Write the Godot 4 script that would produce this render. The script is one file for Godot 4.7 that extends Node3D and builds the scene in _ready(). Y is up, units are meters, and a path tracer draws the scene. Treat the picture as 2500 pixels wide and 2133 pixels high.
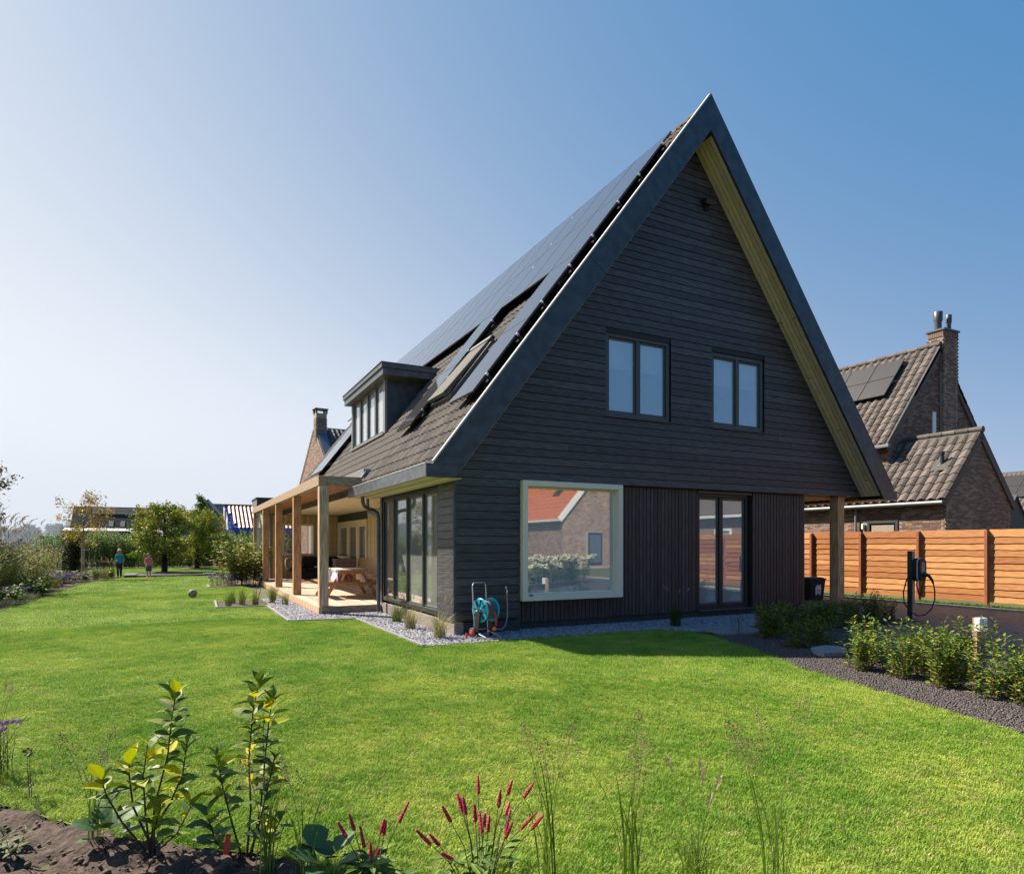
extends Node3D

var R := RandomNumberGenerator.new()
var M := {}
var used := {}
const EYE := Vector3(0, 1.6, 0)
const SUNWARD := Vector3(-0.58, 1.0, -0.80)


# ---------------------------------------------------------------- mesh building
class Mb:
	var v := PackedVector3Array()
	var n := PackedVector3Array()
	var c := PackedColorArray()
	var ix := PackedInt32Array()
	var col := Color.WHITE

	func tri(a: Vector3, b: Vector3, d: Vector3) -> void:
		var nn := (b - a).cross(d - a).normalized()
		var i := v.size()
		for p in [a, b, d]:
			v.append(p)
			n.append(nn)
			c.append(col)
		ix.append_array([i, i + 2, i + 1])

	func quad(a: Vector3, b: Vector3, d: Vector3, e: Vector3) -> void:
		var nn := (d - a).cross(e - b).normalized()
		var i := v.size()
		for p in [a, b, d, e]:
			v.append(p)
			n.append(nn)
			c.append(col)
		ix.append_array([i, i + 2, i + 1, i, i + 3, i + 2])

	func quado(a: Vector3, b: Vector3, d: Vector3, e: Vector3, o: Vector3) -> void:
		if (d - a).cross(e - b).dot((a + b + d + e) * 0.25 - o) < 0.0:
			quad(e, d, b, a)
		else:
			quad(a, b, d, e)

	func hexa(p: Array) -> void:   # bottom loop 0-3, top loop 4-7
		var o := Vector3.ZERO
		for q in p:
			o += q
		o /= 8.0
		quado(p[0], p[1], p[2], p[3], o)
		quado(p[4], p[5], p[6], p[7], o)
		for i in 4:
			var j := (i + 1) % 4
			quado(p[i], p[j], p[j + 4], p[i + 4], o)

	func box(o: Vector3, s: Vector3, bas := Basis(), bev := 0.0) -> void:
		var h := s * 0.5
		if bev <= 0.0:
			var p := []
			for y in [-1, 1]:
				for q in [[-1, -1], [1, -1], [1, 1], [-1, 1]]:
					p.append(o + bas * Vector3(h.x * q[0], h.y * y, h.z * q[1]))
			hexa(p)
			return
		var g := h - Vector3(bev, bev, bev)
		var px := func(x: int, y: int, z: int) -> Vector3: return o + bas * Vector3(h.x * x, g.y * y, g.z * z)
		var py := func(x: int, y: int, z: int) -> Vector3: return o + bas * Vector3(g.x * x, h.y * y, g.z * z)
		var pz := func(x: int, y: int, z: int) -> Vector3: return o + bas * Vector3(g.x * x, g.y * y, h.z * z)
		for s1 in [-1, 1]:
			quado(px.call(s1, -1, -1), px.call(s1, 1, -1), px.call(s1, 1, 1), px.call(s1, -1, 1), o)
			quado(py.call(-1, s1, -1), py.call(1, s1, -1), py.call(1, s1, 1), py.call(-1, s1, 1), o)
			quado(pz.call(-1, -1, s1), pz.call(1, -1, s1), pz.call(1, 1, s1), pz.call(-1, 1, s1), o)
			for s2 in [-1, 1]:
				quado(px.call(s1, s2, -1), px.call(s1, s2, 1), py.call(s1, s2, 1), py.call(s1, s2, -1), o)
				quado(px.call(s1, -1, s2), px.call(s1, 1, s2), pz.call(s1, 1, s2), pz.call(s1, -1, s2), o)
				quado(py.call(-1, s1, s2), py.call(1, s1, s2), pz.call(1, s1, s2), pz.call(-1, s1, s2), o)
				for s3 in [-1, 1]:
					var a: Vector3 = px.call(s1, s2, s3)
					var b: Vector3 = py.call(s1, s2, s3)
					var d: Vector3 = pz.call(s1, s2, s3)
					if (b - a).cross(d - a).dot((a + b + d) / 3.0 - o) < 0.0:
						tri(a, d, b)
					else:
						tri(a, b, d)

	func bar(a: Vector3, b: Vector3, w: float, t: float, side := Vector3.UP, bev := 0.0) -> void:   # a beam from a to b: w across, t along side
		var z := (b - a).normalized()
		var x := side.cross(z).normalized()
		var y := z.cross(x)
		box((a + b) * 0.5, Vector3(w, t, a.distance_to(b)), Basis(x, y, z), bev)

	func smooth(rows: Array, close: bool, sgn := 1.0) -> void:   # rows of [points, normals]
		var w: int = rows[0][0].size()
		var i0 := v.size()
		for r in rows:
			for k in w:
				v.append(r[0][k])
				n.append(r[1][k] * sgn)
				c.append(col)
		for j in rows.size() - 1:
			for k in (w if close else w - 1):
				var a := i0 + j * w + k
				var b := i0 + j * w + (k + 1) % w
				ix.append_array([a, b + w, b, a, a + w, b + w])

	func tube(pts: Array, rad, sides := 8, cap := true) -> void:
		var rows := []
		var up := Vector3.UP
		var x := Vector3.ZERO
		for i in pts.size():
			var z: Vector3 = (pts[mini(i + 1, pts.size() - 1)] - pts[maxi(i - 1, 0)]).normalized()
			if x == Vector3.ZERO:
				x = (up if absf(z.y) < 0.9 else Vector3.RIGHT).cross(z).normalized()
			else:
				x = (x - z * x.dot(z)).normalized()
			var y := z.cross(x)
			var r: float = rad[i] if rad is Array else rad
			var p := []
			var m := []
			for k in sides:
				var a := TAU * k / sides
				var d := x * cos(a) + y * sin(a)
				p.append(pts[i] + d * r)
				m.append(d)
			rows.append([p, m])
		smooth(rows, true)
		if cap:
			for e in [0, rows.size() - 1]:
				var p: Array = rows[e][0]
				for k in sides:
					if e == 0:
						tri(pts[0], p[(k + 1) % sides], p[k])
					else:
						tri(pts[e], p[k], p[(k + 1) % sides])

	func lathe(prof: Array, sides := 16, xf := Transform3D()) -> void:   # prof: Vector2(radius, height) from below
		var rows := []
		for i in prof.size():
			var d: Vector2 = prof[mini(i + 1, prof.size() - 1)] - prof[maxi(i - 1, 0)]
			var p := []
			var m := []
			for k in sides:
				var a := TAU * k / sides
				p.append(xf * Vector3(cos(a) * prof[i].x, prof[i].y, -sin(a) * prof[i].x))
				m.append((xf.basis * Vector3(cos(a) * d.y, -d.x, -sin(a) * d.y)).normalized())
			rows.append([p, m])
		smooth(rows, true)

	func prism(poly: PackedVector2Array, d: float, xf := Transform3D()) -> void:   # outline in xy, extruded along z from 0 to d
		var t := Geometry2D.triangulate_polygon(poly)
		if Geometry2D.is_polygon_clockwise(poly):
			poly.reverse()
			t = Geometry2D.triangulate_polygon(poly)
		for i in range(0, t.size(), 3):
			var q := [poly[t[i]], poly[t[i + 1]], poly[t[i + 2]]]
			if (q[1] - q[0]).cross(q[2] - q[0]) < 0:
				q = [q[0], q[2], q[1]]
			tri(xf * Vector3(q[0].x, q[0].y, d), xf * Vector3(q[1].x, q[1].y, d), xf * Vector3(q[2].x, q[2].y, d))
			tri(xf * Vector3(q[0].x, q[0].y, 0), xf * Vector3(q[2].x, q[2].y, 0), xf * Vector3(q[1].x, q[1].y, 0))
		for i in poly.size():
			var a := poly[i]
			var b := poly[(i + 1) % poly.size()]
			quad(xf * Vector3(a.x, a.y, 0), xf * Vector3(b.x, b.y, 0), xf * Vector3(b.x, b.y, d), xf * Vector3(a.x, a.y, d))

	func ribbon(pts: Array, wid: Array, side: Vector3) -> void:   # a blade of grass or a strap
		for i in pts.size() - 1:
			var a: Vector3 = side * wid[i] * 0.5
			var b: Vector3 = side * wid[i + 1] * 0.5
			if wid[i + 1] < 0.0006:
				tri(pts[i] - a, pts[i] + a, pts[i + 1])
			else:
				quad(pts[i] - a, pts[i] + a, pts[i + 1] + b, pts[i + 1] - b)

	func ball(o: Vector3, s: Vector3, sides := 10, rings := 7, bas := Basis()) -> void:
		var prof := []
		for i in rings + 1:
			var a := PI * i / rings - PI / 2
			prof.append(Vector2(maxf(cos(a), 0.001), sin(a)))
		lathe(prof, sides, Transform3D(bas * Basis.from_scale(s), o))

	func mesh() -> ArrayMesh:
		var a := []
		a.resize(Mesh.ARRAY_MAX)
		a[Mesh.ARRAY_VERTEX] = v
		a[Mesh.ARRAY_NORMAL] = n
		a[Mesh.ARRAY_COLOR] = c
		a[Mesh.ARRAY_INDEX] = ix
		var m := ArrayMesh.new()
		m.add_surface_from_arrays(Mesh.PRIMITIVE_TRIANGLES, a)
		return m


# ---------------------------------------------------------------- scene tree helpers
func numbered(called: String) -> String:
	used[called] = used.get(called, -1) + 1
	return called if used[called] == 0 else "%s_%03d" % [called, used[called]]


func hang(o: Node3D, called: String, parent: Node) -> void:
	if parent == null:
		o.name = numbered(called)
		add_child(o, true)
		return
	var k: Dictionary = parent.get_meta("kids") if parent.has_meta("kids") else {}
	k[called] = k.get(called, -1) + 1
	parent.set_meta("kids", k)
	o.name = called if k[called] == 0 else "%s_%03d" % [called, k[called]]
	parent.add_child(o, true)


func obj(called: String, m, mat: Material, parent: Node = null, xf := Transform3D()) -> MeshInstance3D:
	var o := MeshInstance3D.new()
	o.mesh = m.mesh() if m is Mb else m
	o.material_override = mat
	o.transform = xf
	hang(o, called, parent)
	return o


func tag(o: Node, label: String, category: String, group := "") -> Node:
	o.set_meta("label", label)
	o.set_meta("category", category)
	if group:
		o.set_meta("group", group)
	return o


func thing(called: String, label: String, category: String, at := Vector3.ZERO, turn := 0.0, group := "") -> Node3D:
	var o := Node3D.new()
	o.position = at
	o.rotation.y = turn
	hang(o, called, null)
	tag(o, label, category, group)
	return o


func struct(called: String, m, mat: Material) -> MeshInstance3D:
	var o := obj(called, m, mat)
	o.set_meta("kind", "structure")
	return o


func stuff(o: Node) -> Node:
	o.set_meta("kind", "stuff")
	return o


func dup(o: Node3D, at: Vector3, turn: float, size := 1.0, label := "") -> Node3D:
	var c: Node3D = o.duplicate()
	c.name = numbered(str(o.name).rstrip("0123456789").trim_suffix("_"))
	add_child(c, true)
	c.transform = Transform3D(Basis(Vector3.UP, turn).scaled(Vector3(size, size, size)), at)
	if label:
		c.set_meta("label", label)
	return c


func copies(called: String, m, mat: Material, xs: Array, cols: Array, parent: Node = null) -> MultiMeshInstance3D:
	var mm := MultiMesh.new()
	mm.transform_format = MultiMesh.TRANSFORM_3D
	mm.use_colors = not cols.is_empty()
	mm.mesh = m.mesh() if m is Mb else m
	mm.instance_count = xs.size()
	for i in xs.size():
		mm.set_instance_transform(i, xs[i])
		if not cols.is_empty():
			mm.set_instance_color(i, cols[i % cols.size()])
	var o := MultiMeshInstance3D.new()
	o.multimesh = mm
	o.material_override = mat
	hang(o, called, parent)
	o.set_meta("kind", "stuff")
	return o


func nearest(xs: Array, most: int, base := Transform3D()) -> Array:   # [nearest to the eye, the rest]
	xs.sort_custom(func(a, b): return (base * a.origin).distance_squared_to(EYE) < (base * b.origin).distance_squared_to(EYE))
	return [xs.slice(0, most), xs.slice(most)]


func pieces(called: String, many: String, m, mats: Array, xs: Array, most: int, parent: Node, cols := []) -> void:   # parts one by one, the rest as one
	var got := nearest(xs, most)
	var me: Mesh = m.mesh() if m is Mb else m
	for x in got[0]:
		obj(called, me, mats[R.randi() % mats.size()], parent, x)
	if got[1].size():
		copies(many, me, mats[0], got[1], cols, parent)


# ---------------------------------------------------------------- materials
func lin(r: float, g: float, b: float) -> Color:
	return Color(r, g, b).linear_to_srgb()


func noise(freq: float, lo: Color, hi: Color, octaves := 4, sd := 1, mid := 0.5, size := 512) -> NoiseTexture2D:
	var f := FastNoiseLite.new()
	f.seed = sd
	f.frequency = freq
	f.fractal_octaves = octaves
	var g := Gradient.new()
	g.offsets = PackedFloat32Array([0.1, mid, 0.9])
	g.colors = PackedColorArray([lo, lo.lerp(hi, 0.5), hi])
	var t := NoiseTexture2D.new()
	t.width = size
	t.height = size
	t.seamless = true
	t.noise = f
	t.color_ramp = g
	return t


func bumps(freq: float, strength: float, sd := 1, octaves := 4) -> NoiseTexture2D:
	var f := FastNoiseLite.new()
	f.seed = sd
	f.frequency = freq
	f.fractal_octaves = octaves
	var t := NoiseTexture2D.new()
	t.width = 512
	t.height = 512
	t.seamless = true
	t.noise = f
	t.as_normal_map = true
	t.bump_strength = strength
	return t


func mat(key: String, c: Color, rough := 0.7, tex: Texture2D = null, scale := Vector3.ONE, nrm: Texture2D = null, depth := 0.5) -> StandardMaterial3D:
	var m := StandardMaterial3D.new()
	m.resource_name = key
	m.albedo_color = c
	m.roughness = rough
	if tex or nrm:
		m.uv1_triplanar = true
		m.uv1_world_triplanar = true
		m.uv1_scale = scale
	m.albedo_texture = tex
	if nrm:
		m.normal_enabled = true
		m.normal_texture = nrm
		m.normal_scale = depth
	M[key] = m
	return m


func leafy(key: String, c: Color, thru: Color, rough := 0.5) -> StandardMaterial3D:
	var m := mat(key, c, rough)
	m.vertex_color_use_as_albedo = true
	m.backlight_enabled = true
	m.backlight = thru
	m.cull_mode = BaseMaterial3D.CULL_DISABLED
	m.metallic_specular = 0.3
	return m


func glass(key: String, tint: Color, a: float, metal := 0.0) -> StandardMaterial3D:
	var m := mat(key, Color(tint, a), 0.02)
	m.transparency = BaseMaterial3D.TRANSPARENCY_ALPHA
	m.metallic_specular = 0.9
	m.metallic = metal
	return m


func make_materials() -> void:
	var W := Color.WHITE
	var grain := noise(0.02, Color(0.80, 0.78, 0.76), W, 5, 3)
	var grain2 := noise(0.014, Color(0.70, 0.66, 0.62), Color(1, 1, 1), 5, 7)
	var knots := noise(0.03, Color(0.60, 0.52, 0.46), W, 5, 11, 0.3)
	var mottle := noise(0.02, Color(0.72, 0.72, 0.72), W, 5, 5)
	var gr := bumps(0.03, 3.0, 3)
	var rough_n := bumps(0.05, 5.0, 9)
	for i in 4:   # stained black boards; the grain runs along x on the gable
		var t: float = [1.0, 0.78, 1.22, 0.9][i]
		mat("black%d" % i, lin(0.075 * t, 0.080 * t, 0.095 * t), 0.5, grain2, Vector3(0.35, 3.1, 1.7), gr, 0.5).uv1_offset = Vector3(i * 0.31, i * 0.17, 0)
		mat("slat%d" % i, lin(0.062 * t, 0.056 * t, 0.062 * t), 0.55, grain2, Vector3(3.3, 0.3, 1.7), gr, 0.4).uv1_offset = Vector3(i * 0.31, i * 0.17, 0)
		mat("side%d" % i, lin(0.075 * t, 0.08 * t, 0.095 * t), 0.42, grain2, Vector3(1.7, 3.1, 0.35), gr, 0.6).uv1_offset = Vector3(i * 0.31, i * 0.17, 0)
		mat("fence%d" % i, lin(0.54 * t, [0.25, 0.20, 0.27, 0.225][i] * t, [0.08, 0.05, 0.095, 0.06][i] * t), 0.6, knots, Vector3(2.0, 4.2, 0.16), gr, 0.4).uv1_offset = Vector3(0, i * 0.23, i * 0.37)
		mat("soffit%d" % i, lin(0.80 * t, 0.67 * t, 0.40 * t), 0.6, grain, Vector3(0.4, 0.6, 3.0), gr, 0.2)
		mat("plank%d" % i, lin(0.68 * t, 0.53 * t, 0.28 * t), 0.6, grain, Vector3(3.0, 0.3, 3.0), gr, 0.2).uv1_offset = Vector3(i * 0.3, 0, 0)
		mat("deck%d" % i, lin(0.55 * t, 0.41 * t, 0.33 * t), 0.65, grain, Vector3(0.5, 2.0, 4.0), gr, 0.3).uv1_offset = Vector3(i * 0.3, 0, i * 0.2)
		mat("brown_tile%d" % i, lin(0.15 * t, 0.137 * t, 0.132 * t), 0.8, mottle, Vector3(1.6, 1.6, 1.6)).metallic_specular = 0.2
		mat("grey_tile%d" % i, lin(0.165 * t, 0.14 * t, 0.128 * t), 0.75, mottle, Vector3(1.6, 1.6, 1.6)).metallic_specular = 0.25
		mat("slate_tile%d" % i, lin(0.036 * t, 0.045 * t, 0.062 * t), 0.4, mottle, Vector3(1.6, 1.6, 1.6))
		mat("red_tile%d" % i, lin(0.2 * t, 0.045 * t, 0.03 * t), 0.45, mottle, Vector3(1, 1, 1))
		mat("orange_tile%d" % i, lin(0.52 * t, 0.13 * t, 0.04 * t), 0.5, mottle, Vector3(1, 1, 1))
		mat("paver%d" % i, lin(0.085 * t, 0.088 * t, 0.105 * t), 0.55, mottle, Vector3(2, 2, 2))
	var bt := [lin(0.30, 0.19, 0.15), lin(0.22, 0.125, 0.10), lin(0.38, 0.265, 0.21), lin(0.16, 0.10, 0.085)]
	for i in 4:
		mat("brick%d" % i, bt[i], 0.85, mottle, Vector3(3, 3, 3))
	var bricks := mat("bricks", W, 0.85, mottle, Vector3(3, 3, 3))
	bricks.vertex_color_use_as_albedo = true
	mat("mortar", lin(0.44, 0.39, 0.34), 0.9, mottle, Vector3(2, 2, 2))
	mat("dark_mortar", lin(0.17, 0.14, 0.125), 0.9, mottle, Vector3(2, 2, 2))
	mat("barge", lin(0.055, 0.07, 0.095), 0.4, mottle, Vector3(0.3, 0.3, 0.3))
	mat("fascia", lin(0.10, 0.112, 0.135), 0.4, mottle, Vector3(0.4, 0.4, 0.4))
	mat("zinc", lin(0.20, 0.205, 0.22), 0.5).metallic = 0.3
	mat("trim", lin(0.45, 0.45, 0.45), 0.5)
	mat("frame", lin(0.055, 0.066, 0.068), 0.4)
	mat("frame_dark", lin(0.016, 0.019, 0.022), 0.45)
	mat("black", lin(0.008, 0.008, 0.009), 0.5)
	mat("rubber", lin(0.013, 0.013, 0.014), 0.55)
	mat("pale_frame", lin(0.78, 0.70, 0.57), 0.5)
	mat("cream_frame", lin(0.74, 0.62, 0.43), 0.5)
	mat("white", lin(0.78, 0.78, 0.78), 0.5)
	mat("plinth", lin(0.30, 0.26, 0.24), 0.85, mottle, Vector3(1.5, 1.5, 1.5), rough_n, 0.4)
	mat("plinth_dark", lin(0.05, 0.052, 0.06), 0.8, mottle, Vector3(1.5, 1.5, 1.5))
	mat("slab", lin(0.30, 0.31, 0.33), 0.8, mottle, Vector3(2, 2, 2), rough_n, 0.4)
	mat("terracotta", lin(0.25, 0.12, 0.085), 0.8, mottle, Vector3(2, 2, 2))
	mat("membrane", lin(0.05, 0.05, 0.055), 0.8)
	mat("panel", lin(0.045, 0.046, 0.052), 0.06).metallic_specular = 1.0
	mat("panel_matt", lin(0.024, 0.022, 0.024), 0.35)
	mat("panel_edge", lin(0.012, 0.012, 0.013), 0.35)
	mat("lead", lin(0.07, 0.10, 0.15), 0.45)
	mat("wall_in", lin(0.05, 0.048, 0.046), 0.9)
	mat("ceiling", lin(0.86, 0.76, 0.58), 0.8)
	mat("blind", lin(0.26, 0.28, 0.29), 0.9)
	mat("white_blind", lin(0.85, 0.86, 0.84), 0.9)
	mat("screen_cloth", lin(0.085, 0.08, 0.075), 0.9)
	mat("beam", lin(0.44, 0.32, 0.22), 0.65, knots, Vector3(1.5, 1.5, 0.35), gr, 0.3)
	mat("beam_grey", lin(0.40, 0.31, 0.235), 0.65, grain2, Vector3(0.5, 3.0, 0.5), gr, 0.3)
	mat("post_pale", lin(0.70, 0.50, 0.36), 0.6, grain2, Vector3(2.2, 0.25, 2.2), gr, 0.3)
	mat("post_red", lin(0.60, 0.33, 0.17), 0.6, grain2, Vector3(2.2, 0.3, 2.2), gr, 0.3)
	mat("fence_post", lin(0.33, 0.115, 0.06), 0.6, grain, Vector3(3, 0.3, 3))
	mat("porch_post", lin(0.66, 0.42, 0.22), 0.6, grain2, Vector3(2.2, 0.3, 2.2), gr, 0.3)
	mat("roof_wood", lin(0.50, 0.23, 0.10), 0.6, grain2, Vector3(0.4, 2, 3), gr, 0.3)
	mat("table_wood", lin(0.56, 0.33, 0.15), 0.5, grain2, Vector3(1.5, 1.5, 1.5), gr, 0.3)
	mat("steel", lin(0.55, 0.56, 0.58), 0.3).metallic = 0.8
	mat("teal_plastic", lin(0.02, 0.36, 0.52), 0.35)
	mat("hose", lin(0.15, 0.115, 0.11), 0.5)
	mat("red_plastic", lin(0.55, 0.03, 0.03), 0.4)
	mat("orange_plastic", lin(0.6, 0.14, 0.06), 0.4)
	mat("grey_plastic", lin(0.25, 0.27, 0.29), 0.45)
	mat("white_plastic", lin(0.72, 0.74, 0.76), 0.4)
	mat("dark_green", lin(0.030, 0.048, 0.036), 0.5)
	mat("soil", lin(0.092, 0.066, 0.054), 0.95, noise(0.03, Color(0.55, 0.5, 0.48), W, 5, 21), Vector3(1.2, 1.2, 1.2), rough_n, 1.0)
	mat("field", lin(0.09, 0.10, 0.035), 0.95, mottle, Vector3(0.2, 0.2, 0.2))
	mat("lawn", lin(0.17, 0.26, 0.04), 0.9, noise(0.03, Color(0.6, 0.66, 0.5), W, 5, 31), Vector3(0.6, 0.6, 0.6), rough_n, 0.6)
	mat("gravel_bed", lin(0.16, 0.16, 0.19), 0.9, mottle, Vector3(4, 4, 4), rough_n, 1.0)
	mat("lava_bed", lin(0.055, 0.048, 0.048), 0.95, mottle, Vector3(4, 4, 4), rough_n, 1.0)
	mat("driveway", lin(0.05, 0.05, 0.058), 0.8, mottle, Vector3(1, 1, 1))
	mat("kerb", lin(0.50, 0.46, 0.42), 0.8, mottle, Vector3(2, 2, 2))
	mat("wicker", lin(0.045, 0.032, 0.027), 0.6, noise(0.09, Color(0.4, 0.4, 0.4), W, 2, 41), Vector3(5, 9, 5))
	mat("cushion", lin(0.018, 0.018, 0.02), 0.9)
	mat("cream_shell", lin(0.66, 0.51, 0.33), 0.6)
	mat("crate", lin(0.33, 0.21, 0.17), 0.7, grain, Vector3(1, 3, 3))
	mat("bark", lin(0.085, 0.065, 0.05), 0.95, noise(0.04, Color(0.5, 0.48, 0.45), W, 4, 51), Vector3(3, 1, 3), rough_n, 0.8)
	mat("twig", lin(0.085, 0.05, 0.035), 0.8)
	mat("cane", lin(0.045, 0.028, 0.028), 0.6)
	mat("stake", lin(0.42, 0.29, 0.19), 0.7, grain, Vector3(2, 0.4, 2))
	mat("stem_green", lin(0.12, 0.16, 0.03), 0.7)
	for pair in [["pebble", 0.6], ["lava", 0.85], ["clod", 0.95]]:
		var m := mat(pair[0], W, pair[1])
		m.vertex_color_use_as_albedo = true
	leafy("grass", W, lin(0.32, 0.38, 0.06), 0.7)
	leafy("leaf", W, lin(0.26, 0.32, 0.04), 0.55)
	leafy("petal", W, lin(0.10, 0.04, 0.06), 0.6)
	leafy("straw", W, lin(0.12, 0.10, 0.05), 0.7)
	glass("pane", Color(0.93, 0.96, 0.95), 0.0, 0.12)
	glass("mirror_pane", Color(0.90, 0.93, 0.95), 0.0, 0.5)
	glass("screen_pane", Color(0.80, 0.88, 0.88), 0.10)
	mat("skin", lin(0.50, 0.28, 0.19), 0.6)
	mat("hair_fair", lin(0.33, 0.21, 0.11), 0.7)
	mat("hair_dark", lin(0.10, 0.055, 0.035), 0.7)
	mat("teal_shirt", lin(0.01, 0.25, 0.33), 0.9)
	mat("pink_shirt", lin(0.62, 0.13, 0.20), 0.9)
	mat("navy", lin(0.016, 0.02, 0.04), 0.9)
	mat("denim", lin(0.055, 0.075, 0.12), 0.9)


# ---------------------------------------------------------------- sky: air whitened towards the horizon and towards the sun
func make_sky() -> Image:
	var w := 512
	var h := 256
	var d := PackedFloat32Array()
	d.resize(w * h * 3)
	var s := SUNWARD.normalized()
	var i := 0
	for y in h:
		var el := (0.5 - (y + 0.5) / h) * PI
		for x in w:
			var az := (x + 0.5) / w * TAU
			var p := Vector3(sin(az) * cos(el), sin(el), -cos(az) * cos(el))
			var up := maxf(p.y, 0.0)
			var g := p.angle_to(s)
			var haze := SKY[0] * exp(-up * SKY[1]) + SKY[2] * exp(-g * SKY[3]) + SKY[4] * exp(-up * SKY[5]) * exp(-g * SKY[6])
			var blue := Color(0.003, 0.20, 0.50)
			var k := 1.0 - exp(-haze)
			var c := blue.lerp(Color(1.017, 1.037, 1.067) * (1.0 + 4.0 * exp(-14.0 * g)), k)
			if p.y < 0.0:
				c = Color(0.20, 0.21, 0.15)
			d[i] = c.r * SKYLIGHT
			d[i + 1] = c.g * SKYLIGHT
			d[i + 2] = c.b * SKYLIGHT
			i += 3
	return Image.create_from_data(w, h, false, Image.FORMAT_RGBF, d.to_byte_array())


const SKY := [0.258, 8.94, 0.887, 2.857, 23.8, 5.09, 2.2565]
const SKYLIGHT := 1.0 / 2.4


func _ready() -> void:
	R.seed = 20240917
	var cam := Camera3D.new()
	cam.name = "camera"
	cam.projection = Camera3D.PROJECTION_FRUSTUM
	cam.near = 0.1
	cam.far = 3000.0
	cam.size = 0.1 * 2133.0 / 1582.0
	cam.frustum_offset = Vector2(0.0, 0.1 * 262.5 / 1582.0)
	cam.position = EYE
	cam.rotation_degrees.y = -27.1
	add_child(cam)
	cam.current = true
	var env := Environment.new()
	env.background_mode = Environment.BG_SKY
	var sky := Sky.new()
	var pan := PanoramaSkyMaterial.new()
	pan.panorama = ImageTexture.create_from_image(make_sky())
	sky.sky_material = pan
	env.sky = sky
	env.tonemap_mode = Environment.TONE_MAPPER_LINEAR
	env.tonemap_exposure = 2.4
	env.volumetric_fog_enabled = true
	env.volumetric_fog_density = 0.0
	env.sdfgi_enabled = true
	env.ssao_enabled = true
	env.ssil_enabled = true
	var we := WorldEnvironment.new()
	we.name = "world"
	we.environment = env
	add_child(we)
	var sun := DirectionalLight3D.new()
	sun.name = "sun"
	sun.light_color = Color(1.0, 0.94, 0.85)
	sun.light_energy = 1.6
	sun.light_angular_distance = 0.5
	sun.shadow_enabled = true
	add_child(sun)
	sun.look_at_from_position(Vector3.ZERO, -SUNWARD)
	make_materials()
	build_ground()
	build_house()
	build_neighbours()
	build_fence()
	build_veranda_things()
	build_yard_things()
	build_people()
	build_plants()


# ---------------------------------------------------------------- ground
func V2(a: Array) -> PackedVector2Array:
	var p := PackedVector2Array()
	for i in range(0, a.size(), 2):
		p.append(Vector2(a[i], a[i + 1]))
	return p


func sheet(poly: PackedVector2Array, y: float) -> Mb:   # a flat sheet over an outline in x, z
	var m := Mb.new()
	var t := Geometry2D.triangulate_polygon(poly)
	for i in range(0, t.size(), 3):
		var a := Vector3(poly[t[i]].x, y, poly[t[i]].y)
		var b := Vector3(poly[t[i + 1]].x, y, poly[t[i + 1]].y)
		var d := Vector3(poly[t[i + 2]].x, y, poly[t[i + 2]].y)
		if (b - a).cross(d - a).y < 0:
			m.tri(a, d, b)
		else:
			m.tri(a, b, d)
	return m


var lawn_edge := V2([-0.98, -4.98, -0.57, -4.46, -0.42, -4.24, 0.05, -3.82, 0.34, -3.6, 0.64, -3.21, 0.9, -2.75, 1.2, -2.3, 1.9, -1.6, 3.2, -0.6, 4.6, 0.4, 5.8, 0.6, 6.2, -0.8, 6.3, -2.88, 6.55, -3.7, 6.75, -4.42, 7.05, -5.53, 7.4, -6.3, 7.75, -7.1, 7.98, -7.8, 8.25, -8.5, 8.30, -9.1, 7.94, -9.55, 6.5, -9.62, 5.2, -9.63, 4.1, -9.60, 3.40, -9.62, 3.33, -13.80, 2.0, -14.04, 1.98, -17.75, 0.80, -17.80, 0.86, -19.95, 2.1, -20.0, 2.2, -26.45, 0.95, -26.5, 0.92, -27.9, 1.6, -29.5, 1.9, -33.0, 1.8, -36.2, -0.4, -36.4, -2.6, -36.2, -3.2, -33.5, -3.57, -31.4, -3.66, -27.5, -3.72, -23.6, -3.83, -19.3, -4.3, -15.0, -4.2, -11.5, -3.2, -8.2, -1.9, -6.1])
var far_lawn := V2([-2.9, -37.0, 2.4, -37.2, 4.0, -40.0, 4.5, -50.0, -4.5, -50.0, -3.6, -42.0])
var slate_strip := V2([3.41, -9.63, 4.1, -9.61, 5.2, -9.64, 6.5, -9.63, 7.94, -9.56, 8.30, -9.11, 8.6, -8.7, 9.6, -9.0, 10.9, -9.4, 11.8, -10.8, 4.2, -10.8, 4.2, -15.1, 2.75, -15.1, 2.75, -20.0, 2.1, -20.2, 1.99, -14.05, 3.34, -13.81])
var lava := V2([6.22, -0.8, 6.32, -2.88, 6.57, -3.7, 6.77, -4.42, 7.07, -5.53, 7.42, -6.3, 7.77, -7.1, 8.0, -7.8, 8.27, -8.5, 8.6, -8.68, 9.6, -8.98, 10.9, -9.38, 11.8, -10.5, 13.4, -10.4, 13.7, -8.2, 10.4, -7.6, 9.1, -5.4, 8.4, -2.0, 8.2, 0.4, 6.3, 0.6])


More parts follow.
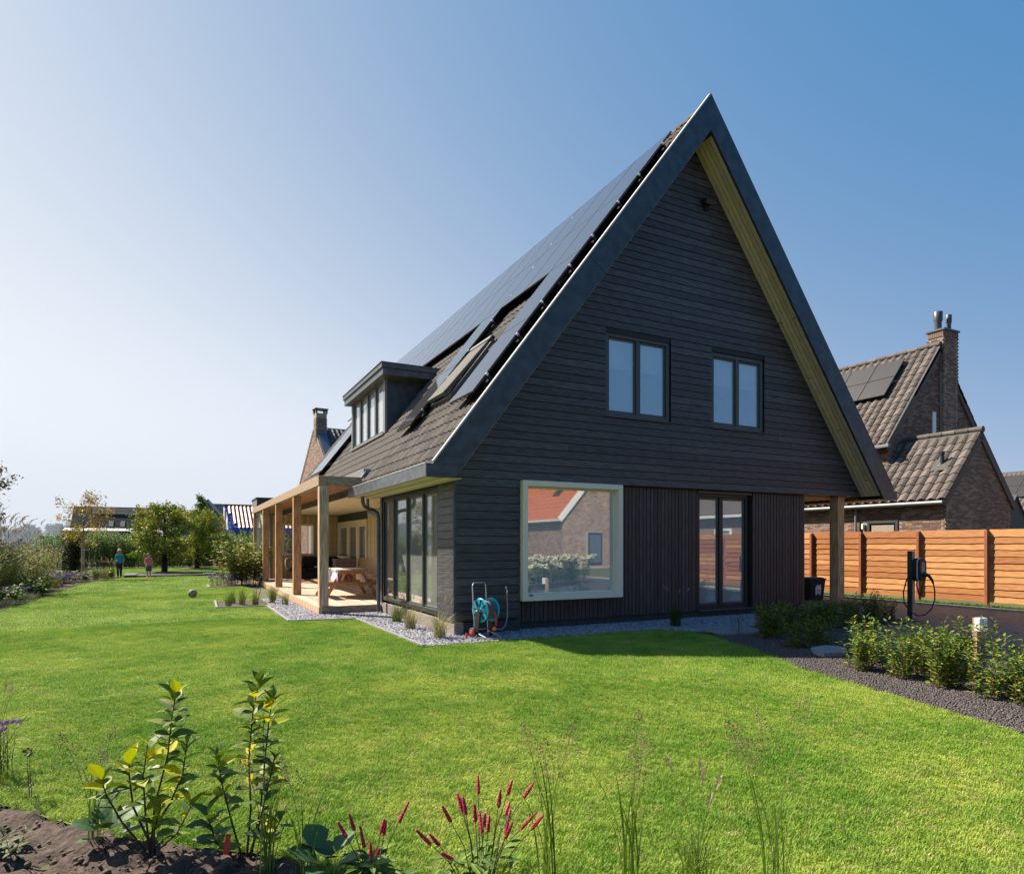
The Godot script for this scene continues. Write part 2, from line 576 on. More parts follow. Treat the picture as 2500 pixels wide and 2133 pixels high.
func grass_tuft(blades: int, h: float, spread: float) -> Mb:
	var m := Mb.new()
	for i in blades:
		var a := R.randf() * TAU
		var o := Vector3(cos(a), 0, sin(a)) * spread * sqrt(R.randf())
		var b := R.randf() * TAU
		var d := Vector3(cos(b), 0, sin(b))
		var s := Vector3(-d.z, 0, d.x)
		var l := h * R.randf_range(0.55, 1.15)
		var t := R.randf_range(0.75, 1.2)
		m.col = Color(t, t * R.randf_range(0.94, 1.06), t)
		m.ribbon([o, o + Vector3.UP * l * 0.6 + d * l * 0.15, o + Vector3.UP * l * 0.85 + d * l * R.randf_range(0.35, 0.8)], [0.0034 * h / 0.04, 0.003 * h / 0.04, 0.0], s)
	return m


func build_ground() -> void:
	var m := Mb.new()
	var far := 900.0
	m.quad(Vector3(-far, -0.02, far), Vector3(far, -0.02, far), Vector3(far, -0.02, -far), Vector3(-far, -0.02, -far))
	struct("ground", m, M.field)
	struct("lawn", sheet(lawn_edge, 0.0), M.lawn)
	struct("lawn", sheet(far_lawn, 0.0), M.lawn)
	struct("slate_gravel_strip", sheet(slate_strip, 0.0), M.gravel_bed)
	struct("lava_gravel_bed", sheet(lava, 0.004), M.lava_bed)
	struct("driveway", sheet(V2([8.2, 6.0, 17.5, 6.0, 17.5, -14.6, 13.7, -14.6, 13.5, -8.0, 10.4, -7.55, 9.0, -5.4, 8.3, -2.0]), 0.002), M.driveway)
	m = Mb.new()
	m.box(Vector3(17.55, 0.02, -5.0), Vector3(0.09, 0.08, 22.0), Basis(), 0.006)
	struct("kerb", m, M.kerb)
	struct("grass_verge", sheet(V2([17.6, 6.0, 18.2, 6.0, 18.2, -16.6, 17.6, -16.6]), 0.0), M.lawn)
	struct("planting_bed", sheet(V2([0.84, -17.82, 1.97, -17.78, 2.09, -20.0, 0.9, -19.9]), 0.006), M.soil)
	struct("planting_bed", sheet(V2([0.97, -26.53, 2.7, -26.5, 2.75, -33.0, 1.92, -33.0, 1.62, -29.5, 0.95, -27.9]), 0.006), M.soil)
	struct("planting_bed", sheet(V2([-1.95, -6.1, -3.25, -8.2, -4.25, -11.5, -4.35, -15.0, -3.87, -19.3, -3.76, -23.6, -3.70, -27.5, -3.61, -31.4, -3.25, -33.5, -2.65, -36.2, -3.0, -38.0, -14.0, -38.0, -14.0, -6.0]), 0.004), M.soil)
	# rough soil of the near bed
	var f := FastNoiseLite.new()
	f.seed = 4
	f.frequency = 1.3
	f.fractal_octaves = 5
	m = Mb.new()
	var n := 110
	var rows := []
	for j in n + 1:
		var p := []
		var q := []
		for i in n + 1:
			var x := -3.2 + 5.6 * i / n
			var z := -1.0 - 5.2 * j / n
			p.append(Vector3(x, 0.0, z))
			q.append(Vector3.UP)
		rows.append([p, q])
	for j in n + 1:
		for i in n + 1:
			var p: Vector3 = rows[j][0][i]
			var deep := -0.05 if Geometry2D.is_point_in_polygon(Vector2(p.x, p.z), lawn_edge) else 0.012
			rows[j][0][i].y = deep + (f.get_noise_2d(p.x * 2.0, p.z * 2.0) * 0.045 + f.get_noise_2d(p.x * 9.0, p.z * 9.0) * 0.04 if deep > 0 else 0.0)
	for j in range(1, n):
		for i in range(1, n):
			rows[j][1][i] = (rows[j - 1][0][i] - rows[j + 1][0][i]).cross(rows[j][0][i + 1] - rows[j][0][i - 1]).normalized()
	m.smooth(rows, false)
	struct("soil_bed", m, M.soil)
	# clods
	var c := Mb.new()
	c.ball(Vector3.ZERO, Vector3(1, 0.7, 0.85), 6, 4)
	var xs := []
	var cols := []
	for i in 9000:
		var o := Vector3(R.randf_range(-3.0, 2.2), 0.015, R.randf_range(-6.0, -1.6))
		if Geometry2D.is_point_in_polygon(Vector2(o.x, o.z), lawn_edge):
			continue
		var s := 0.004 + 0.019 * pow(R.randf(), 2.6)
		xs.append(Transform3D(Basis(Vector3(R.randf(), R.randf(), R.randf()).normalized(), R.randf() * TAU).scaled(Vector3(s, s * 0.8, s)), o))
		var t := R.randf_range(0.7, 1.25)
		cols.append(Color(0.115 * t, 0.076 * t, 0.058 * t))
	copies("soil_clods", c, M.clod, xs, cols)
	# the lawn itself
	var fl := FastNoiseLite.new()
	fl.seed = 12
	fl.frequency = 0.35
	fl.fractal_octaves = 4
	for band in [[0.0, 8.0, 0.036, 0.036, 26], [8.0, 15.0, 0.062, 0.042, 26], [15.0, 26.0, 0.11, 0.048, 26], [26.0, 52.0, 0.19, 0.055, 28]]:
		var step: float = band[2]
		xs = []
		cols = []
		var tuft := grass_tuft(band[4], band[3], step * 0.95)
		var z := 0.6
		while z > -50.0:
			z -= step
			if -z < band[0] * 0.5 - 1.0 or -z > band[1] + 1.0:
				continue
			var x := -4.6
			while x < 9.0:
				x += step
				var o := Vector2(x + R.randf_range(-0.5, 0.5) * step, z + R.randf_range(-0.5, 0.5) * step)
				var d := o.length()
				if d < band[0] or d >= band[1]:
					continue
				var depth := o.x * 0.4555 - o.y * 0.890
				if depth < 2.2 or absf(o.x * 0.890 + o.y * 0.4555) > depth * 0.84 + 0.6:
					continue
				if not (Geometry2D.is_point_in_polygon(o, lawn_edge) or (d > 30.0 and Geometry2D.is_point_in_polygon(o, far_lawn))):
					continue
				var k := fl.get_noise_2d(o.x * 1.2, o.y * 1.2) * 1.1 + fl.get_noise_2d(o.x * 6, o.y * 6) * 0.7 + fl.get_noise_2d(o.x * 30, o.y * 30) * 0.4
				var s := R.randf_range(0.75, 1.25) * (1.0 - 0.25 * k)
				xs.append(Transform3D(Basis(Vector3.UP, R.randf() * TAU).scaled(Vector3(1, s, 1)), Vector3(o.x, 0, o.y)))
				var t := R.randf_range(0.85, 1.15) * (1.0 + 0.25 * k)
				cols.append(Color((0.265 + 0.10 * k) * t, (0.385 + 0.02 * k) * t, (0.06 + 0.02 * k) * t) if R.randf() > 0.05 else Color(0.46 * t, 0.42 * t, 0.17 * t))
		copies("lawn_grass", tuft, M.grass, xs, cols)
	# taller grass against the fence
	xs = []
	cols = []
	var tall := grass_tuft(22, 0.13, 0.06)
	for i in 1500:
		var t := R.randf_range(0.7, 1.2)
		xs.append(Transform3D(Basis(Vector3.UP, R.randf() * TAU).scaled(Vector3.ONE * R.randf_range(0.6, 1.2)), Vector3(R.randf_range(17.62, 17.86), 0, R.randf_range(-15.5, 2.0))))
		cols.append(Color(0.13 * t, 0.20 * t, 0.03 * t))
	copies("verge_grass", tall, M.grass, xs, cols)
	# slate chips and lava
	for g in [[slate_strip, 0.03, 0.026, "slate_chips", M.pebble, Color(0.24, 0.245, 0.30), 12.0, 22.0], [lava, 0.018, 0.012, "lava_stones", M.lava, Color(0.085, 0.072, 0.072), 0.0, 12.5]]:
		var stone := Mb.new()
		if g[1] > 0.02:
			stone.box(Vector3.ZERO, Vector3(1.9, 0.5, 1.1), Basis(), 0.2)
		else:
			stone.ball(Vector3.ZERO, Vector3(1.0, 0.75, 0.9), 6, 4)
		xs = []
		cols = []
		var step: float = g[1]
		var box := Rect2(g[0][0], Vector2.ZERO)
		for q in g[0]:
			box = box.expand(q)
		var x := box.position.x
		while x < box.end.x:
			x += step
			var z := box.position.y
			while z < box.end.y:
				z += step
				var o := Vector2(x + R.randf_range(-0.5, 0.5) * step, z + R.randf_range(-0.5, 0.5) * step)
				var depth := o.x * 0.4555 - o.y * 0.890
				if depth < 3.0 or absf(o.x * 0.890 + o.y * 0.4555) > depth * 0.82 + 0.3 or depth > g[7]:
					continue
				if not Geometry2D.is_point_in_polygon(o, g[0]):
					continue
				var s: float = g[2] * R.randf_range(0.55, 1.15)
				xs.append(Transform3D(Basis(Vector3(R.randf_range(-1, 1), R.randf_range(-0.4, 0.4), R.randf_range(-1, 1)).normalized(), R.randf_range(-0.7, 0.7)) * Basis(Vector3.UP, R.randf() * TAU) * Basis.from_scale(Vector3.ONE * s), Vector3(o.x, s * 0.35 + R.randf() * 0.012, o.y)))
				var t := R.randf_range(0.55, 1.4)
				cols.append(Color(g[5].r * t, g[5].g * t, g[5].b * t))
		copies(g[3], stone, g[4], xs, cols)
	# thin steel edging between lawn and gravel
	m = Mb.new()
	for q in [[3.37, -9.62, 3.335, -13.80], [3.335, -13.80, 1.995, -14.04], [1.995, -14.04, 1.985, -17.75], [1.985, -17.75, 0.80, -17.80], [0.80, -17.80, 0.86, -19.95], [0.95, -26.5, 0.92, -27.9], [0.95, -26.5, 2.2, -26.45]]:
		m.bar(Vector3(q[0], 0.015, q[1]), Vector3(q[2], 0.015, q[3]), 0.05, 0.05)
	struct("edging", m, M.slab)
	# pavers of the drive
	var pav := Mb.new()
	pav.box(Vector3.ZERO, Vector3(0.204, 0.02, 0.100), Basis(), 0.004)
	var drive := V2([9.2, -3.0, 17.48, -3.0, 17.48, -14.4, 13.8, -14.4, 13.6, -8.05, 10.45, -7.6, 9.35, -5.9])
	xs = []
	cols = []
	for i in 45:
		for j in 112:
			var o := Vector2(8.3 + i * 0.21 + 0.105 * (j % 2), -14.4 + j * 0.105)
			var depth := o.x * 0.4555 - o.y * 0.890
			if not Geometry2D.is_point_in_polygon(o, drive) or absf(o.x * 0.890 + o.y * 0.4555) > depth * 0.81:
				continue
			xs.append(Transform3D(Basis(Vector3(R.randf_range(-1, 1), 0, R.randf_range(-1, 1)).normalized(), 0.012), Vector3(o.x, 0.002 + R.randf_range(-0.001, 0.002), o.y)))
	var d := thing("paved_drive", "drive of small dark blue grey pavers in front of the orange fence", "paving")
	pieces("paver", "pavers", pav, [M.paver0, M.paver1, M.paver2, M.paver3], xs, 300, d)
	# stepping slabs at the garden door
	for q in [[9.0, -8.72, 1.0, 0.9, -0.2, "pale square slab set in the slate chips before the garden door"], [8.45, -6.33, 0.85, 0.36, 0.5, "pale natural stone slab lying in the dark gravel between the shrubs"]]:
		m = Mb.new()
		if q[3] > 0.5:
			m.box(Vector3(0, 0.035, 0), Vector3(q[2], 0.05, q[3]), Basis(), 0.008)
		else:
			var pr := PackedVector2Array()
			for k in 12:
				var a := TAU * k / 12
				pr.append(Vector2(cos(a) * q[2] * 0.5, sin(a) * q[3] * 0.62) * R.randf_range(0.9, 1.08))
			m.prism(pr, 0.06, Transform3D(Basis(Vector3.RIGHT, -PI / 2), Vector3(0, 0.01, 0)))
		tag(obj("stepping_stone", m, M.slab, null, Transform3D(Basis(Vector3.UP, q[4]), Vector3(q[0], 0, q[1]))), q[5], "slab")


# ---------------------------------------------------------------- the black house
const ZF := -10.52
const ZB := -9.97
const XR := 9.70
const K := 1.31


func outer(x: float) -> float:
	return 10.84 - K * absf(x - XR)


func under(x: float) -> float:
	return 10.10 - K * absf(x - XR)


func spans(a: float, b: float, cuts: Array) -> Array:   # the interval a..b without the cuts
	var got := [[a, b]]
	for q in cuts:
		var nxt := []
		for g in got:
			if q[1] <= g[0] or q[0] >= g[1]:
				nxt.append(g)
				continue
			if q[0] > g[0]:
				nxt.append([g[0], q[0]])
			if q[1] < g[1]:
				nxt.append([q[1], g[1]])
		got = nxt
	return got


func window(parent: Node, called: String, w: float, h: float, xf: Transform3D, cells: Array, fm: Material, fw := 0.07, fd := 0.09, sash := 0.045, pm: Material = null, blind := 0.0, sash_mat: Material = null) -> Node3D:
	var m := Mb.new()     # cells: widths of the lights as shares of w
	m.box(Vector3(fw / 2, h / 2, -fd / 2), Vector3(fw, h, fd), Basis(), 0.006)
	m.box(Vector3(w - fw / 2, h / 2, -fd / 2), Vector3(fw, h, fd), Basis(), 0.006)
	m.box(Vector3(w / 2, fw / 2, -fd / 2), Vector3(w - 2 * fw - 0.002, fw, fd), Basis(), 0.006)
	m.box(Vector3(w / 2, h - fw / 2, -fd / 2), Vector3(w - 2 * fw - 0.002, fw, fd), Basis(), 0.006)
	var x := fw
	var inner := w - 2 * fw
	var lights := []
	for k in cells.size():
		var x1: float = x + inner * cells[k]
		lights.append([x + (0.0 if k == 0 else fw / 2), x1 - (0.0 if k == cells.size() - 1 else fw / 2)])
		if k < cells.size() - 1:
			m.box(Vector3(x1, h / 2, -fd / 2 - 0.003), Vector3(fw, h - 2 * fw - 0.002, fd), Basis(), 0.006)
		x = x1
	var o := obj(called, m, fm, parent, xf)
	for l in lights:
		var a: float = l[0]
		var b: float = l[1]
		var s := Mb.new()
		var z := -fd * 0.55
		if sash > 0:
			for e in [[a + sash / 2, b - sash / 2]]:
				s.box(Vector3(e[0], h / 2, z), Vector3(sash - 0.002, h - 2 * fw - 0.004, 0.05), Basis(), 0.004)
				s.box(Vector3(e[1], h / 2, z), Vector3(sash - 0.002, h - 2 * fw - 0.004, 0.05), Basis(), 0.004)
			for y in [fw + sash / 2, h - fw - sash / 2]:
				s.box(Vector3((a + b) / 2, y, z), Vector3(b - a - 2 * sash, sash - 0.002, 0.05), Basis(), 0.004)
			obj("sash", s, sash_mat if sash_mat else fm, o)
		var p := Mb.new()
		p.box(Vector3((a + b) / 2, h / 2, z), Vector3(b - a - 2 * sash + 0.008, h - 2 * fw - 2 * sash + 0.008, 0.012))
		obj("pane", p, pm if pm else M.pane, o)
		if blind > 0:
			var bl := Mb.new()
			bl.box(Vector3((a + b) / 2, h - fw - blind / 2, -fd - 0.06), Vector3(b - a, blind, 0.006))
			bl.box(Vector3((a + b) / 2, h - fw - blind - 0.012, -fd - 0.06), Vector3(b - a, 0.024, 0.018))
			obj("roller_blind", bl, M.white_blind, o)
	return o


func shell(parent: Node, called: String, lo: Vector3, hi: Vector3, open: Array, m: Material) -> void:   # the inside of a room; faces named in open are left out
	var t := 0.05
	var c := (lo + hi) / 2
	var s := hi - lo
	var b := Mb.new()
	for f in [["-x", Vector3(lo.x - t / 2, c.y, c.z), Vector3(t, s.y, s.z)], ["+x", Vector3(hi.x + t / 2, c.y, c.z), Vector3(t, s.y, s.z)], ["-y", Vector3(c.x, lo.y - t / 2, c.z), Vector3(s.x, t, s.z)], ["+y", Vector3(c.x, hi.y + t / 2, c.z), Vector3(s.x, t, s.z)], ["-z", Vector3(c.x, c.y, lo.z - t / 2), Vector3(s.x, s.y, t)], ["+z", Vector3(c.x, c.y, hi.z + t / 2), Vector3(s.x, s.y, t)]]:
		if not f[0] in open:
			b.box(f[1], f[2])
	obj(called, b, m, parent)


func tile_mesh(w: float, l: float) -> Mb:   # a pan tile: x across, y out of the roof, z down the slope
	var m := Mb.new()
	var p := []
	for q in [[0.0, -0.022], [0.16, -0.016], [0.34, 0.006], [0.48, 0.025], [0.60, 0.033], [0.72, 0.029], [0.84, 0.012], [0.95, -0.006], [0.975, -0.024], [1.01, -0.024]]:
		p.append(Vector2(q[0] * w, q[1] * w / 0.226))
	for i in p.size() - 1:
		var a := Vector3(p[i].x, p[i].y + 0.012, -l * 0.12)
		var b := Vector3(p[i + 1].x, p[i + 1].y + 0.012, -l * 0.12)
		var d := Vector3(p[i + 1].x, p[i + 1].y + 0.038, l)
		var e := Vector3(p[i].x, p[i].y + 0.038, l)
		m.quad(e, d, b, a)
		m.quad(e - Vector3(0, 0.026, 0), d - Vector3(0, 0.026, 0), d, e)
	return m


func roof_grid(eave: Vector3, across: Vector3, up: Vector3, na: int, nu: int, w: float, l: float, skip = null) -> Array:
	var y := across.cross(up).normalized() * -1.0
	if y.y < 0:
		y = -y
	var bas := Basis(across, y, across.cross(y))
	if bas.z.dot(up) > 0:   # keep z down the slope and the basis right-handed
		bas = Basis(-across, y, -bas.z)
		eave += across * w
	var xs := []
	for j in nu:
		for i in na:
			var o := eave + across * (i * w) + up * ((j + 1) * l)
			if skip != null and skip.call(o):
				continue
			xs.append(Transform3D(bas * Basis(Vector3.FORWARD, R.randf_range(-0.012, 0.012)), o + y * R.randf_range(-0.003, 0.003)))
	return xs


func in_panels(x: float, z: float) -> bool:
	var i := int(floor((-10.42 - z) / 1.14))
	if i < 0 or i > 16:
		return false
	var row := int(floor((x - 4.57) / 1.12))
	if row < 0 or row > 3:
		return false
	return row >= 2 or i in [0, 3, 12, 13]


func build_house() -> void:
	var H := thing("black_timber_house", "steep gabled house clad in black timber boards, solar panels on its roof", "house")
	var b: Mb
	var holes := [[7.46, 9.12, 4.14, 5.83], [10.25, 11.86, 4.14, 5.80]]
	# --- gable cladding, board by board, and what carries it
	var gable := Mb.new()
	for band in [[2.79, 4.14, []], [4.14, 5.80, [[7.46, 9.12], [10.25, 11.86]]], [5.80, 10.0, []]]:
		var y0: float = band[0]
		var y1: float = band[1]
		for s in spans(4.26, 15.22, band[2]):
			var l0: float = maxf(s[0], XR - (10.25 - y0) / K)
			var l1: float = maxf(s[0], XR - (10.25 - y1) / K)
			var r0: float = minf(s[1], XR + (10.25 - y0) / K)
			var r1: float = minf(s[1], XR + (10.25 - y1) / K)
			gable.hexa([Vector3(l0, y0, ZF - 0.024), Vector3(r0, y0, ZF - 0.024), Vector3(r0, y0, ZF - 0.2), Vector3(l0, y0, ZF - 0.2), Vector3(l1, y1, ZF - 0.024), Vector3(r1, y1, ZF - 0.024), Vector3(r1, y1, ZF - 0.2), Vector3(l1, y1, ZF - 0.2)])
	var wall := obj("gable_wall", gable, M.black, H)
	var pitch := 0.148
	for i in range(-17, 50):
		var y0 := 2.79 + i * pitch
		var y1 := y0 + pitch - 0.009
		var lx := 4.243
		var rx := 15.24 if i >= 0 else 5.55
		if XR - (10.16 - y1) / K > XR - 0.1:
			break
		var cuts := []
		for q in holes:
			if y1 > q[2] + 0.02 and y0 < q[3] - 0.02:
				cuts.append([q[0], q[1]])
		if i >= 0 and cuts.is_empty():
			var j: float = [9.13, 10.25, 9.13, 10.25, 12.3, 6.6][(i * 7 + (i / 3)) % 6]
			cuts.append([j - 0.0025, j + 0.0025])
		for s in spans(lx, rx, cuts):
			var l0: float = maxf(s[0], XR - (10.16 - y0) / K)
			var l1: float = maxf(s[0], XR - (10.16 - y1) / K)
			var r0: float = minf(s[1], XR + (10.16 - y0) / K)
			var r1: float = minf(s[1], XR + (10.16 - y1) / K)
			if r1 - l1 < 0.02:
				continue
			b = Mb.new()
			var zz := ZF + R.randf_range(-0.002, 0.002)
			var za := zz - 0.005
			b.hexa([Vector3(l0, y0 + 0.004, zz), Vector3(r0, y0 + 0.004, zz), Vector3(r0, y0, ZF - 0.022), Vector3(l0, y0, ZF - 0.022), Vector3(l1, y1 - 0.004, za), Vector3(r1, y1 - 0.004, za), Vector3(r1, y1, ZF - 0.022), Vector3(l1, y1, ZF - 0.022)])
			obj("board", b, M["black%d" % (R.randi() % 4)], wall)
	# corner pier, its side boards, plinth
	b = Mb.new()
	b.box(Vector3(4.895, 1.515, ZF - 0.112), Vector3(1.262, 2.55, 0.176))
	b.box(Vector3(4.256 + 0.08, 1.515, -10.93), Vector3(0.14, 2.55, 0.8))
	b.box(Vector3(4.256 + 0.08, 1.4, -15.13), Vector3(0.14, 2.6, 0.14))
	b.box(Vector3(4.256 + 0.08, 2.71, -13.2), Vector3(0.16, 0.06, 3.8))
	var pier := obj("corner_pier", b, M.black, H)
	for i in range(-17, 0):
		for s in [[-10.545, -11.31], [-15.05, -15.2]]:
			b = Mb.new()
			var y0 := 2.72 + i * 0.1455
			b.box(Vector3(4.246, y0 + 0.068, (s[0] + s[1]) / 2), Vector3(0.02, 0.137, s[0] - s[1] - 0.004), Basis(Vector3.FORWARD, 0.03), 0.003)
			obj("board", b, M["side%d" % (R.randi() % 4)], pier)
	b = Mb.new()
	b.box(Vector3(4.262, 1.49, ZF + 0.002), Vector3(0.05, 2.48, 0.03), Basis(), 0.004)
	obj("corner_strip", b, M.barge, pier)
	b = Mb.new()
	b.box(Vector3(4.35, 0.105, -12.9), Vector3(0.18, 0.25, 4.72), Basis(), 0.006)
	obj("plinth", b, M.plinth, H)
	b = Mb.new()
	b.box(Vector3(5.0, 0.10, -10.66), Vector3(1.1, 0.24, 0.26), Basis(), 0.006)
	b.box(Vector3(9.45, 0.07, -10.85), Vector3(7.77, 0.20, 0.30), Basis(), 0.006)
	obj("plinth", b, M.plinth_dark, H)
	# --- vertical slats of the ground floor, set back under the gable
	b = Mb.new()
	for s in [[5.53, 9.985, 0.14, 2.79], [11.59, 13.33, 0.14, 2.79]]:
		if s[0] < 6:
			b.box(Vector3(6.68, 0.36, -10.76), Vector3(2.3, 0.44, 0.16))
			b.box(Vector3(8.9, 1.465, -10.76), Vector3(2.17, 2.65, 0.16))
		else:
			b.box(Vector3(12.46, 1.465, -10.76), Vector3(1.74, 2.65, 0.16))
	b.box(Vector3(9.45, 2.80, -10.66), Vector3(7.8, 0.03, 0.24))
	b.box(Vector3(13.28, 1.45, -20.3), Vector3(0.10, 2.66, 18.9))
	var slatted := obj("slatted_wall", b, M.black, H)
	var slat := Mb.new()
	slat.box(Vector3.ZERO, Vector3(0.083, 2.60, 0.034), Basis(), 0.004)
	var sm := slat.mesh()
	var lows := Mb.new()
	lows.box(Vector3.ZERO, Vector3(0.083, 0.40, 0.034), Basis(), 0.004)
	var lm := lows.mesh()
	for i in 46:
		var x := 5.60 + i * 0.0945
		if x < 7.82:
			obj("slat", lm, M["slat%d" % (R.randi() % 4)], slatted, Transform3D(Basis(), Vector3(x, 0.35, -10.663)))
		elif x < 9.95:
			obj("slat", sm, M["slat%d" % (R.randi() % 4)], slatted, Transform3D(Basis(), Vector3(x, 1.46, -10.662 + R.randf_range(-0.002, 0.002))))
	for i in 18:
		obj("slat", sm, M["slat%d" % (R.randi() % 4)], slatted, Transform3D(Basis(), Vector3(11.66 + i * 0.0965, 1.46, -10.662 + R.randf_range(-0.002, 0.002))))
	# --- windows of the front
	for q in holes:
		window(H, "bedroom_window", q[1] - q[0] - 0.02, q[3] - q[2] - 0.02, Transform3D(Basis(), Vector3(q[0] + 0.01, q[2] + 0.01, ZF - 0.045)), [0.5, 0.5], M.frame, 0.085, 0.11, 0.045, M.mirror_pane, 0.55)
		b = Mb.new()
		b.box(Vector3((q[0] + q[1]) / 2, q[2] - 0.012, ZF + 0.006), Vector3(q[1] - q[0] + 0.04, 0.022, 0.075), Basis(), 0.003)
		obj("window_sill", b, M.frame, H)
	var big := window(H, "picture_window", 2.25, 2.22, Transform3D(Basis(), Vector3(5.56, 0.56, -10.42)), [1.0], M.pale_frame, 0.105, 0.30, 0.035, M.mirror_pane, 0.0, M.pale_frame)
	b = Mb.new()
	b.box(Vector3(1.125, 1.45, -0.34), Vector3(2.0, 1.24, 0.006))
	obj("roller_blind", b, M.blind, big)
	b = Mb.new()
	b.box(Vector3(0.17, 0.105, 0.003), Vector3(0.08, 0.022, 0.012), Basis(), 0.003)
	obj("vent_clip", b, M.black, big)
	window(H, "garden_door", 1.58, 2.56, Transform3D(Basis(), Vector3(10.0, 0.17, -10.74)), [0.46, 0.54], M.frame_dark, 0.09, 0.11, 0.055, M.mirror_pane, 0.0, M.frame)
	b = Mb.new()
	b.box(Vector3(10.8, 2.745, -10.72), Vector3(1.6, 0.05, 0.12))
	b.box(Vector3(10.8, 0.16, -10.70), Vector3(1.62, 0.03, 0.16))
	obj("door_trim", b, M.frame, H)
	b = Mb.new()
	b.tube([Vector3(10.83, 1.18, -10.70), Vector3(10.83, 1.18, -10.66), Vector3(10.94, 1.18, -10.66)], 0.011, 6)
	obj("door_handle", b, M.steel, H)
	# three tall panes in the side wall
	window(H, "side_window", 3.73, 2.40, Transform3D(Basis(Vector3.UP, -PI / 2), Vector3(4.262, 0.29, -15.05)), [0.22, 0.265, 0.285, 0.23], M.frame_dark, 0.085, 0.10, 0.04, M.pane, 0.0, M.frame)
	# rooms behind the glass
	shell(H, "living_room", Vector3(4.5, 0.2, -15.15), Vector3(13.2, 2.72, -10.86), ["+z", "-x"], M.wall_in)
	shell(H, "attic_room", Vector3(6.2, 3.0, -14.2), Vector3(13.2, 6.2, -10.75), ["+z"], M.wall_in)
	# --- barge boards, eaves, soffits
	for s in [-1.0, 1.0]:
		for part in [[0.0, 2.99], [2.995, 6.05]] if s < 0 else [[0.0, 3.57], [3.575, 6.05]]:
			b = Mb.new()
			var d0: float = part[0]
			var d1: float = part[1]
			var poly := PackedVector2Array()
			if d0 == 0.0:
				poly.append_array([Vector2(XR, 10.84), Vector2(XR, 10.11)])
			else:
				poly.append_array([Vector2(XR + s * d0, 10.84 - K * d0), Vector2(XR + s * (d0 - 0.355), 10.11 - K * (d0 - 0.355))])
			if d1 > 6.0:
				poly.append_array([Vector2(XR + s * 5.485, 2.925), Vector2(XR + s * 6.043, 2.925)])
			else:
				poly.append_array([Vector2(XR + s * (d1 - 0.355), 10.11 - K * (d1 - 0.355)), Vector2(XR + s * d1, 10.84 - K * d1)])
			b.prism(poly, 0.045, Transform3D(Basis(), Vector3(0, 0, ZB - 0.045)))
			obj("barge_board", b, M.barge, H)
		b = Mb.new()
		var e0: float = XR + s * 6.16
		b.prism(PackedVector2Array([Vector2(e0, 2.921), Vector2(XR + s * 5.488, 2.921), Vector2(XR + s * 5.65, 2.705), Vector2(e0, 2.705)]), 0.045, Transform3D(Basis(), Vector3(0, 0, ZB - 0.045)))
		obj("eave_return", b, M.barge, H)
		b = Mb.new()
		b.bar(Vector3(XR + s * 0.0, 10.862, ZB - 0.05), Vector3(XR + s * 6.03, 10.862 - K * 6.03, ZB - 0.03), 0.075, 0.03, Vector3(s * 0.795, 0.607, 0), 0.004)
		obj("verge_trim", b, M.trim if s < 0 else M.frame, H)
	# roof body
	b = Mb.new()
	for q in [[-1.0, 6.00, -15.46, -10.02], [-1.0, 5.72, -30.0, -15.47], [1.0, 6.00, -30.0, -10.02]]:
		var s: float = q[0]
		var d1: float = q[1]
		b.prism(PackedVector2Array([Vector2(XR, 10.62), Vector2(XR + s * d1, 10.62 - K * d1), Vector2(XR + s * d1, maxf(2.725, 10.42 - K * d1)), Vector2(XR + s * (d1 - 0.42), maxf(2.73, 10.15 - K * (d1 - 0.42))), Vector2(XR, 10.15)]), q[3] - q[2], Transform3D(Basis(), Vector3(0, 0, q[2])))
	b.prism(PackedVector2Array([Vector2(XR - 5.3, 2.9), Vector2(XR + 5.5, 2.9), Vector2(XR, 10.1)]), 0.1, Transform3D(Basis(), Vector3(0, 0, -29.9)))
	var roof := obj("roof", b, M.membrane, H)
	# soffit planks under both verges: five planks a side, butted
	for s in [-1.0, 1.0]:
		for k in 5:
			var z1 := ZB - 0.05 - k * 0.1
			var cut := [0.05, 2.6 + 0.9 * ((k * 3) % 4), 5.58]
			for part in 2:
				b = Mb.new()
				var a0 := Vector3(XR + s * cut[part], 10.10 - K * cut[part] - 0.006, z1 - 0.05)
				var a1 := Vector3(XR + s * (cut[part + 1] - 0.012), 10.10 - K * (cut[part + 1] - 0.012) - 0.006, z1 - 0.05)
				b.bar(a0, a1, 0.086, 0.016, Vector3(s * 0.795, 0.607, 0), 0.003)
				obj("soffit_plank", b, M["soffit%d" % (R.randi() % 4)], roof)
	# eave boxes
	for q in [[-1.0, -15.46, 6.16], [1.0, -30.0, 6.16]]:
		var s: float = q[0]
		var len: float = -10.017 - q[1]
		b = Mb.new()
		b.box(Vector3(XR + s * 6.145, 2.812, -10.017 - len / 2), Vector3(0.03, 0.215, len), Basis(), 0.004)
		b.box(Vector3(XR + s * 5.99, 2.76, -10.017 - len / 2), Vector3(0.03, 0.10, len - 0.01))
		b.box(Vector3(XR + s * 5.9, 2.812, q[1] + 0.015), Vector3(0.45, 0.205, 0.03))
		obj("gutter", b, M.fascia, roof)
		b = Mb.new()
		b.box(Vector3(XR + s * 6.14, 2.928, -10.01 - len / 2), Vector3(0.055, 0.012, len), Basis(), 0.003)
		obj("gutter_lip", b, M.trim, roof)
		for k in 4:
			b = Mb.new()
			b.box(Vector3(XR + s * (6.055 - k * 0.155), 2.703, -10.02 - len / 2), Vector3(0.148, 0.014, len - 0.02), Basis(), 0.003)
			obj("soffit_plank", b, M["soffit%d" % k], roof)
	# eave above the veranda
	b = Mb.new()
	b.box(Vector3(3.935, 3.325, -22.5), Vector3(0.03, 0.20, 14.0), Basis(), 0.004)
	b.box(Vector3(4.10, 3.325, -15.50), Vector3(0.36, 0.20, 0.03), Basis(), 0.004)
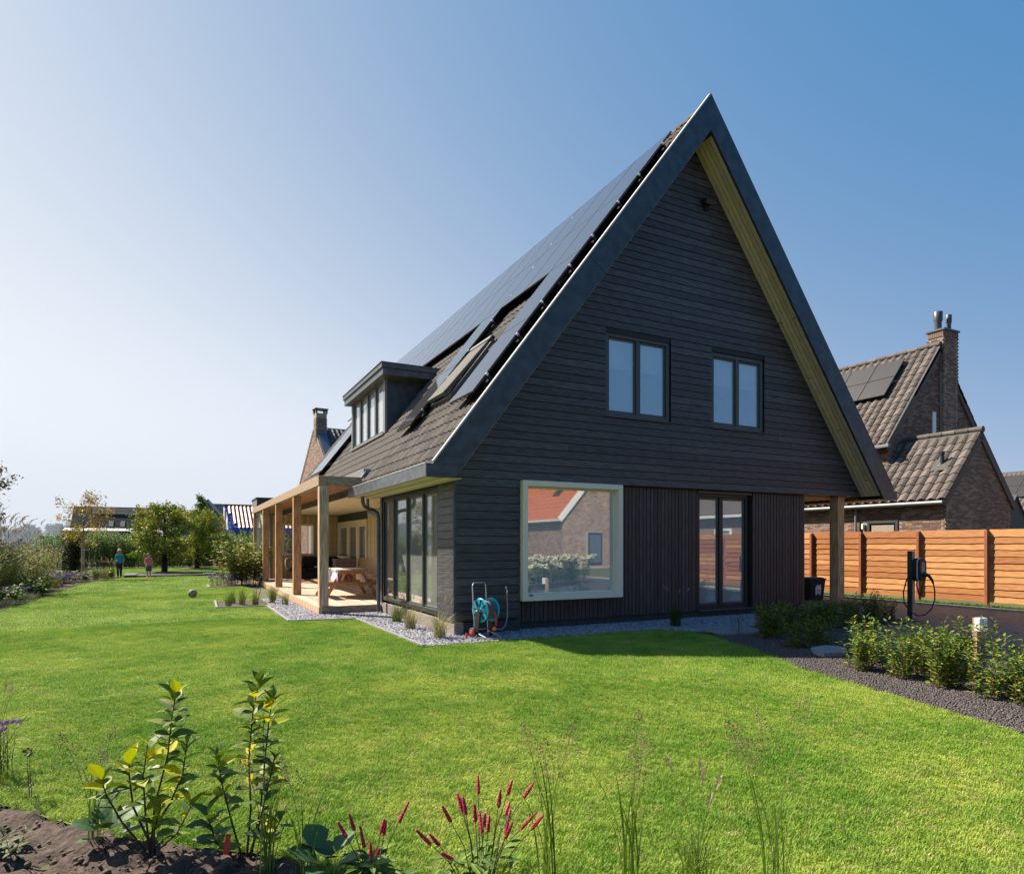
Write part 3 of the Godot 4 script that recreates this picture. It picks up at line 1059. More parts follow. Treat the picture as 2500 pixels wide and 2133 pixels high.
	obj("gutter", b, M.zinc, roof)
	b = Mb.new()
	b.bar(Vector3(3.60, 2.88, -15.47), Vector3(3.97, 3.36, -15.47), 0.14, 0.03, Vector3(-0.795, 0.607, 0))
	obj("flashing", b, M.lead, roof)
	# --- tiles
	var up := Vector3(0.607, 0.795, 0)
	var tile := tile_mesh(0.226, 0.335)
	var xs := roof_grid(Vector3(3.70, 10.66 - K * 6.0, -10.06 - 88 * 0.226), Vector3(0, 0, 1), up, 88, 30, 0.226, 0.335, func(o: Vector3) -> bool:
		if o.z < -15.5 and o.x < 4.0:
			return true
		if in_panels(o.x, o.z) and in_panels(o.x, o.z - 0.3) and in_panels(o.x, o.z + 0.3) and in_panels(o.x - 0.25, o.z):
			return true
		if o.z < -17.7 and o.z > -21.5 and o.x > 5.2 and o.x < 6.6:
			return true
		return o.z < -12.75 and o.z > -13.8 and o.x > 5.15 and o.x < 6.1)
	pieces("roof_tile", "roof_tiles", tile, [M.brown_tile0, M.brown_tile1, M.brown_tile2, M.brown_tile3], xs, 300, roof)
	var ridge := Mb.new()
	for i in 9:
		var a := PI * i / 8.0
		ridge.col = Color.WHITE
		if i:
			var a0 := PI * (i - 1) / 8.0
			ridge.quad(Vector3(cos(a0) * 0.09, sin(a0) * 0.09, 0.2), Vector3(cos(a) * 0.09, sin(a) * 0.09, 0.2), Vector3(cos(a) * 0.12, sin(a) * 0.12, -0.2), Vector3(cos(a0) * 0.12, sin(a0) * 0.12, -0.2))
	var rm := ridge.mesh()
	for i in 49:
		obj("ridge_tile", rm, M["brown_tile%d" % (i % 4)], roof, Transform3D(Basis(Vector3.RIGHT, 0.05), Vector3(XR, 10.62, -10.35 - i * 0.4)))
	# --- solar panels
	var nrm := Vector3(-0.795, 0.607, 0)
	var bas := Basis(Vector3(0, 0, 1), nrm, Vector3(0, 0, 1).cross(nrm))
	var rails := Mb.new()
	var clips := Mb.new()
	for i in 17:
		for row in 4:
			if row < 2 and not i in [0, 3, 12, 13]:
				continue
			var x := 4.57 + 1.12 * (row + 0.5)
			var o := Vector3(x, 11.0 - K * (XR - x), -10.42 - 1.14 * (i + 0.5))
			b = Mb.new()
			b.box(Vector3.ZERO, Vector3(1.128, 0.035, 1.833), Basis(), 0.003)
			var p := obj("solar_panel", b, M.panel_edge, roof, Transform3D(bas, o))
			b = Mb.new()
			b.box(Vector3(0, 0.019, 0), Vector3(1.106, 0.004, 1.812))
			obj("cells", b, M.panel, p)
			for e in [-0.5, 0.5]:
				rails.bar(o - nrm * 0.07 + up * e - Vector3(0, 0, 0.57), o - nrm * 0.07 + up * e + Vector3(0, 0, 0.59), 0.04, 0.09, nrm)
				if i in [0, 3]:
					clips.box(o + up * e + Vector3(0, 0, 0.58), Vector3(0.03, 0.045, 0.05), bas)
					clips.box(o - nrm * 0.07 + up * (e - 0.1) + Vector3(0, 0, 0.59), Vector3(0.03, 0.02, 0.06), bas)
	obj("mounting_rails", rails, M.panel_edge, roof)
	obj("panel_clips", clips, M.steel, roof)
	# --- skylight, opened a hand's width at its lower edge
	var sb := Basis(Vector3(0, 0, 1), nrm, Vector3(0, 0, 1).cross(nrm))
	var so := Vector3(5.60, 10.70 - K * (XR - 5.60), -13.28)
	b = Mb.new()
	for e in [[Vector3(-0.56, 0.03, 0), Vector3(0.08, 0.14, 1.7)], [Vector3(0.56, 0.03, 0), Vector3(0.08, 0.14, 1.7)], [Vector3(0, 0.03, -0.81), Vector3(1.04, 0.14, 0.08)], [Vector3(0, 0.03, 0.81), Vector3(1.04, 0.14, 0.08)]]:
		b.box(e[0], e[1], Basis(), 0.01)
	b.box(Vector3(0, -0.02, 0), Vector3(1.04, 0.02, 1.54))
	var sky := obj("skylight", b, M.frame, roof, Transform3D(sb, so))
	var tilt := Basis(Vector3.RIGHT, -0.045)
	b = Mb.new()
	b.box(tilt * Vector3(0, 0.0, 0.80) + Vector3(0, 0.15, 0), Vector3(1.0, 0.09, 0.07), tilt, 0.01)
	b.box(tilt * Vector3(-0.48, 0.0, 0) + Vector3(0, 0.15, 0), Vector3(0.06, 0.08, 1.52), tilt, 0.01)
	b.box(tilt * Vector3(0.48, 0.0, 0) + Vector3(0, 0.15, 0), Vector3(0.06, 0.08, 1.52), tilt, 0.01)
	obj("sash", b, M.frame, sky)
	b = Mb.new()
	b.box(tilt * Vector3(0, 0.035, 0) + Vector3(0, 0.15, 0), Vector3(0.89, 0.015, 1.5), tilt)
	obj("sun_screen", b, M.screen_cloth, sky)
	b = Mb.new()
	b.box(Vector3(0, 0.12, -0.86), Vector3(1.16, 0.10, 0.14), Basis(), 0.02)
	obj("screen_box", b, M.frame_dark, sky)
	window(roof, "skylight", 0.9, 1.1, Transform3D(Basis(Vector3(0, 0, 1), up, nrm), Vector3(4.93, 10.72 - K * (XR - 4.93), -23.9) + nrm * 0.03), [1.0], M.frame, 0.07, 0.1, 0.04, M.mirror_pane)
	# --- dormer
	b = Mb.new()
	for z in [-17.69, -21.57]:
		b.prism(PackedVector2Array([Vector2(5.13, 4.60), Vector2(6.55, 6.44), Vector2(5.13, 6.44)]), 0.05, Transform3D(Basis(), Vector3(0, 0, z)))
	var dor := obj("dormer", b, M.barge, roof)
	b = Mb.new()
	b.box(Vector3(5.95, 6.285, -19.42), Vector3(2.2, 0.17, 4.62), Basis(), 0.006)
	b.box(Vector3(5.94, 6.44, -19.42), Vector3(2.26, 0.13, 4.68), Basis(), 0.006)
	b.box(Vector3(5.935, 6.517, -19.42), Vector3(2.29, 0.022, 4.71), Basis(), 0.003)
	obj("dormer_roof", b, M.fascia, dor)
	b = Mb.new()
	b.box(Vector3(5.09, 5.48, -17.74), Vector3(0.07, 1.55, 0.20), Basis(), 0.005)
	b.box(Vector3(5.09, 5.48, -21.52), Vector3(0.07, 1.55, 0.14), Basis(), 0.005)
	b.box(Vector3(5.06, 4.69, -19.63), Vector3(0.12, 0.05, 3.9), Basis(), 0.005)
	obj("dormer_trim", b, M.zinc, dor)
	for k in 4:
		var f := Mb.new()
		var z0 := -21.44 + k * 0.90
		for e in [[z0 + 0.04, 0.08], [z0 + 0.86, 0.08]]:
			f.box(Vector3(5.12, 5.48, e[0]), Vector3(0.08, 1.50, e[1]), Basis(), 0.006)
		for y in [4.77, 6.19]:
			f.box(Vector3(5.12, y, z0 + 0.45), Vector3(0.08, 0.08, 0.74), Basis(), 0.006)
		obj("dormer_window", f, M.frame, dor)
		f = Mb.new()
		f.box(Vector3(5.135, 5.48, z0 + 0.45), Vector3(0.012, 1.34, 0.75))
		obj("dormer_pane", f, M.mirror_pane, dor)
		if k != 2:
			f = Mb.new()
			for q in 7:
				f.box(Vector3(5.23 + 0.012 * (q % 2), 5.48, z0 + 0.47 + q * 0.045), Vector3(0.012, 1.4, 0.045), Basis(Vector3.UP, 0.3 * (1 - 2 * (q % 2))))
			obj("curtain", f, M.blind, dor)
	b = Mb.new()
	b.box(Vector3(5.9, 5.3, -19.6), Vector3(0.05, 1.9, 3.8))
	obj("dormer_back", b, M.wall_in, dor)
	# --- lamp in the peak
	b = Mb.new()
	b.box(Vector3(10.06, 8.93, ZF + 0.10), Vector3(0.26, 0.10, 0.20), Basis(Vector3.RIGHT, 0.5), 0.01)
	b.box(Vector3(10.06, 8.86, ZF + 0.03), Vector3(0.10, 0.16, 0.06), Basis(), 0.006)
	obj("floodlight", b, M.frame_dark, H)
	# --- veranda: back wall, far wall with its window, ceiling, glazed doors
	b = Mb.new()
	b.box(Vector3(6.25, 1.55, -19.6), Vector3(0.1, 2.72, 8.6))
	b.box(Vector3(6.25, 2.72, -26.5), Vector3(0.1, 0.36, 5.2))
	b.box(Vector3(5.68, 1.55, -29.08), Vector3(1.02, 2.72, 0.1))
	b.box(Vector3(3.56, 1.55, -29.08), Vector3(0.62, 2.72, 0.1))
	b.box(Vector3(4.52, 0.66, -29.08), Vector3(1.30, 0.95, 0.1))
	b.box(Vector3(4.52, 2.70, -29.08), Vector3(1.30, 0.42, 0.1))
	b.box(Vector3(5.35, 1.4, -15.24), Vector3(2.0, 2.7, 0.06))
	var ver := obj("veranda_wall", b, M.wall_in, H)
	for i in 26:
		var x := 3.30 + i * 0.115
		for s in spans(0.2, 2.86, [[1.12, 2.5]] if x > 3.83 and x < 5.2 else []):
			b = Mb.new()
			b.box(Vector3(x, (s[0] + s[1]) / 2, -29.015), Vector3(0.108, s[1] - s[0], 0.022), Basis(), 0.003)
			obj("plank", b, M["plank%d" % (i % 4)], ver)
	for i in 60:
		b = Mb.new()
		b.box(Vector3(6.188, 1.53, -15.4 - i * 0.142), Vector3(0.02, 2.66, 0.134), Basis(), 0.003)
		if i < 60:
			obj("plank", b, M["plank%d" % (i % 4)], ver)
	window(H, "veranda_window", 1.32, 1.36, Transform3D(Basis(), Vector3(3.86, 1.13, -28.99)), [1.0], M.pale_frame, 0.05, 0.08, 0.03, M.pane)
	window(H, "glazed_door", 5.0, 2.38, Transform3D(Basis(Vector3.UP, -PI / 2), Vector3(6.17, 0.18, -29.0)), [0.36, 0.34, 0.30], M.cream_frame, 0.16, 0.12, 0.10, M.pane, 0.0, M.cream_frame)
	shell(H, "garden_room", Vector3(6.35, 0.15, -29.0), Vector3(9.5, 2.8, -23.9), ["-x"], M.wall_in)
	b = Mb.new()
	b.box(Vector3(5.02, 2.90, -22.2), Vector3(2.36, 0.05, 13.5))
	obj("veranda_ceiling", b, M.ceiling, H)
	for i in 6:
		b = Mb.new()
		b.lathe([Vector2(0.05, -0.008), Vector2(0.05, 0.0), Vector2(0.005, 0.0)], 10, Transform3D(Basis(), Vector3(4.5 + 0.8 * (i % 2), 2.874, -17.0 - 2.2 * i)))
		obj("ceiling_spot", b, M.steel, H)
	b = Mb.new()
	b.box(Vector3(3.84, 2.90, -22.3), Vector3(0.05, 0.14, 13.6))
	obj("steel_beam", b, M.frame_dark, H)
	# --- open porch on the right: post, ceiling, raised floor
	b = Mb.new()
	b.box(Vector3(14.5, 0.05, -12.5), Vector3(2.3, 0.14, 3.6), Basis(), 0.005)
	obj("porch_floor", b, M.terracotta, H)
	b = Mb.new()
	b.box(Vector3(14.62, 1.455, -10.72), Vector3(0.24, 2.67, 0.24), Basis(), 0.006)
	obj("porch_post", b, M.porch_post, H)
	for i in 18:
		b = Mb.new()
		b.box(Vector3(14.55, 2.775, -10.85 - i * 0.13), Vector3(2.46, 0.02, 0.123), Basis(), 0.003)
		obj("ceiling_plank", b, M["plank%d" % (i % 4)], H)
	b = Mb.new()
	b.box(Vector3(15.5, 2.74, -12.2), Vector3(0.12, 0.10, 2.9), Basis(), 0.004)
	obj("porch_beam", b, M.porch_post, H)
	# --- rainwater pipes at the end of the side wall
	b = Mb.new()
	b.tube([Vector3(3.70, 2.72, -14.72), Vector3(3.70, 2.58, -14.72), Vector3(3.74, 2.48, -14.74), Vector3(3.84, 2.42, -14.78), Vector3(3.98, 2.40, -14.84), Vector3(4.08, 2.34, -14.88), Vector3(4.12, 2.22, -14.90), Vector3(4.12, 0.05, -14.90)], 0.042, 12)
	for y in [0.55, 1.75]:
		b.tube([Vector3(4.12, y, -14.90), Vector3(4.12, y + 0.03, -14.90)], 0.05, 12)
	b.tube([Vector3(4.12, 1.0, -14.90), Vector3(4.12, 1.06, -14.90)], 0.047, 12)
	obj("downpipe", b, M.fascia, H)
	b = Mb.new()
	b.tube([Vector3(3.98, 2.88, -15.35), Vector3(3.98, 2.45, -15.35), Vector3(4.0, 2.36, -15.3), Vector3(4.07, 2.30, -15.1), Vector3(4.10, 2.28, -14.94)], 0.038, 10)
	obj("downpipe", b, M.zinc, H)
	# --- boarded box above the far end of the veranda roof
	var X := thing("boarded_box", "grey boarded box with dark top on the far end of the pergola roof", "roof box")
	b = Mb.new()
	b.box(Vector3(3.6, 3.30, -31.2), Vector3(1.25, 0.55, 2.0))
	var xw := obj("wall", b, M.frame_dark, X)
	for i in 4:
		b = Mb.new()
		b.box(Vector3(2.962, 3.10 + i * 0.14, -31.2), Vector3(0.025, 0.131, 2.02), Basis(), 0.003)
		obj("board", b, M.zinc, xw)
	b = Mb.new()
	b.box(Vector3(3.6, 3.62, -31.2), Vector3(1.36, 0.07, 2.1), Basis(), 0.005)
	obj("roof_edge", b, M.frame_dark, X)
	b = Mb.new()
	b.box(Vector3(4.15, 1.55, -31.2), Vector3(0.12, 2.95, 0.12))
	obj("bracket_post", b, M.frame_dark, X)


func build_pergola() -> void:
	var P := thing("pergola", "long timber pergola with square posts along the edge of the deck", "pergola")
	var b: Mb
	var zs := [-15.27, -19.06, -22.85, -26.62, -30.22]
	for i in 5:
		b = Mb.new()
		b.box(Vector3(2.925, 1.56, zs[i]), Vector3(0.21, 2.78, 0.21), Basis(), 0.008)
		obj("post", b, M.post_pale if i == 0 else M.post_red, P)
	b = Mb.new()
	b.box(Vector3(2.90, 3.065, -22.75), Vector3(0.19, 0.23, 15.15), Basis(), 0.008)
	obj("front_beam", b, M.beam, P)
	b = Mb.new()
	b.box(Vector3(3.40, 3.065, -15.25), Vector3(0.80, 0.23, 0.15), Basis(), 0.008)
	obj("end_beam", b, M.beam_grey, P)
	for i in 50:
		b = Mb.new()
		b.box(Vector3(3.41, 3.03 + 0.004 * (i % 3), -15.45 - i * 0.29), Vector3(0.80, 0.03, 0.275), Basis(), 0.004)
		obj("roof_plank", b, M.roof_wood, P)
	var st := thing("steel_column", "slim grey steel column between the far pergola posts", "column", Vector3(3.35, 0.18, -28.6))
	b = Mb.new()
	b.box(Vector3(0, 1.36, 0), Vector3(0.10, 2.72, 0.10), Basis(), 0.004)
	obj("shaft", b, M.zinc, st)
	b = Mb.new()
	b.box(Vector3(0, 0.008, 0), Vector3(0.18, 0.016, 0.18), Basis(), 0.003)
	obj("base_plate", b, M.zinc, st)
	var g := thing("glass_wind_screen", "glass wind screen closing the far end of the pergola", "glass screen", Vector3(2.93, 0.18, -28.5))
	b = Mb.new()
	for y in [0.03, 2.70]:
		b.box(Vector3(0, y, 0), Vector3(0.05, 0.06, 3.2), Basis(), 0.004)
	for z in [-1.58, 1.58]:
		b.box(Vector3(0, 1.365, z), Vector3(0.05, 2.61, 0.05), Basis(), 0.004)
	obj("frame", b, M.zinc, g)
	b = Mb.new()
	b.box(Vector3(0, 1.365, 0), Vector3(0.012, 2.6, 3.1))
	obj("pane", b, M.screen_pane, g)
	# the deck: edge beams, then boards running along it
	var D := thing("timber_deck", "low deck of pinkish brown boards under the pergola", "deck")
	b = Mb.new()
	b.box(Vector3(2.835, 0.085, -22.9), Vector3(0.075, 0.19, 15.56), Basis(), 0.006)
	obj("edge_beam", b, M.post_pale, D)
	b = Mb.new()
	b.box(Vector3(3.56, 0.085, -15.16), Vector3(1.37, 0.19, 0.075), Basis(), 0.006)
	obj("edge_beam", b, M.beam_grey, D)
	b = Mb.new()
	b.box(Vector3(4.5, 0.06, -22.9), Vector3(3.2, 0.12, 15.3))
	obj("deck_frame", b, M.frame_dark, D)
	for i in 23:
		for k in 4:
			b = Mb.new()
			var z0: float = [-15.20, -19.3, -23.1, -26.6, -30.6][k] + (0.0 if k == 0 else 0.8 * (i % 2))
			var z1: float = [-15.20, -19.3, -23.1, -26.6, -30.6][k + 1] + (0.0 if k == 3 else 0.8 * (i % 2))
			b.box(Vector3(2.945 + i * 0.145, 0.165 + R.randf_range(-0.001, 0.001), (z0 + z1) / 2), Vector3(0.139, 0.03, z0 - z1 - 0.004), Basis(), 0.004)
			obj("deck_board", b, M["deck%d" % (R.randi() % 4)], D)


# ---------------------------------------------------------------- the houses around
func brick_face(parent: Node, o: Vector3, across: Vector3, w: float, h: float, inside: Callable, most: int, tone := 1.0) -> void:
	var nrm := across.cross(Vector3.UP).normalized()
	var m := Mb.new()
	m.box(Vector3.ZERO, Vector3(0.208, 0.051, 0.03))
	var me := m.mesh()
	var xs := []
	var bas := Basis(across, Vector3.UP, nrm)
	for j in int(h / 0.0625):
		var u := 0.11 - 0.11 * (j % 2)
		while u < w + 0.02:
			var v := (j + 0.5) * 0.0625
			if inside.call(u, v):
				var p := o + across * u + Vector3.UP * v - nrm * (0.015 - 0.004 - R.randf_range(0, 0.003))
				xs.append(Transform3D(bas * Basis.from_scale(Vector3(1 if u > 0.05 and u < w - 0.05 else 0.5, 1, 1)), p))
			u += 0.218
	var cols := []
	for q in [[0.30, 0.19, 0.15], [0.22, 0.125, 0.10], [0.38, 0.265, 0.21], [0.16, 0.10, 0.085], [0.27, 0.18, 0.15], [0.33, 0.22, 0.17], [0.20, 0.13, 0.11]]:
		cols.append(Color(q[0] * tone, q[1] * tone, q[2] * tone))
	var got := nearest(xs, most)
	for x in got[0]:
		obj("brick", me, M["brick%d" % (R.randi() % 4)], parent, x)
	if got[1].size():
		got[1].shuffle()
		copies("bricks", me, M.bricks, got[1], cols, parent)


func roof_side(parent: Node, called: String, eave: Vector3, across: Vector3, up: Vector3, len: float, rise: float, key: String, w: float, l: float, most: int, skip = null) -> void:
	var xs := roof_grid(eave, across, up, int(len / w), int(rise / l), w, l, skip)
	pieces(called, called + "s", tile_mesh(w, l), [M[key + "_tile0"], M[key + "_tile1"], M[key + "_tile2"], M[key + "_tile3"]], xs, most, parent)


func gable_body(cx: float, half: float, eave: float, apex: float, z0: float, z1: float, ov := 0.12) -> Mb:   # walls of a plain gabled house, ridge along z
	var m := Mb.new()
	m.prism(PackedVector2Array([Vector2(cx - half, 0), Vector2(cx + half, 0), Vector2(cx + half, eave), Vector2(cx, apex), Vector2(cx - half, eave)]), z1 - z0, Transform3D(Basis(), Vector3(0, 0, z0)))
	return m


func roof_slabs(cx: float, half: float, eave: float, apex: float, z0: float, z1: float, t := 0.14) -> Mb:
	var m := Mb.new()
	for s in [-1.0, 1.0]:
		var k := (apex - eave) / half
		var e: float = half + 0.18
		m.prism(PackedVector2Array([Vector2(cx, apex + 0.02), Vector2(cx + s * e, apex + 0.02 - k * e), Vector2(cx + s * e, apex + 0.02 - k * e + t), Vector2(cx, apex + 0.02 + t * 1.25)]), z1 - z0, Transform3D(Basis(), Vector3(0, 0, z0)))
	return m


func panel_grid(parent: Node, o: Vector3, across: Vector3, up: Vector3, nx: int, ny: int, w: float, h: float) -> void:
	var nrm := up.cross(across).normalized()
	if nrm.y < 0:
		nrm = -nrm
	var bas := Basis(across, nrm, across.cross(nrm))
	for i in nx:
		for j in ny:
			var b := Mb.new()
			b.box(Vector3.ZERO, Vector3(w - 0.02, 0.04, h - 0.02), Basis(), 0.004)
			b.box(Vector3(0, 0.021, 0), Vector3(w - 0.05, 0.004, h - 0.05))
			obj("solar_panel", b, M.panel_matt, parent, Transform3D(bas, o + across * (w * (i + 0.5)) + up * (h * (j + 0.5)) + nrm * 0.16))


func build_neighbours() -> void:
	var b: Mb
	# --- right: brick house with chimney, and its lower wing towards the fence
	var N := thing("brick_house", "dark brick house with grey pan tiles and a tall brick chimney behind the fence", "house")
	var body := obj("wall", gable_body(24.4, 2.95, 5.05, 8.62, -26.0, -13.8), M.dark_mortar, N)
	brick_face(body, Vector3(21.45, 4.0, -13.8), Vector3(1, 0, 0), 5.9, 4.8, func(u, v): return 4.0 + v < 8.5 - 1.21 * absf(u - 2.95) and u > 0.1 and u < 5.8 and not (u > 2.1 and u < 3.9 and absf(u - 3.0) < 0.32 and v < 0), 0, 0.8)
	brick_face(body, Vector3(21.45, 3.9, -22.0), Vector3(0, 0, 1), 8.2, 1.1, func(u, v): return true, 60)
	var roof := obj("roof", roof_slabs(24.4, 2.95, 5.05, 8.62, -26.1, -13.72), M.membrane, N)
	var rise := sqrt(3.13 * 3.13 + 3.79 * 3.79)
	var up := Vector3(3.13, 3.79, 0).normalized()
	var e := Vector3(24.4 - 3.13, 8.80 - 3.79, -26.1)
	roof_side(roof, "roof_tile", e, Vector3(0, 0, 1), up, 12.4, rise, "grey", 0.30, 0.345, 300, func(o: Vector3) -> bool: return o.z > -21.1 and o.z < -14.9 and o.y > 6.95 and o.y < 8.4)
	roof_side(roof, "far_slope_tile", Vector3(24.4 + 3.13, 8.80 - 3.79, -13.7), Vector3(0, 0, -1), Vector3(-3.13, 3.79, 0).normalized(), 1.2, rise, "grey", 0.30, 0.345, 0)
	for i in 31:
		b = Mb.new()
		b.tube([Vector3(0, 0, 0.21), Vector3(0, 0.01, -0.21)], [0.105, 0.09], 10)
		obj("ridge_tile", b, M["grey_tile%d" % (i % 4)], roof, Transform3D(Basis(), Vector3(24.4, 8.82, -13.95 - i * 0.4)))
	panel_grid(roof, e + up * 2.45 + Vector3(0, 0, 5.0), Vector3(0, 0, 1), up, 6, 2, 1.06, 0.98)
	for s in [-1.0, 1.0]:
		b = Mb.new()
		b.bar(Vector3(24.4, 8.62, -13.76), Vector3(24.4 + s * 3.1, 8.62 - 1.21 * 3.1, -13.76), 0.08, 0.2, Vector3(s * 0.77, 0.637, 0), 0.005)
		obj("verge_board", b, M.dark_mortar, roof)
	b = Mb.new()
	b.box(Vector3(21.24, 4.93, -19.8), Vector3(0.14, 0.12, 12.4), Basis(), 0.02)
	obj("gutter", b, M.zinc, roof)
	b = Mb.new()
	b.box(Vector3(24.87, 4.66, -13.94), Vector3(0.86, 9.32, 0.56))
	var ch := obj("chimney", b, M.mortar, N)
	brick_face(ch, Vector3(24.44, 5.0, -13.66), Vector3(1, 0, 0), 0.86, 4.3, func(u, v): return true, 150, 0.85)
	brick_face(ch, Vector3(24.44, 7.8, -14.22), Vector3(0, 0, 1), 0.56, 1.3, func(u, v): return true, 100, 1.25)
	b = Mb.new()
	for k in 9:
		b.box(Vector3(24.43, 9.21, -14.19 + k * 0.063), Vector3(0.03, 0.2, 0.052))
		b.box(Vector3(24.47 + k * 0.1, 9.21, -13.65), Vector3(0.052, 0.2, 0.03))
	obj("brick_crown", b, M.brick0, ch)
	b = Mb.new()
	b.box(Vector3(24.87, 9.36, -13.94), Vector3(0.98, 0.07, 0.68), Basis(), 0.006)
	obj("chimney_cap", b, M.lead, ch)
	for q in [[24.72, 0.15, 0.72, -14.02], [25.1, 0.10, 0.62, -13.86]]:
		b = Mb.new()
		b.lathe([Vector2(q[1] * 0.8, 0), Vector2(q[1] * 0.8, q[2] * 0.5), Vector2(q[1], q[2] * 0.55), Vector2(q[1], q[2]), Vector2(0.01, q[2])], 16, Transform3D(Basis(), Vector3(q[0], 9.39, q[3])))
		obj("flue_pipe", b, M.frame, ch)
	b = Mb.new()
	b.box(Vector3(24.05, 5.4, -13.78), Vector3(0.2, 1.9, 0.05), Basis(), 0.005)
	obj("slit_window", b, M.white, N)
	# the wing
	var wing := obj("wing_wall", gable_body(22.3, 1.8, 2.98, 5.02, -18.5, -11.4), M.mortar, N)
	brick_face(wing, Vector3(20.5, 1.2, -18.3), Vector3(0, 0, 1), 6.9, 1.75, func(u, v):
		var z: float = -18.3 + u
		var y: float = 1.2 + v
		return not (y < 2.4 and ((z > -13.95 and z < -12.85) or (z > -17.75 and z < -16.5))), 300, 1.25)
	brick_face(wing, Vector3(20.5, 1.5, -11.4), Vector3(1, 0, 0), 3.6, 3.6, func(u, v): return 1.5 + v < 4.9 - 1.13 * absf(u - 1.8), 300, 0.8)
	roof = obj("wing_roof", roof_slabs(22.3, 1.8, 2.98, 5.02, -18.5, -11.33), M.membrane, N)
	rise = sqrt(1.98 * 1.98 + 2.24 * 2.24)
	up = Vector3(1.98, 2.24, 0).normalized()
	roof_side(roof, "roof_tile", Vector3(20.32, 5.20 - 2.24, -18.5), Vector3(0, 0, 1), up, 7.2, rise, "grey", 0.30, 0.345, 300)
	for i in 18:
		b = Mb.new()
		b.tube([Vector3(0, 0, 0.21), Vector3(0, 0.01, -0.21)], [0.105, 0.09], 10)
		obj("ridge_tile", b, M["grey_tile%d" % (i % 4)], roof, Transform3D(Basis(), Vector3(22.3, 5.2, -11.5 - i * 0.4)))
	for s in [-1.0, 1.0]:
		b = Mb.new()
		b.bar(Vector3(22.3, 4.98, -11.36), Vector3(22.3 + s * 1.95, 4.98 - 1.133 * 1.95, -11.36), 0.07, 0.16, Vector3(s * 0.75, 0.66, 0), 0.005)
		obj("verge_board", b, M.dark_mortar, roof)
	b = Mb.new()
	b.tube([Vector3(20.27, 2.86, -18.4), Vector3(20.27, 2.86, -11.36)], 0.065, 10)
	b.tube([Vector3(20.40, 2.8, -14.25), Vector3(20.40, 0.0, -14.25)], 0.04, 10)
	obj("gutter", b, M.zinc, roof)
	b = Mb.new()
	b.tube([Vector3(21.3, 3.95, -11.95), Vector3(21.3, 4.5, -11.95)], 0.055, 12)
	b.tube([Vector3(21.3, 4.42, -11.95), Vector3(21.3, 4.52, -11.95)], 0.07, 12)
	b.box(Vector3(21.25, 4.10, -11.95), Vector3(0.5, 0.02, 0.5), Basis(Vector3(0, 0, 1), 0.847))
	obj("vent_pipe", b, M.frame_dark, roof)
	for z in [-13.9, -17.7]:
		window(N, "wing_window", 1.05 if z > -15 else 1.2, 1.2, Transform3D(Basis(Vector3.UP, -PI / 2), Vector3(20.47, 1.18, z)), [1.0], M.frame, 0.09, 0.1, 0.06, M.mirror_pane)
		b = Mb.new()
		for k in 19:
			b.box(Vector3(20.49, 2.51, z - 0.03 + k * 0.063), Vector3(0.03, 0.2, 0.052))
		obj("brick_lintel", b, M.brick1, N)
	for z in [-14.02, -15.16]:
		b = Mb.new()
		b.box(Vector3(20.44, 2.2, z), Vector3(0.08, 0.20, 0.09), Basis(), 0.02)
		obj("wall_lamp", b, M.white, N)
	# --- two further roofs at the right edge
	var F := thing("brick_house", "distant house whose tiled roof with dark solar panels shows at the right edge", "house")
	obj("wall", gable_body(60.0, 3.6, 3.6, 7.3, -42.0, -25.0), M.dark_mortar, F)
	roof = obj("roof", roof_slabs(60.0, 3.6, 3.6, 7.3, -42.0, -24.9), M.membrane, F)
	up = Vector3(3.7, 3.8, 0).normalized()
	roof_side(roof, "roof_tile", Vector3(60.0 - 3.78, 7.46 - 3.88, -42.0), Vector3(0, 0, 1), up, 17.0, 5.4, "grey", 0.33, 0.40, 0)
	panel_grid(roof, Vector3(56.22, 3.58, -34.0) + up * 2.2, Vector3(0, 0, 1), up, 6, 2, 1.4, 1.3)
	F = thing("brick_wing", "small far brick gable in front of the panelled roof at the right edge", "house")
	obj("wall", gable_body(51.4, 1.75, 2.7, 4.85, -30.0, -24.0), M.dark_mortar, F)
	roof = obj("roof", roof_slabs(51.4, 1.75, 2.7, 4.85, -30.0, -23.9), M.membrane, F)
	roof_side(roof, "roof_tile", Vector3(51.4 - 1.93, 5.0 - 2.37, -30.0), Vector3(0, 0, 1), Vector3(1.93, 2.37, 0).normalized(), 6.0, 3.0, "slate", 0.3, 0.36, 0)
	# --- brick house with chimney beyond the veranda
	var B := thing("brick_house", "tall orange brick house with chimney and slate tiles beyond the pergola", "house", Vector3(8.2, 0, -46.0), deg_to_rad(-84.0))
	var wall := obj("wall", gable_body(0, 5.6, 4.0, 9.55, -9.0, 0.0), M.mortar, B)
	brick_face(wall, Vector3(-5.6, 0.1, 0), Vector3(1, 0, 0), 11.2, 9.4, func(u, v): return v < 9.3 - 0.99 * absf(u - 5.6) and not (v > 0.8 and v < 2.9 and ((u > 4.1 and u < 4.9) or (u > 6.6 and u < 7.5) or (u > 9.0 and u < 9.9))), 0, 1.45)
	for x in [-1.5, 1.0, 3.4]:
		window(B, "dark_window", 0.85, 2.1, Transform3D(Basis(), Vector3(x, 0.9, 0.02)), [1.0], M.frame_dark, 0.07, 0.1, 0.0, M.mirror_pane)
	roof = obj("roof", roof_slabs(0, 5.6, 4.0, 9.55, -9.0, -0.1), M.membrane, B)
	up = Vector3(-5.78, 5.73, 0).normalized()
	roof_side(roof, "roof_tile", Vector3(5.78, 9.73 - 5.73, -0.4), Vector3(0, 0, -1), up, 8.6, 8.1, "slate", 0.33, 0.38, 120)
	b = Mb.new()
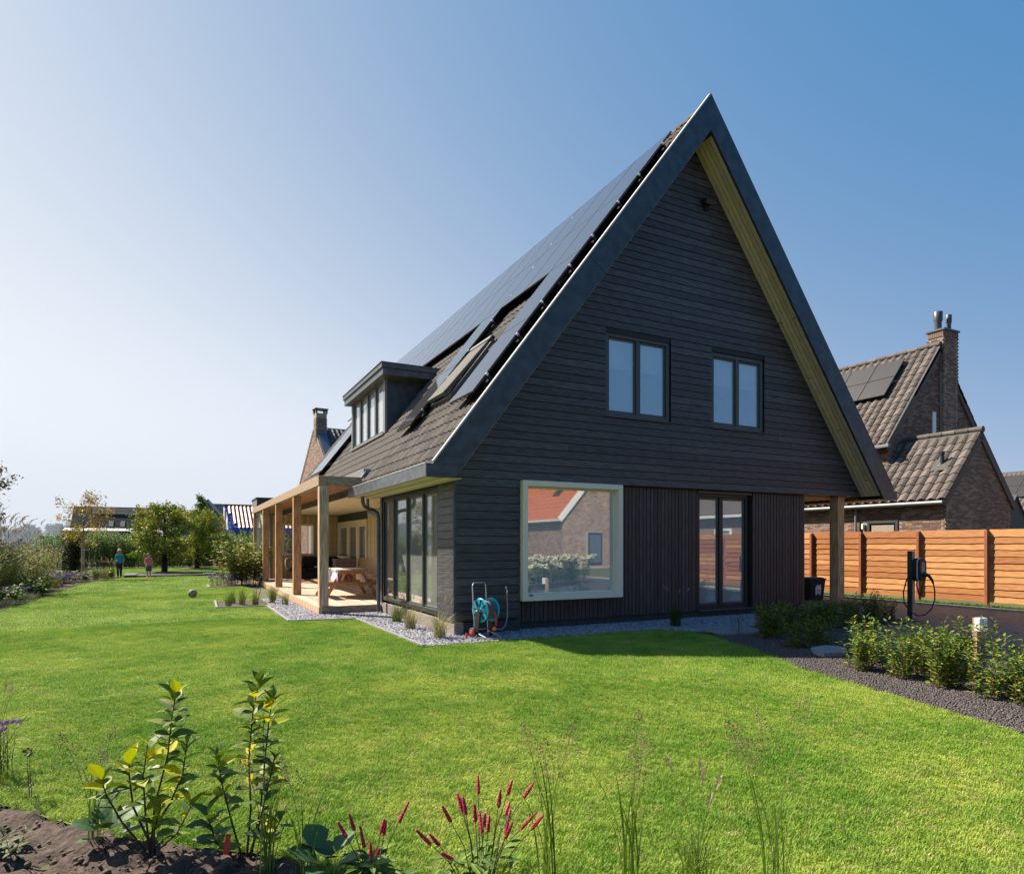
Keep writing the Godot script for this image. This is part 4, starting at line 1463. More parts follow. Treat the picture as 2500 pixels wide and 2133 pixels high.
	b.bar(Vector3(0.3, 9.52, -0.35), Vector3(5.8, 4.05, -0.35), 0.62, 0.03, Vector3(0.7, 0.714, 0))
	obj("lead_flashing", b, M.lead, roof)
	for k in 56:
		b = Mb.new()
		b.box(Vector3(-0.2 - k * 0.1, 9.42 - k * 0.099, -0.02), Vector3(0.13, 0.2, 0.1), Basis(Vector3(0, 0, 1), 0.78))
		obj("verge_brick", b, M["brick%d" % (k % 4)], wall)
	b = Mb.new()
	b.box(Vector3(0.25, 9.6, -0.35), Vector3(0.62, 2.0, 0.72), Basis(), 0.01)
	ch = obj("chimney", b, M.mortar, B)
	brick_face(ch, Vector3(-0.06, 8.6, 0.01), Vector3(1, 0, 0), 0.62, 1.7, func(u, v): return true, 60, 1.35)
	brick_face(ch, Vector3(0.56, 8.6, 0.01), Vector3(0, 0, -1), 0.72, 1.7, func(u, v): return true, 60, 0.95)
	b = Mb.new()
	for q in [[-0.03, 0.0], [0.53, 0.0], [-0.03, -0.7], [0.53, -0.7]]:
		b.box(Vector3(q[0], 10.72, q[1]), Vector3(0.12, 0.26, 0.12))
	obj("chimney_pillars", b, M.brick1, ch)
	b = Mb.new()
	b.box(Vector3(0.25, 10.89, -0.35), Vector3(0.82, 0.07, 0.92), Basis(), 0.01)
	obj("chimney_cap", b, M.frame, ch)
	# --- far left: long dark house with a pale lean-to roof
	var D := thing("dark_barn_house", "long dark house with horizontal roof bands and two pale roof windows behind the hedge", "house")
	b = Mb.new()
	b.box(Vector3(-6.2, 1.5, -81.5), Vector3(8.6, 3.0, 2.9))
	obj("wall", b, M.frame_dark, D)
	b = Mb.new()
	b.prism(PackedVector2Array([Vector2(80.0, 3.25), Vector2(83.0, 5.70), Vector2(86.0, 3.25)]), 8.3, Transform3D(Basis(Vector3(0, 0, -1), Vector3.UP, Vector3(1, 0, 0)), Vector3(-10.15, 0, 0)))
	roof = obj("roof", b, M.lead, D)
	for i in 26:
		b = Mb.new()
		var t := (i + 0.5) / 26.0
		b.box(Vector3(-6.0, 3.25 + 2.45 * t + 0.03, -80.0 - 3.0 * t + 0.03), Vector3(8.34, 0.025, 0.12), Basis(Vector3.RIGHT, 0.3))
		obj("roof_band", b, M["slate_tile%d" % (i % 4)] if i % 5 else M.fascia, roof)
	panel_grid(roof, Vector3(-8.4, 4.72, -81.8), Vector3(1, 0, 0), Vector3(0, 2.45, -3.0).normalized(), 5, 2, 1.12, 0.58)
	for x in [-6.55, -5.5]:
		b = Mb.new()
		b.box(Vector3(x, 3.78, -80.5), Vector3(0.42, 0.08, 1.0), Basis(Vector3.RIGHT, 0.684), 0.01)
		obj("roof_window", b, M.fascia, roof)
	b = Mb.new()
	b.box(Vector3(-6.35, 3.14, -79.3), Vector3(8.5, 0.06, 1.5), Basis(Vector3.RIGHT, 0.2))
	obj("lean_to_roof", b, M.trim, D)
	b = Mb.new()
	b.box(Vector3(-6.35, 1.48, -79.0), Vector3(8.7, 2.95, 0.9))
	obj("lean_to_wall", b, M.black, D)
	# --- white and grey gabled house
	var G := thing("grey_gabled_house", "pale grey gabled house with dark slate wing behind the round trees", "house")
	b = Mb.new()
	b.prism(PackedVector2Array([Vector2(-0.4, 0), Vector2(5.4, 0), Vector2(5.4, 3.9), Vector2(2.85, 6.75), Vector2(-0.4, 3.2)]), 9.0, Transform3D(Basis(), Vector3(0, 0, -94.0)))
	obj("wall", b, M.plinth, G)
	b = Mb.new()
	b.bar(Vector3(2.85, 6.85, -89.6), Vector3(-0.75, 2.95, -89.6), 9.2, 0.16, Vector3(-0.73, 0.68, 0))
	obj("roof", b, M.zinc, G)
	b = Mb.new()
	b.bar(Vector3(2.8, 6.92, -84.9), Vector3(5.6, 3.75, -84.9), 0.2, 0.3, Vector3(0.75, 0.66, 0))
	b.bar(Vector3(2.85, 6.85, -84.9), Vector3(-0.75, 2.95, -84.9), 0.2, 0.2, Vector3(-0.73, 0.68, 0))
	obj("verge_board", b, M.trim, G)
	b = Mb.new()
	b.box(Vector3(3.15, 2.9, -84.95), Vector3(0.5, 5.8, 0.1))
	obj("dark_panel", b, M.frame_dark, G)
	b = Mb.new()
	b.box(Vector3(0.1, 4.25, -86.5), Vector3(1.3, 1.3, 2.2), Basis(), 0.02)
	obj("dormer", b, M.fascia, G)
	b = Mb.new()
	b.prism(PackedVector2Array([Vector2(86.0, 2.5), Vector2(90.0, 6.75), Vector2(94.0, 2.5)]), 6.6, Transform3D(Basis(Vector3(0, 0, -1), Vector3.UP, Vector3(1, 0, 0)), Vector3(2.95, 0, 0)))
	obj("slate_wing_roof", b, M.slate_tile0, G)
	# --- house being built: red tiles over blue sheeting, block pier, battens
	var U := thing("house_under_construction", "unfinished house with red roof tiles laid over blue sheeting and bare block pier", "house")
	b = Mb.new()
	b.hexa([Vector3(3.72, 2.75, -58.0), Vector3(8.8, 2.75, -58.0), Vector3(8.8, 2.75, -61.6), Vector3(3.5, 2.75, -61.6), Vector3(3.72, 2.95, -58.0), Vector3(8.8, 2.95, -58.0), Vector3(8.8, 4.95, -61.5), Vector3(3.32, 4.95, -61.5)])
	roof = obj("roof_sheeting", b, mat("blue_sheet", lin(0.01, 0.05, 0.42), 0.45), U)
	b = Mb.new()
	b.box(Vector3(6.2, 2.75, -57.93), Vector3(5.3, 0.36, 0.08))
	obj("fascia_sheeting", b, M.blue_sheet, U)
	roof_side(roof, "roof_tile", Vector3(3.30, 2.98, -57.95), Vector3(1, 0, 0), Vector3(0, 2.0, -3.5).normalized(), 5.4, 4.0, "red", 0.31, 0.36, 160, func(o: Vector3) -> bool: return o.x < lerpf(4.12, 3.35, (o.y - 2.95) / 2.0))
	for i in 9:
		b = Mb.new()
		b.box(Vector3(3.95 - 0.075 * i, 3.06 + 0.21 * i, -58.1 - 0.366 * i), Vector3(0.5, 0.03, 0.05))
		obj("batten", b, M.stake, roof)
	for i in 12:
		b = Mb.new()
		b.tube([Vector3(0.21, 0, 0), Vector3(-0.21, 0.01, 0)], [0.12, 0.10], 8)
		obj("ridge_tile", b, M["red_tile%d" % (i % 4)], roof, Transform3D(Basis(), Vector3(3.5 + i * 0.4, 5.0, -61.5)))
	b = Mb.new()
	for k in 7:
		var t := k / 7.0
		b.box(Vector3(3.64 - 0.36 * t + 0.05 * sin(k * 2.1), 3.0 + 2.0 * t - 0.25, -58.2 - 3.2 * t), Vector3(0.07, 0.75 + 0.1 * (k % 3), 0.62), Basis(Vector3.RIGHT, 0.2 * sin(k * 3.0)))
	obj("insulation_sheet", b, M.white, roof)
	b = Mb.new()
	b.box(Vector3(3.62, 2.95, -58.0), Vector3(0.2, 0.9, 0.06), Basis(Vector3(0, 0, 1), 0.3))
	obj("torn_foil", b, mat("foil", lin(0.12, 0.42, 0.62), 0.4), roof)
	b = Mb.new()
	b.box(Vector3(6.3, 1.3, -58.6), Vector3(4.8, 2.6, 0.9))
	obj("wall", b, M.black, U)
	for i in 6:
		b = Mb.new()
		b.box(Vector3(6.3, 0.35 + 0.42 * i, -58.12), Vector3(4.8, 0.05, 0.05))
		obj("batten", b, M.stake, U)
		for k in 2:
			b = Mb.new()
			b.box(Vector3(3.36 + 0.44 * k, 0.25 + 0.42 * i, -58.0), Vector3(0.38, 0.37, 0.3), Basis(), 0.01)
			obj("block", b, M.plinth, U)
			b = Mb.new()
			b.box(Vector3(3.36 + 0.44 * k, 0.46 + 0.42 * i, -57.99), Vector3(0.44, 0.04, 0.3))
			obj("mortar_joint", b, M.kerb, U)
	b = Mb.new()
	b.box(Vector3(3.58, 1.3, -57.83), Vector3(0.06, 2.9, 0.05))
	obj("profile_post", b, M.trim, U)
	# --- mesh screen of a sports field and the houses that only the panes reflect
	b = Mb.new()
	b.box(Vector3(-14.0, 2.1, -100.0), Vector3(3.6, 1.1, 0.04))
	var sc := thing("green_screen_fence", "green mesh screen fence far behind the border", "fence")
	obj("mesh", b, mat("screen_green", lin(0.02, 0.22, 0.17), 0.8), sc)
	for i in 5:
		b = Mb.new()
		b.box(Vector3(-15.7 + i * 0.86, 1.4, -99.95), Vector3(0.06, 2.8, 0.06))
		obj("post", b, M.frame_dark, sc)
	var O := thing("orange_roofed_house", "brick house with orange tiled roof reflected in the big square window", "house")
	var ow := obj("wall", gable_body(26.6, 4.4, 3.2, 8.2, 15.0, 26.0), M.mortar, O)
	brick_face(ow, Vector3(31.0, 0.1, 15.0), Vector3(-1, 0, 0), 8.8, 8.0, func(u, v): return v < 8.0 - 1.136 * absf(u - 4.4) and not (v < 2.4 and u > 5.6 and u < 7.0), 0, 1.5)
	brick_face(ow, Vector3(22.2, 0.1, 15.0), Vector3(0, 0, 1), 11.0, 3.0, func(u, v): return true, 0, 1.5)
	roof = obj("roof", roof_slabs(26.6, 4.4, 3.2, 8.2, 14.9, 26.0), M.orange_tile0, O)
	roof_side(roof, "roof_tile", Vector3(26.6 - 4.58, 8.4 - 5.2, 15.0), Vector3(0, 0, 1), Vector3(4.58, 5.2, 0).normalized(), 11.0, 6.9, "orange", 0.33, 0.40, 0)
	b = Mb.new()
	b.bar(Vector3(26.6, 8.55, 14.85), Vector3(21.9, 3.2, 14.85), 0.08, 0.36, Vector3(-0.75, 0.66, 0))
	b.bar(Vector3(26.6, 8.55, 14.85), Vector3(31.3, 3.2, 14.85), 0.08, 0.36, Vector3(0.75, 0.66, 0))
	obj("verge_board", b, M.white, roof)
	b = Mb.new()
	b.box(Vector3(23.9, 5.45, 18.0), Vector3(0.1, 1.1, 0.9), Basis(Vector3(0, 0, 1), -0.72))
	obj("roof_window", b, M.frame_dark, roof)
	b = Mb.new()
	b.box(Vector3(21.9, 3.2, 20.4), Vector3(0.14, 0.12, 11.2))
	obj("gutter", b, M.white, roof)
	window(O, "dark_window", 1.1, 2.1, Transform3D(Basis(Vector3.UP, PI), Vector3(25.3, 0.3, 14.9)), [1.0], M.frame_dark, 0.09, 0.1, 0.0, M.lead)
	var Q := thing("brick_house", "brick house with white gutters reflected in the garden door", "house")
	obj("wall", gable_body(25.5, 3.8, 3.0, 6.8, -5.5, 8.0), M.brick2, Q)
	obj("roof", roof_slabs(25.5, 3.8, 3.0, 6.8, -5.6, 8.0), M.grey_tile0, Q)
	b = Mb.new()
	b.box(Vector3(21.5, 2.85, 1.2), Vector3(0.14, 0.12, 13.6))
	obj("gutter", b, M.white, Q)
	for z in [-3.6, -0.5, 3.0]:
		window(Q, "white_window", 1.0, 1.1, Transform3D(Basis(Vector3.UP, -PI / 2), Vector3(21.65, 1.2, z)), [1.0], M.white, 0.09, 0.1, 0.0, M.mirror_pane)


func build_fence() -> void:
	var F := thing("timber_fence", "orange brown fence of overlapping horizontal boards between square posts", "fence")
	var zs := []
	for i in 12:
		zs.append(-15.66 + 1.675 * i)
	for i in zs.size():
		var b := Mb.new()
		b.box(Vector3(17.86, 0.97, zs[i]), Vector3(0.12, 1.96, 0.075), Basis(), 0.005)
		obj("post", b, M.fence_post, F)
		if i == zs.size() - 1:
			break
		for k in 11:
			b = Mb.new()
			var y := 0.17 + k * 0.162
			var za: float = zs[i] + 0.04
			var dz: float = (zs[i + 1] - 0.08 - zs[i]) / 12.0
			var x0 := 17.884 + R.randf_range(-0.003, 0.003)
			var low := []
			for q in 13:
				low.append(y + R.randf_range(-0.006, 0.006) + 0.004 * sin(q * 1.1 + k * 2.0 + i))
			for q in 12:   # a board with a waney lower edge
				var z0 := za + dz * q
				var z1 := z0 + dz
				b.quad(Vector3(x0, low[q], z0), Vector3(x0, low[q + 1], z1), Vector3(17.903, y + 0.185, z1), Vector3(17.903, y + 0.185, z0))
				b.quad(Vector3(x0 + 0.02, low[q], z0), Vector3(x0 + 0.02, low[q + 1], z1), Vector3(x0, low[q + 1], z1), Vector3(x0, low[q], z0))
				b.quad(Vector3(17.908, y + 0.185, z0), Vector3(17.908, y + 0.185, z1), Vector3(x0 + 0.02, low[q + 1], z1), Vector3(x0 + 0.02, low[q], z0))
			obj("board", b, M["fence%d" % (R.randi() % 4)], F)


# ---------------------------------------------------------------- on the veranda
func build_veranda_things() -> void:
	build_pergola()
	var b: Mb
	var T := thing("picnic_table", "brown picnic table with attached benches standing on the near end of the deck", "picnic table", Vector3(4.05, 0.18, -17.9))
	for i in 5:
		b = Mb.new()
		b.box(Vector3(-0.30 + i * 0.15, 0.74, 0), Vector3(0.143, 0.035, 1.75), Basis(), 0.004)
		obj("table_plank", b, M.table_wood, T)
	for s in [-1.0, 1.0]:
		for k in 2:
			b = Mb.new()
			b.box(Vector3(s * (0.60 + 0.13 * k), 0.44, 0), Vector3(0.124, 0.035, 1.75), Basis(), 0.004)
			obj("bench_plank", b, M.table_wood, T)
	for z in [-0.62, 0.62]:
		for s in [-1.0, 1.0]:
			b = Mb.new()
			b.bar(Vector3(s * 0.26, 0.72, z), Vector3(s * 0.68, 0.01, z), 0.035, 0.095, Vector3(s, 0.6, 0), 0.004)
			obj("leg", b, M.table_wood, T)
		b = Mb.new()
		b.box(Vector3(0, 0.375, z + 0.04), Vector3(1.46, 0.09, 0.035), Basis(), 0.004)
		obj("seat_bearer", b, M.table_wood, T)
		b = Mb.new()
		b.box(Vector3(0, 0.68, z + 0.04), Vector3(0.70, 0.08, 0.035), Basis(), 0.004)
		obj("top_bearer", b, M.table_wood, T)
	for s in [-1.0, 1.0]:
		b = Mb.new()
		b.bar(Vector3(0, 0.40, s * 0.58), Vector3(0, 0.70, s * 0.1), 0.07, 0.035, Vector3.UP, 0.004)
		obj("brace", b, M.table_wood, T)
	# the printed cloth: one sheet that hangs over both long sides, patches of print in its own colour
	b = Mb.new()
	var f := FastNoiseLite.new()
	f.seed = 8
	f.frequency = 2.3
	var prof := []
	for k in 8:
		prof.append(Vector2(-0.405 - 0.015 * sin(k), 0.42 + 0.05 * k - 0.022))
	for k in 9:
		prof.append(Vector2(-0.39 + 0.0975 * k, 0.764))
	for k in 8:
		prof.append(Vector2(0.405 + 0.015 * sin(k), 0.742 - 0.05 * k))
	for k in prof.size() - 1:
		for j in 24:
			var pts := []
			for q in [[k, j], [k + 1, j], [k + 1, j + 1], [k, j + 1]]:
				var p: Vector2 = prof[q[0]]
				var z: float = -0.70 + 0.058 * q[1]
				var dr := 0.02 * sin(z * 16.0) if absf(p.x) > 0.4 else 0.0
				var low := 0.04 * sin(q[1] * 0.3) if q[0] in [0, prof.size() - 1] else 0.0
				pts.append(Vector3(p.x + dr * signf(p.x), p.y + low, z))
			var n := f.get_noise_2d(k * 0.31, j * 0.29)
			b.col = Color(0.78, 0.76, 0.76)
			if absf(n) > 0.36:
				b.col = [Color(0.62, 0.42, 0.52), Color(0.68, 0.48, 0.38), Color(0.50, 0.52, 0.62), Color(0.6, 0.55, 0.62)][(k * 3 + j) % 4]
			if j > 21:
				b.col = [Color(0.25, 0.25, 0.48), Color(0.42, 0.10, 0.35), Color(0.30, 0.30, 0.55)][k % 3]
			b.quad(pts[0], pts[1], pts[2], pts[3])
	var cm := mat("cloth", Color.WHITE, 0.9)
	cm.vertex_color_use_as_albedo = true
	cm.backlight_enabled = true
	cm.backlight = lin(0.2, 0.2, 0.2)
	tag(obj("tablecloth", b, cm, null, Transform3D(Basis(), Vector3(4.05, 0.18, -17.85))), "white printed cloth with purple border draped over the picnic table", "tablecloth")
	# sofa of dark wicker with black cushions
	var S := thing("wicker_sofa", "dark wicker sofa with black cushions at the far end of the veranda", "sofa", Vector3(5.35, 0.18, -28.0))
	b = Mb.new()
	b.box(Vector3(0, 0.17, 0), Vector3(1.9, 0.30, 0.85), Basis(), 0.03)
	obj("base", b, M.wicker, S)
	b = Mb.new()
	b.box(Vector3(0, 0.50, -0.38), Vector3(1.9, 0.42, 0.14), Basis(Vector3.RIGHT, -0.12), 0.03)
	obj("backrest", b, M.wicker, S)
	for s in [-1.0, 1.0]:
		b = Mb.new()
		b.box(Vector3(s * 0.89, 0.36, 0), Vector3(0.14, 0.52, 0.85), Basis(), 0.03)
		obj("armrest", b, M.wicker, S)
		b = Mb.new()
		b.box(Vector3(s * 0.41, 0.39, 0.05), Vector3(0.80, 0.14, 0.72), Basis(), 0.05)
		obj("seat_cushion", b, M.cushion, S)
		b = Mb.new()
		b.box(Vector3(s * 0.41, 0.68, -0.24), Vector3(0.80, 0.46, 0.16), Basis(Vector3.RIGHT, -0.15), 0.06)
		obj("back_cushion", b, M.cushion, S)
	b = Mb.new()
	b.box(Vector3(0, 0.025, 0), Vector3(0.26, 0.05, 0.12), Basis(), 0.01)
	tag(obj("white_box", b, M.white, null, Transform3D(Basis(Vector3.UP, 0.2), Vector3(5.1, 0.645, -27.75))), "small white box lying on the seat of the wicker sofa", "box")
	# rounded wicker chair with thin legs and a dark throw
	var C := thing("wicker_chair", "round backed pale wicker chair with thin dark legs beside the sofa", "chair", Vector3(4.05, 0.18, -26.6), 0.7)
	b = Mb.new()
	var pts := []
	for k in 15:
		var a := PI * (k - 1) / 12.0
		pts.append(Vector3(cos(a) * 0.36, 0.44 + maxf(0.0, sin(a)) * 0.42, -0.10 - 0.28 * maxf(0.0, sin(a))))
	b.tube(pts, 0.035, 8)
	for k in range(1, 14):
		b.tube([pts[k], Vector3(pts[k].x * 0.7, 0.42, -0.05 - 0.12 * sin(PI * (k - 1) / 12.0))], 0.014, 5)
	obj("backrest", b, M.beam_grey, C)
	b = Mb.new()
	b.lathe([Vector2(0.01, 0.36), Vector2(0.32, 0.37), Vector2(0.36, 0.41), Vector2(0.33, 0.44), Vector2(0.01, 0.43)], 18)
	obj("seat", b, M.wicker, C)
	for k in 4:
		b = Mb.new()
		var a := TAU * (k + 0.5) / 4
		b.tube([Vector3(cos(a) * 0.2, 0.38, sin(a) * 0.2), Vector3(cos(a) * 0.33, 0.0, sin(a) * 0.33)], [0.014, 0.010], 6)
		obj("leg", b, M.black, C)
	b = Mb.new()
	for k in 14:
		b.ball(Vector3(R.randf_range(-0.22, 0.22), 0.46 + R.randf() * 0.05, R.randf_range(-0.15, 0.28)), Vector3(0.13, 0.035, 0.11), 8, 5, Basis(Vector3.RIGHT, R.randf_range(-0.4, 0.4)))
	tag(obj("throw", b, M.cushion, null, Transform3D(Basis(), Vector3(4.05, 0.18, -26.55))), "rumpled black throw lying on the seat of the pale wicker chair", "throw")
	# cream shell chair on looped wire feet
	C = thing("shell_chair", "cream heart shaped shell chair on looped wire legs behind the picnic table", "chair", Vector3(5.25, 0.18, -19.9), -0.5)
	b = Mb.new()
	var rows := []
	for i in 15:
		var v := i / 14.0
		var p := []
		var nn := []
		for k in 17:
			var u := (k - 8) / 8.0
			var hgt := 0.50 + v * (0.46 + 0.06 * (1.0 - pow(absf(absf(u) - 0.5) * 2.0, 2.0)))
			var wid := 0.33 + 0.06 * sin(v * PI * 0.8)
			var a := u * 1.75
			p.append(Vector3(sin(a) * wid, hgt, -cos(a) * (0.27 + 0.05 * v)))
			nn.append(Vector3(sin(a), 0.1, -cos(a)).normalized())
		rows.append([p, nn])
	rows.reverse()
	b.smooth(rows, false)
	rows.reverse()
	for r in rows:
		for k in 17:
			r[0][k] = r[0][k] - r[1][k] * 0.03
	b.smooth(rows, false, -1.0)
	obj("shell", b, M.cream_shell, C)
	b = Mb.new()
	b.lathe([Vector2(0.01, 0.43), Vector2(0.30, 0.44), Vector2(0.32, 0.48), Vector2(0.28, 0.51), Vector2(0.01, 0.50)], 20)
	obj("seat", b, M.cream_shell, C)
	b = Mb.new()
	for k in 6:
		var a := TAU * k / 6
		var loop := []
		for j in 13:
			var t := PI * j / 12.0
			loop.append(Vector3(cos(a + (t - PI / 2) * 0.5) * (0.26 + 0.03 * sin(t)), 0.44 - 0.43 * sin(t), sin(a + (t - PI / 2) * 0.5) * (0.26 + 0.03 * sin(t))))
		b.tube(loop, 0.012, 6)
	obj("wire_legs", b, M.cream_frame, C)
	# slatted chest with a fruit bowl
	C = thing("slatted_chest", "pinkish slatted wooden chest standing against the far veranda wall", "chest", Vector3(5.75, 0.18, -25.8))
	for k in 6:
		b = Mb.new()
		b.box(Vector3(0, 0.09 + k * 0.135, 0.28), Vector3(0.78, 0.115, 0.02), Basis(), 0.004)
		b.box(Vector3(-0.38, 0.09 + k * 0.135, 0), Vector3(0.02, 0.115, 0.54), Basis(), 0.004)
		obj("slat", b, M.crate, C)
	b = Mb.new()
	b.box(Vector3(0, 0.40, 0), Vector3(0.72, 0.78, 0.52))
	obj("box", b, M.frame_dark, C)
	b = Mb.new()
	b.box(Vector3(0, 0.84, 0), Vector3(0.84, 0.03, 0.62), Basis(), 0.005)
	obj("top", b, M.crate, C)
	C = thing("fruit_bowl", "white bowl of green fruit on top of the slatted chest", "bowl", Vector3(5.7, 1.036, -25.7))
	b = Mb.new()
	b.lathe([Vector2(0.10, 0.0), Vector2(0.20, 0.05), Vector2(0.26, 0.11), Vector2(0.24, 0.11), Vector2(0.18, 0.06), Vector2(0.01, 0.03)], 20)
	obj("bowl", b, M.white, C)
	for k in 6:
		b = Mb.new()
		b.ball(Vector3(cos(k * 1.05) * 0.11, 0.12 + 0.02 * (k % 2), sin(k * 1.05) * 0.11), Vector3.ONE * 0.06, 10, 7)
		obj("fruit", b, M.stem_green, C)


# ---------------------------------------------------------------- in the yard
func build_yard_things() -> void:
	var b: Mb
	# --- hose reel
	var H := thing("hose_reel", "hose reel cart with blue discs and rolled hose by the corner of the black house", "hose reel", Vector3(4.62, 0.02, -9.98), 0.30)
	b = Mb.new()
	b.tube([Vector3(-0.15, 0.02, -0.12), Vector3(-0.15, 0.45, -0.16), Vector3(-0.15, 0.88, -0.19), Vector3(-0.12, 0.925, -0.195), Vector3(0.12, 0.925, -0.195), Vector3(0.15, 0.88, -0.19), Vector3(0.15, 0.45, -0.16), Vector3(0.15, 0.02, -0.12)], 0.011, 8)
	b.tube([Vector3(-0.15, 0.10, -0.13), Vector3(-0.15, 0.03, 0.14), Vector3(-0.12, 0.012, 0.22), Vector3(0.14, 0.012, 0.22), Vector3(0.17, 0.03, 0.14), Vector3(0.15, 0.10, -0.13)], 0.011, 8)
	b.tube([Vector3(-0.15, 0.14, -0.10), Vector3(0.15, 0.14, -0.10)], 0.009, 6)
	obj("frame", b, M.steel, H)
	for s in [-1.0, 1.0]:
		b = Mb.new()
		var xf := Transform3D(Basis(Vector3(0, 0, 1), Vector3(1, 0, 0), Vector3(0, 1, 0)), Vector3(s * 0.125, 0.47, -0.02))
		b.lathe([Vector2(0.03, -0.012), Vector2(0.05, 0.012), Vector2(0.19, -0.006), Vector2(0.205, 0.0), Vector2(0.205, 0.012), Vector2(0.19, 0.016), Vector2(0.05, 0.03), Vector2(0.001, 0.03)], 24, xf)
		var d := obj("disc", b, M.teal_plastic, H)
		b = Mb.new()
		for k in 8:
			var a := TAU * k / 8 + 0.2
			b.bar(Vector3(s * 0.147, 0.47 + cos(a) * 0.07, -0.02 + sin(a) * 0.07), Vector3(s * 0.142, 0.47 + cos(a) * 0.18, -0.02 + sin(a) * 0.18), 0.012, 0.026, Vector3(1, 0, 0))
		obj("disc_slots", b, M.rubber, d)
	b = Mb.new()
	for layer in 3:
		var pts := []
		for k in 7 * 16:
			var a := TAU * k / 16.0
			pts.append(Vector3(-0.105 + 0.21 * k / 112.0 if layer % 2 == 0 else 0.105 - 0.21 * k / 112.0, 0.47 + cos(a) * (0.11 + 0.022 * layer), -0.02 + sin(a) * (0.11 + 0.022 * layer)))
		b.tube(pts, 0.0125, 6)
	b.tube([Vector3(0.06, 0.47, 0.13), Vector3(0.06, 0.40, 0.17), Vector3(0.07, 0.30, 0.185), Vector3(0.05, 0.24, 0.19)], 0.012, 8)
	obj("rolled_hose", b, M.hose, H)
	b = Mb.new()
	b.tube([Vector3(0.04, 0.46, 0.15), Vector3(0.045, 0.33, 0.19), Vector3(0.04, 0.25, 0.20)], [0.016, 0.02, 0.02], 8)
	b.tube([Vector3(0.04, 0.25, 0.20), Vector3(0.0, 0.21, 0.22), Vector3(-0.05, 0.19, 0.25)], [0.02, 0.022, 0.03], 8)
	obj("spray_nozzle", b, M.red_plastic, H)
	b = Mb.new()
	b.tube([Vector3(-0.05, 0.19, 0.25), Vector3(-0.07, 0.18, 0.265)], [0.032, 0.034], 10)
	obj("nozzle_head", b, M.orange_plastic, H)
	b = Mb.new()
	b.tube([Vector3(-0.15, 0.47, -0.02), Vector3(-0.21, 0.47, -0.02), Vector3(-0.225, 0.46, 0.02), Vector3(-0.29, 0.45, 0.03)], 0.012, 6)
	obj("crank", b, M.grey_plastic, H)
	b = Mb.new()
	b.tube([Vector3(0.15, 0.47, -0.02), Vector3(0.175, 0.47, -0.02)], 0.018, 8)
	obj("hub_cap", b, M.red_plastic, H)
	b = Mb.new()
	for s in [-1.0, 1.0]:
		b.bar(Vector3(s * 0.155, 0.02, -0.10), Vector3(s * 0.155, 0.47, -0.03), 0.02, 0.11, Vector3(0, 0, 1), 0.006)
	obj("side_leg", b, M.rubber, H)
	for s in [-1.0, 1.0]:
		b = Mb.new()
		var xf := Transform3D(Basis(Vector3(0, 0, 1), Vector3(1, 0, 0), Vector3(0, 1, 0)), Vector3(s * 0.20, 0.09, -0.13))
		b.lathe([Vector2(0.05, -0.015), Vector2(0.085, -0.012), Vector2(0.085, 0.012), Vector2(0.05, 0.015)], 18, xf)
		var w := obj("wheel", b, M.rubber, H)
		b = Mb.new()
		b.lathe([Vector2(0.001, -0.018), Vector2(0.055, -0.017), Vector2(0.055, 0.017), Vector2(0.001, 0.018)], 14, xf)
		obj("wheel_disc", b, M.red_plastic, w)
	b = Mb.new()
	b.tube([Vector3(-0.22, 0.06, 0.0), Vector3(-0.35, 0.03, 0.10)], 0.009, 6)
	b.tube([Vector3(-0.2, 0.02, 0.12), Vector3(-0.42, 0.05, -0.02)], 0.009, 6)
	obj("folding_foot", b, M.steel, H)
	b = Mb.new()
	b.tube([Vector3(-0.44, 0.02, -0.02), Vector3(-0.42, 0.12, -0.02)], [0.012, 0.02], 8)
	obj("foot_grip", b, M.red_plastic, H)
	var A := thing("garden_tap", "outdoor tap on the black wall with a short grey hose hanging from it", "tap", Vector3(5.22, 0.74, -10.49))
	b = Mb.new()
	b.tube([Vector3(0, 0.06, 0), Vector3(0, 0.06, 0.07), Vector3(0, 0.04, 0.09), Vector3(0, -0.02, 0.09)], 0.016, 8)
	b.tube([Vector3(0, 0.06, 0.05), Vector3(0, 0.11, 0.05)], 0.02, 8)
	obj("tap_body", b, M.steel, A)
	b = Mb.new()
	b.tube([Vector3(0, -0.02, 0.09), Vector3(0, -0.08, 0.09)], [0.022, 0.018], 8)
	obj("coupling", b, M.orange_plastic, A)
	b = Mb.new()
	b.tube([Vector3(0, -0.08, 0.09), Vector3(0.0, -0.25, 0.11), Vector3(-0.03, -0.45, 0.16), Vector3(-0.12, -0.58, 0.26), Vector3(-0.26, -0.62, 0.38), Vector3(-0.42, -0.58, 0.45)], 0.012, 8)
	obj("hose", b, M.grey_plastic, A)
	# --- wheelie bin
	var B := thing("waste_bin", "black wheeled waste bin with white house sticker on the open porch", "bin", Vector3(15.05, 0.122, -11.75), -0.35)
	b = Mb.new()
	b.hexa([Vector3(-0.17, 0.0, 0.18), Vector3(0.17, 0.0, 0.18), Vector3(0.17, 0, -0.18), Vector3(-0.17, 0, -0.18), Vector3(-0.215, 0.56, 0.235), Vector3(0.215, 0.56, 0.235), Vector3(0.215, 0.56, -0.22), Vector3(-0.215, 0.56, -0.22)])
	obj("body", b, M.rubber, B)
	b = Mb.new()
	b.box(Vector3(0, 0.57, 0.0), Vector3(0.47, 0.035, 0.50), Basis(), 0.012)
	b.box(Vector3(0, 0.592, -0.02), Vector3(0.40, 0.03, 0.40), Basis(), 0.012)
	obj("lid", b, M.frame_dark, B)
	b = Mb.new()
	b.tube([Vector3(-0.18, 0.53, -0.26), Vector3(0.18, 0.53, -0.26)], 0.014, 8)
	obj("handle", b, M.rubber, B)
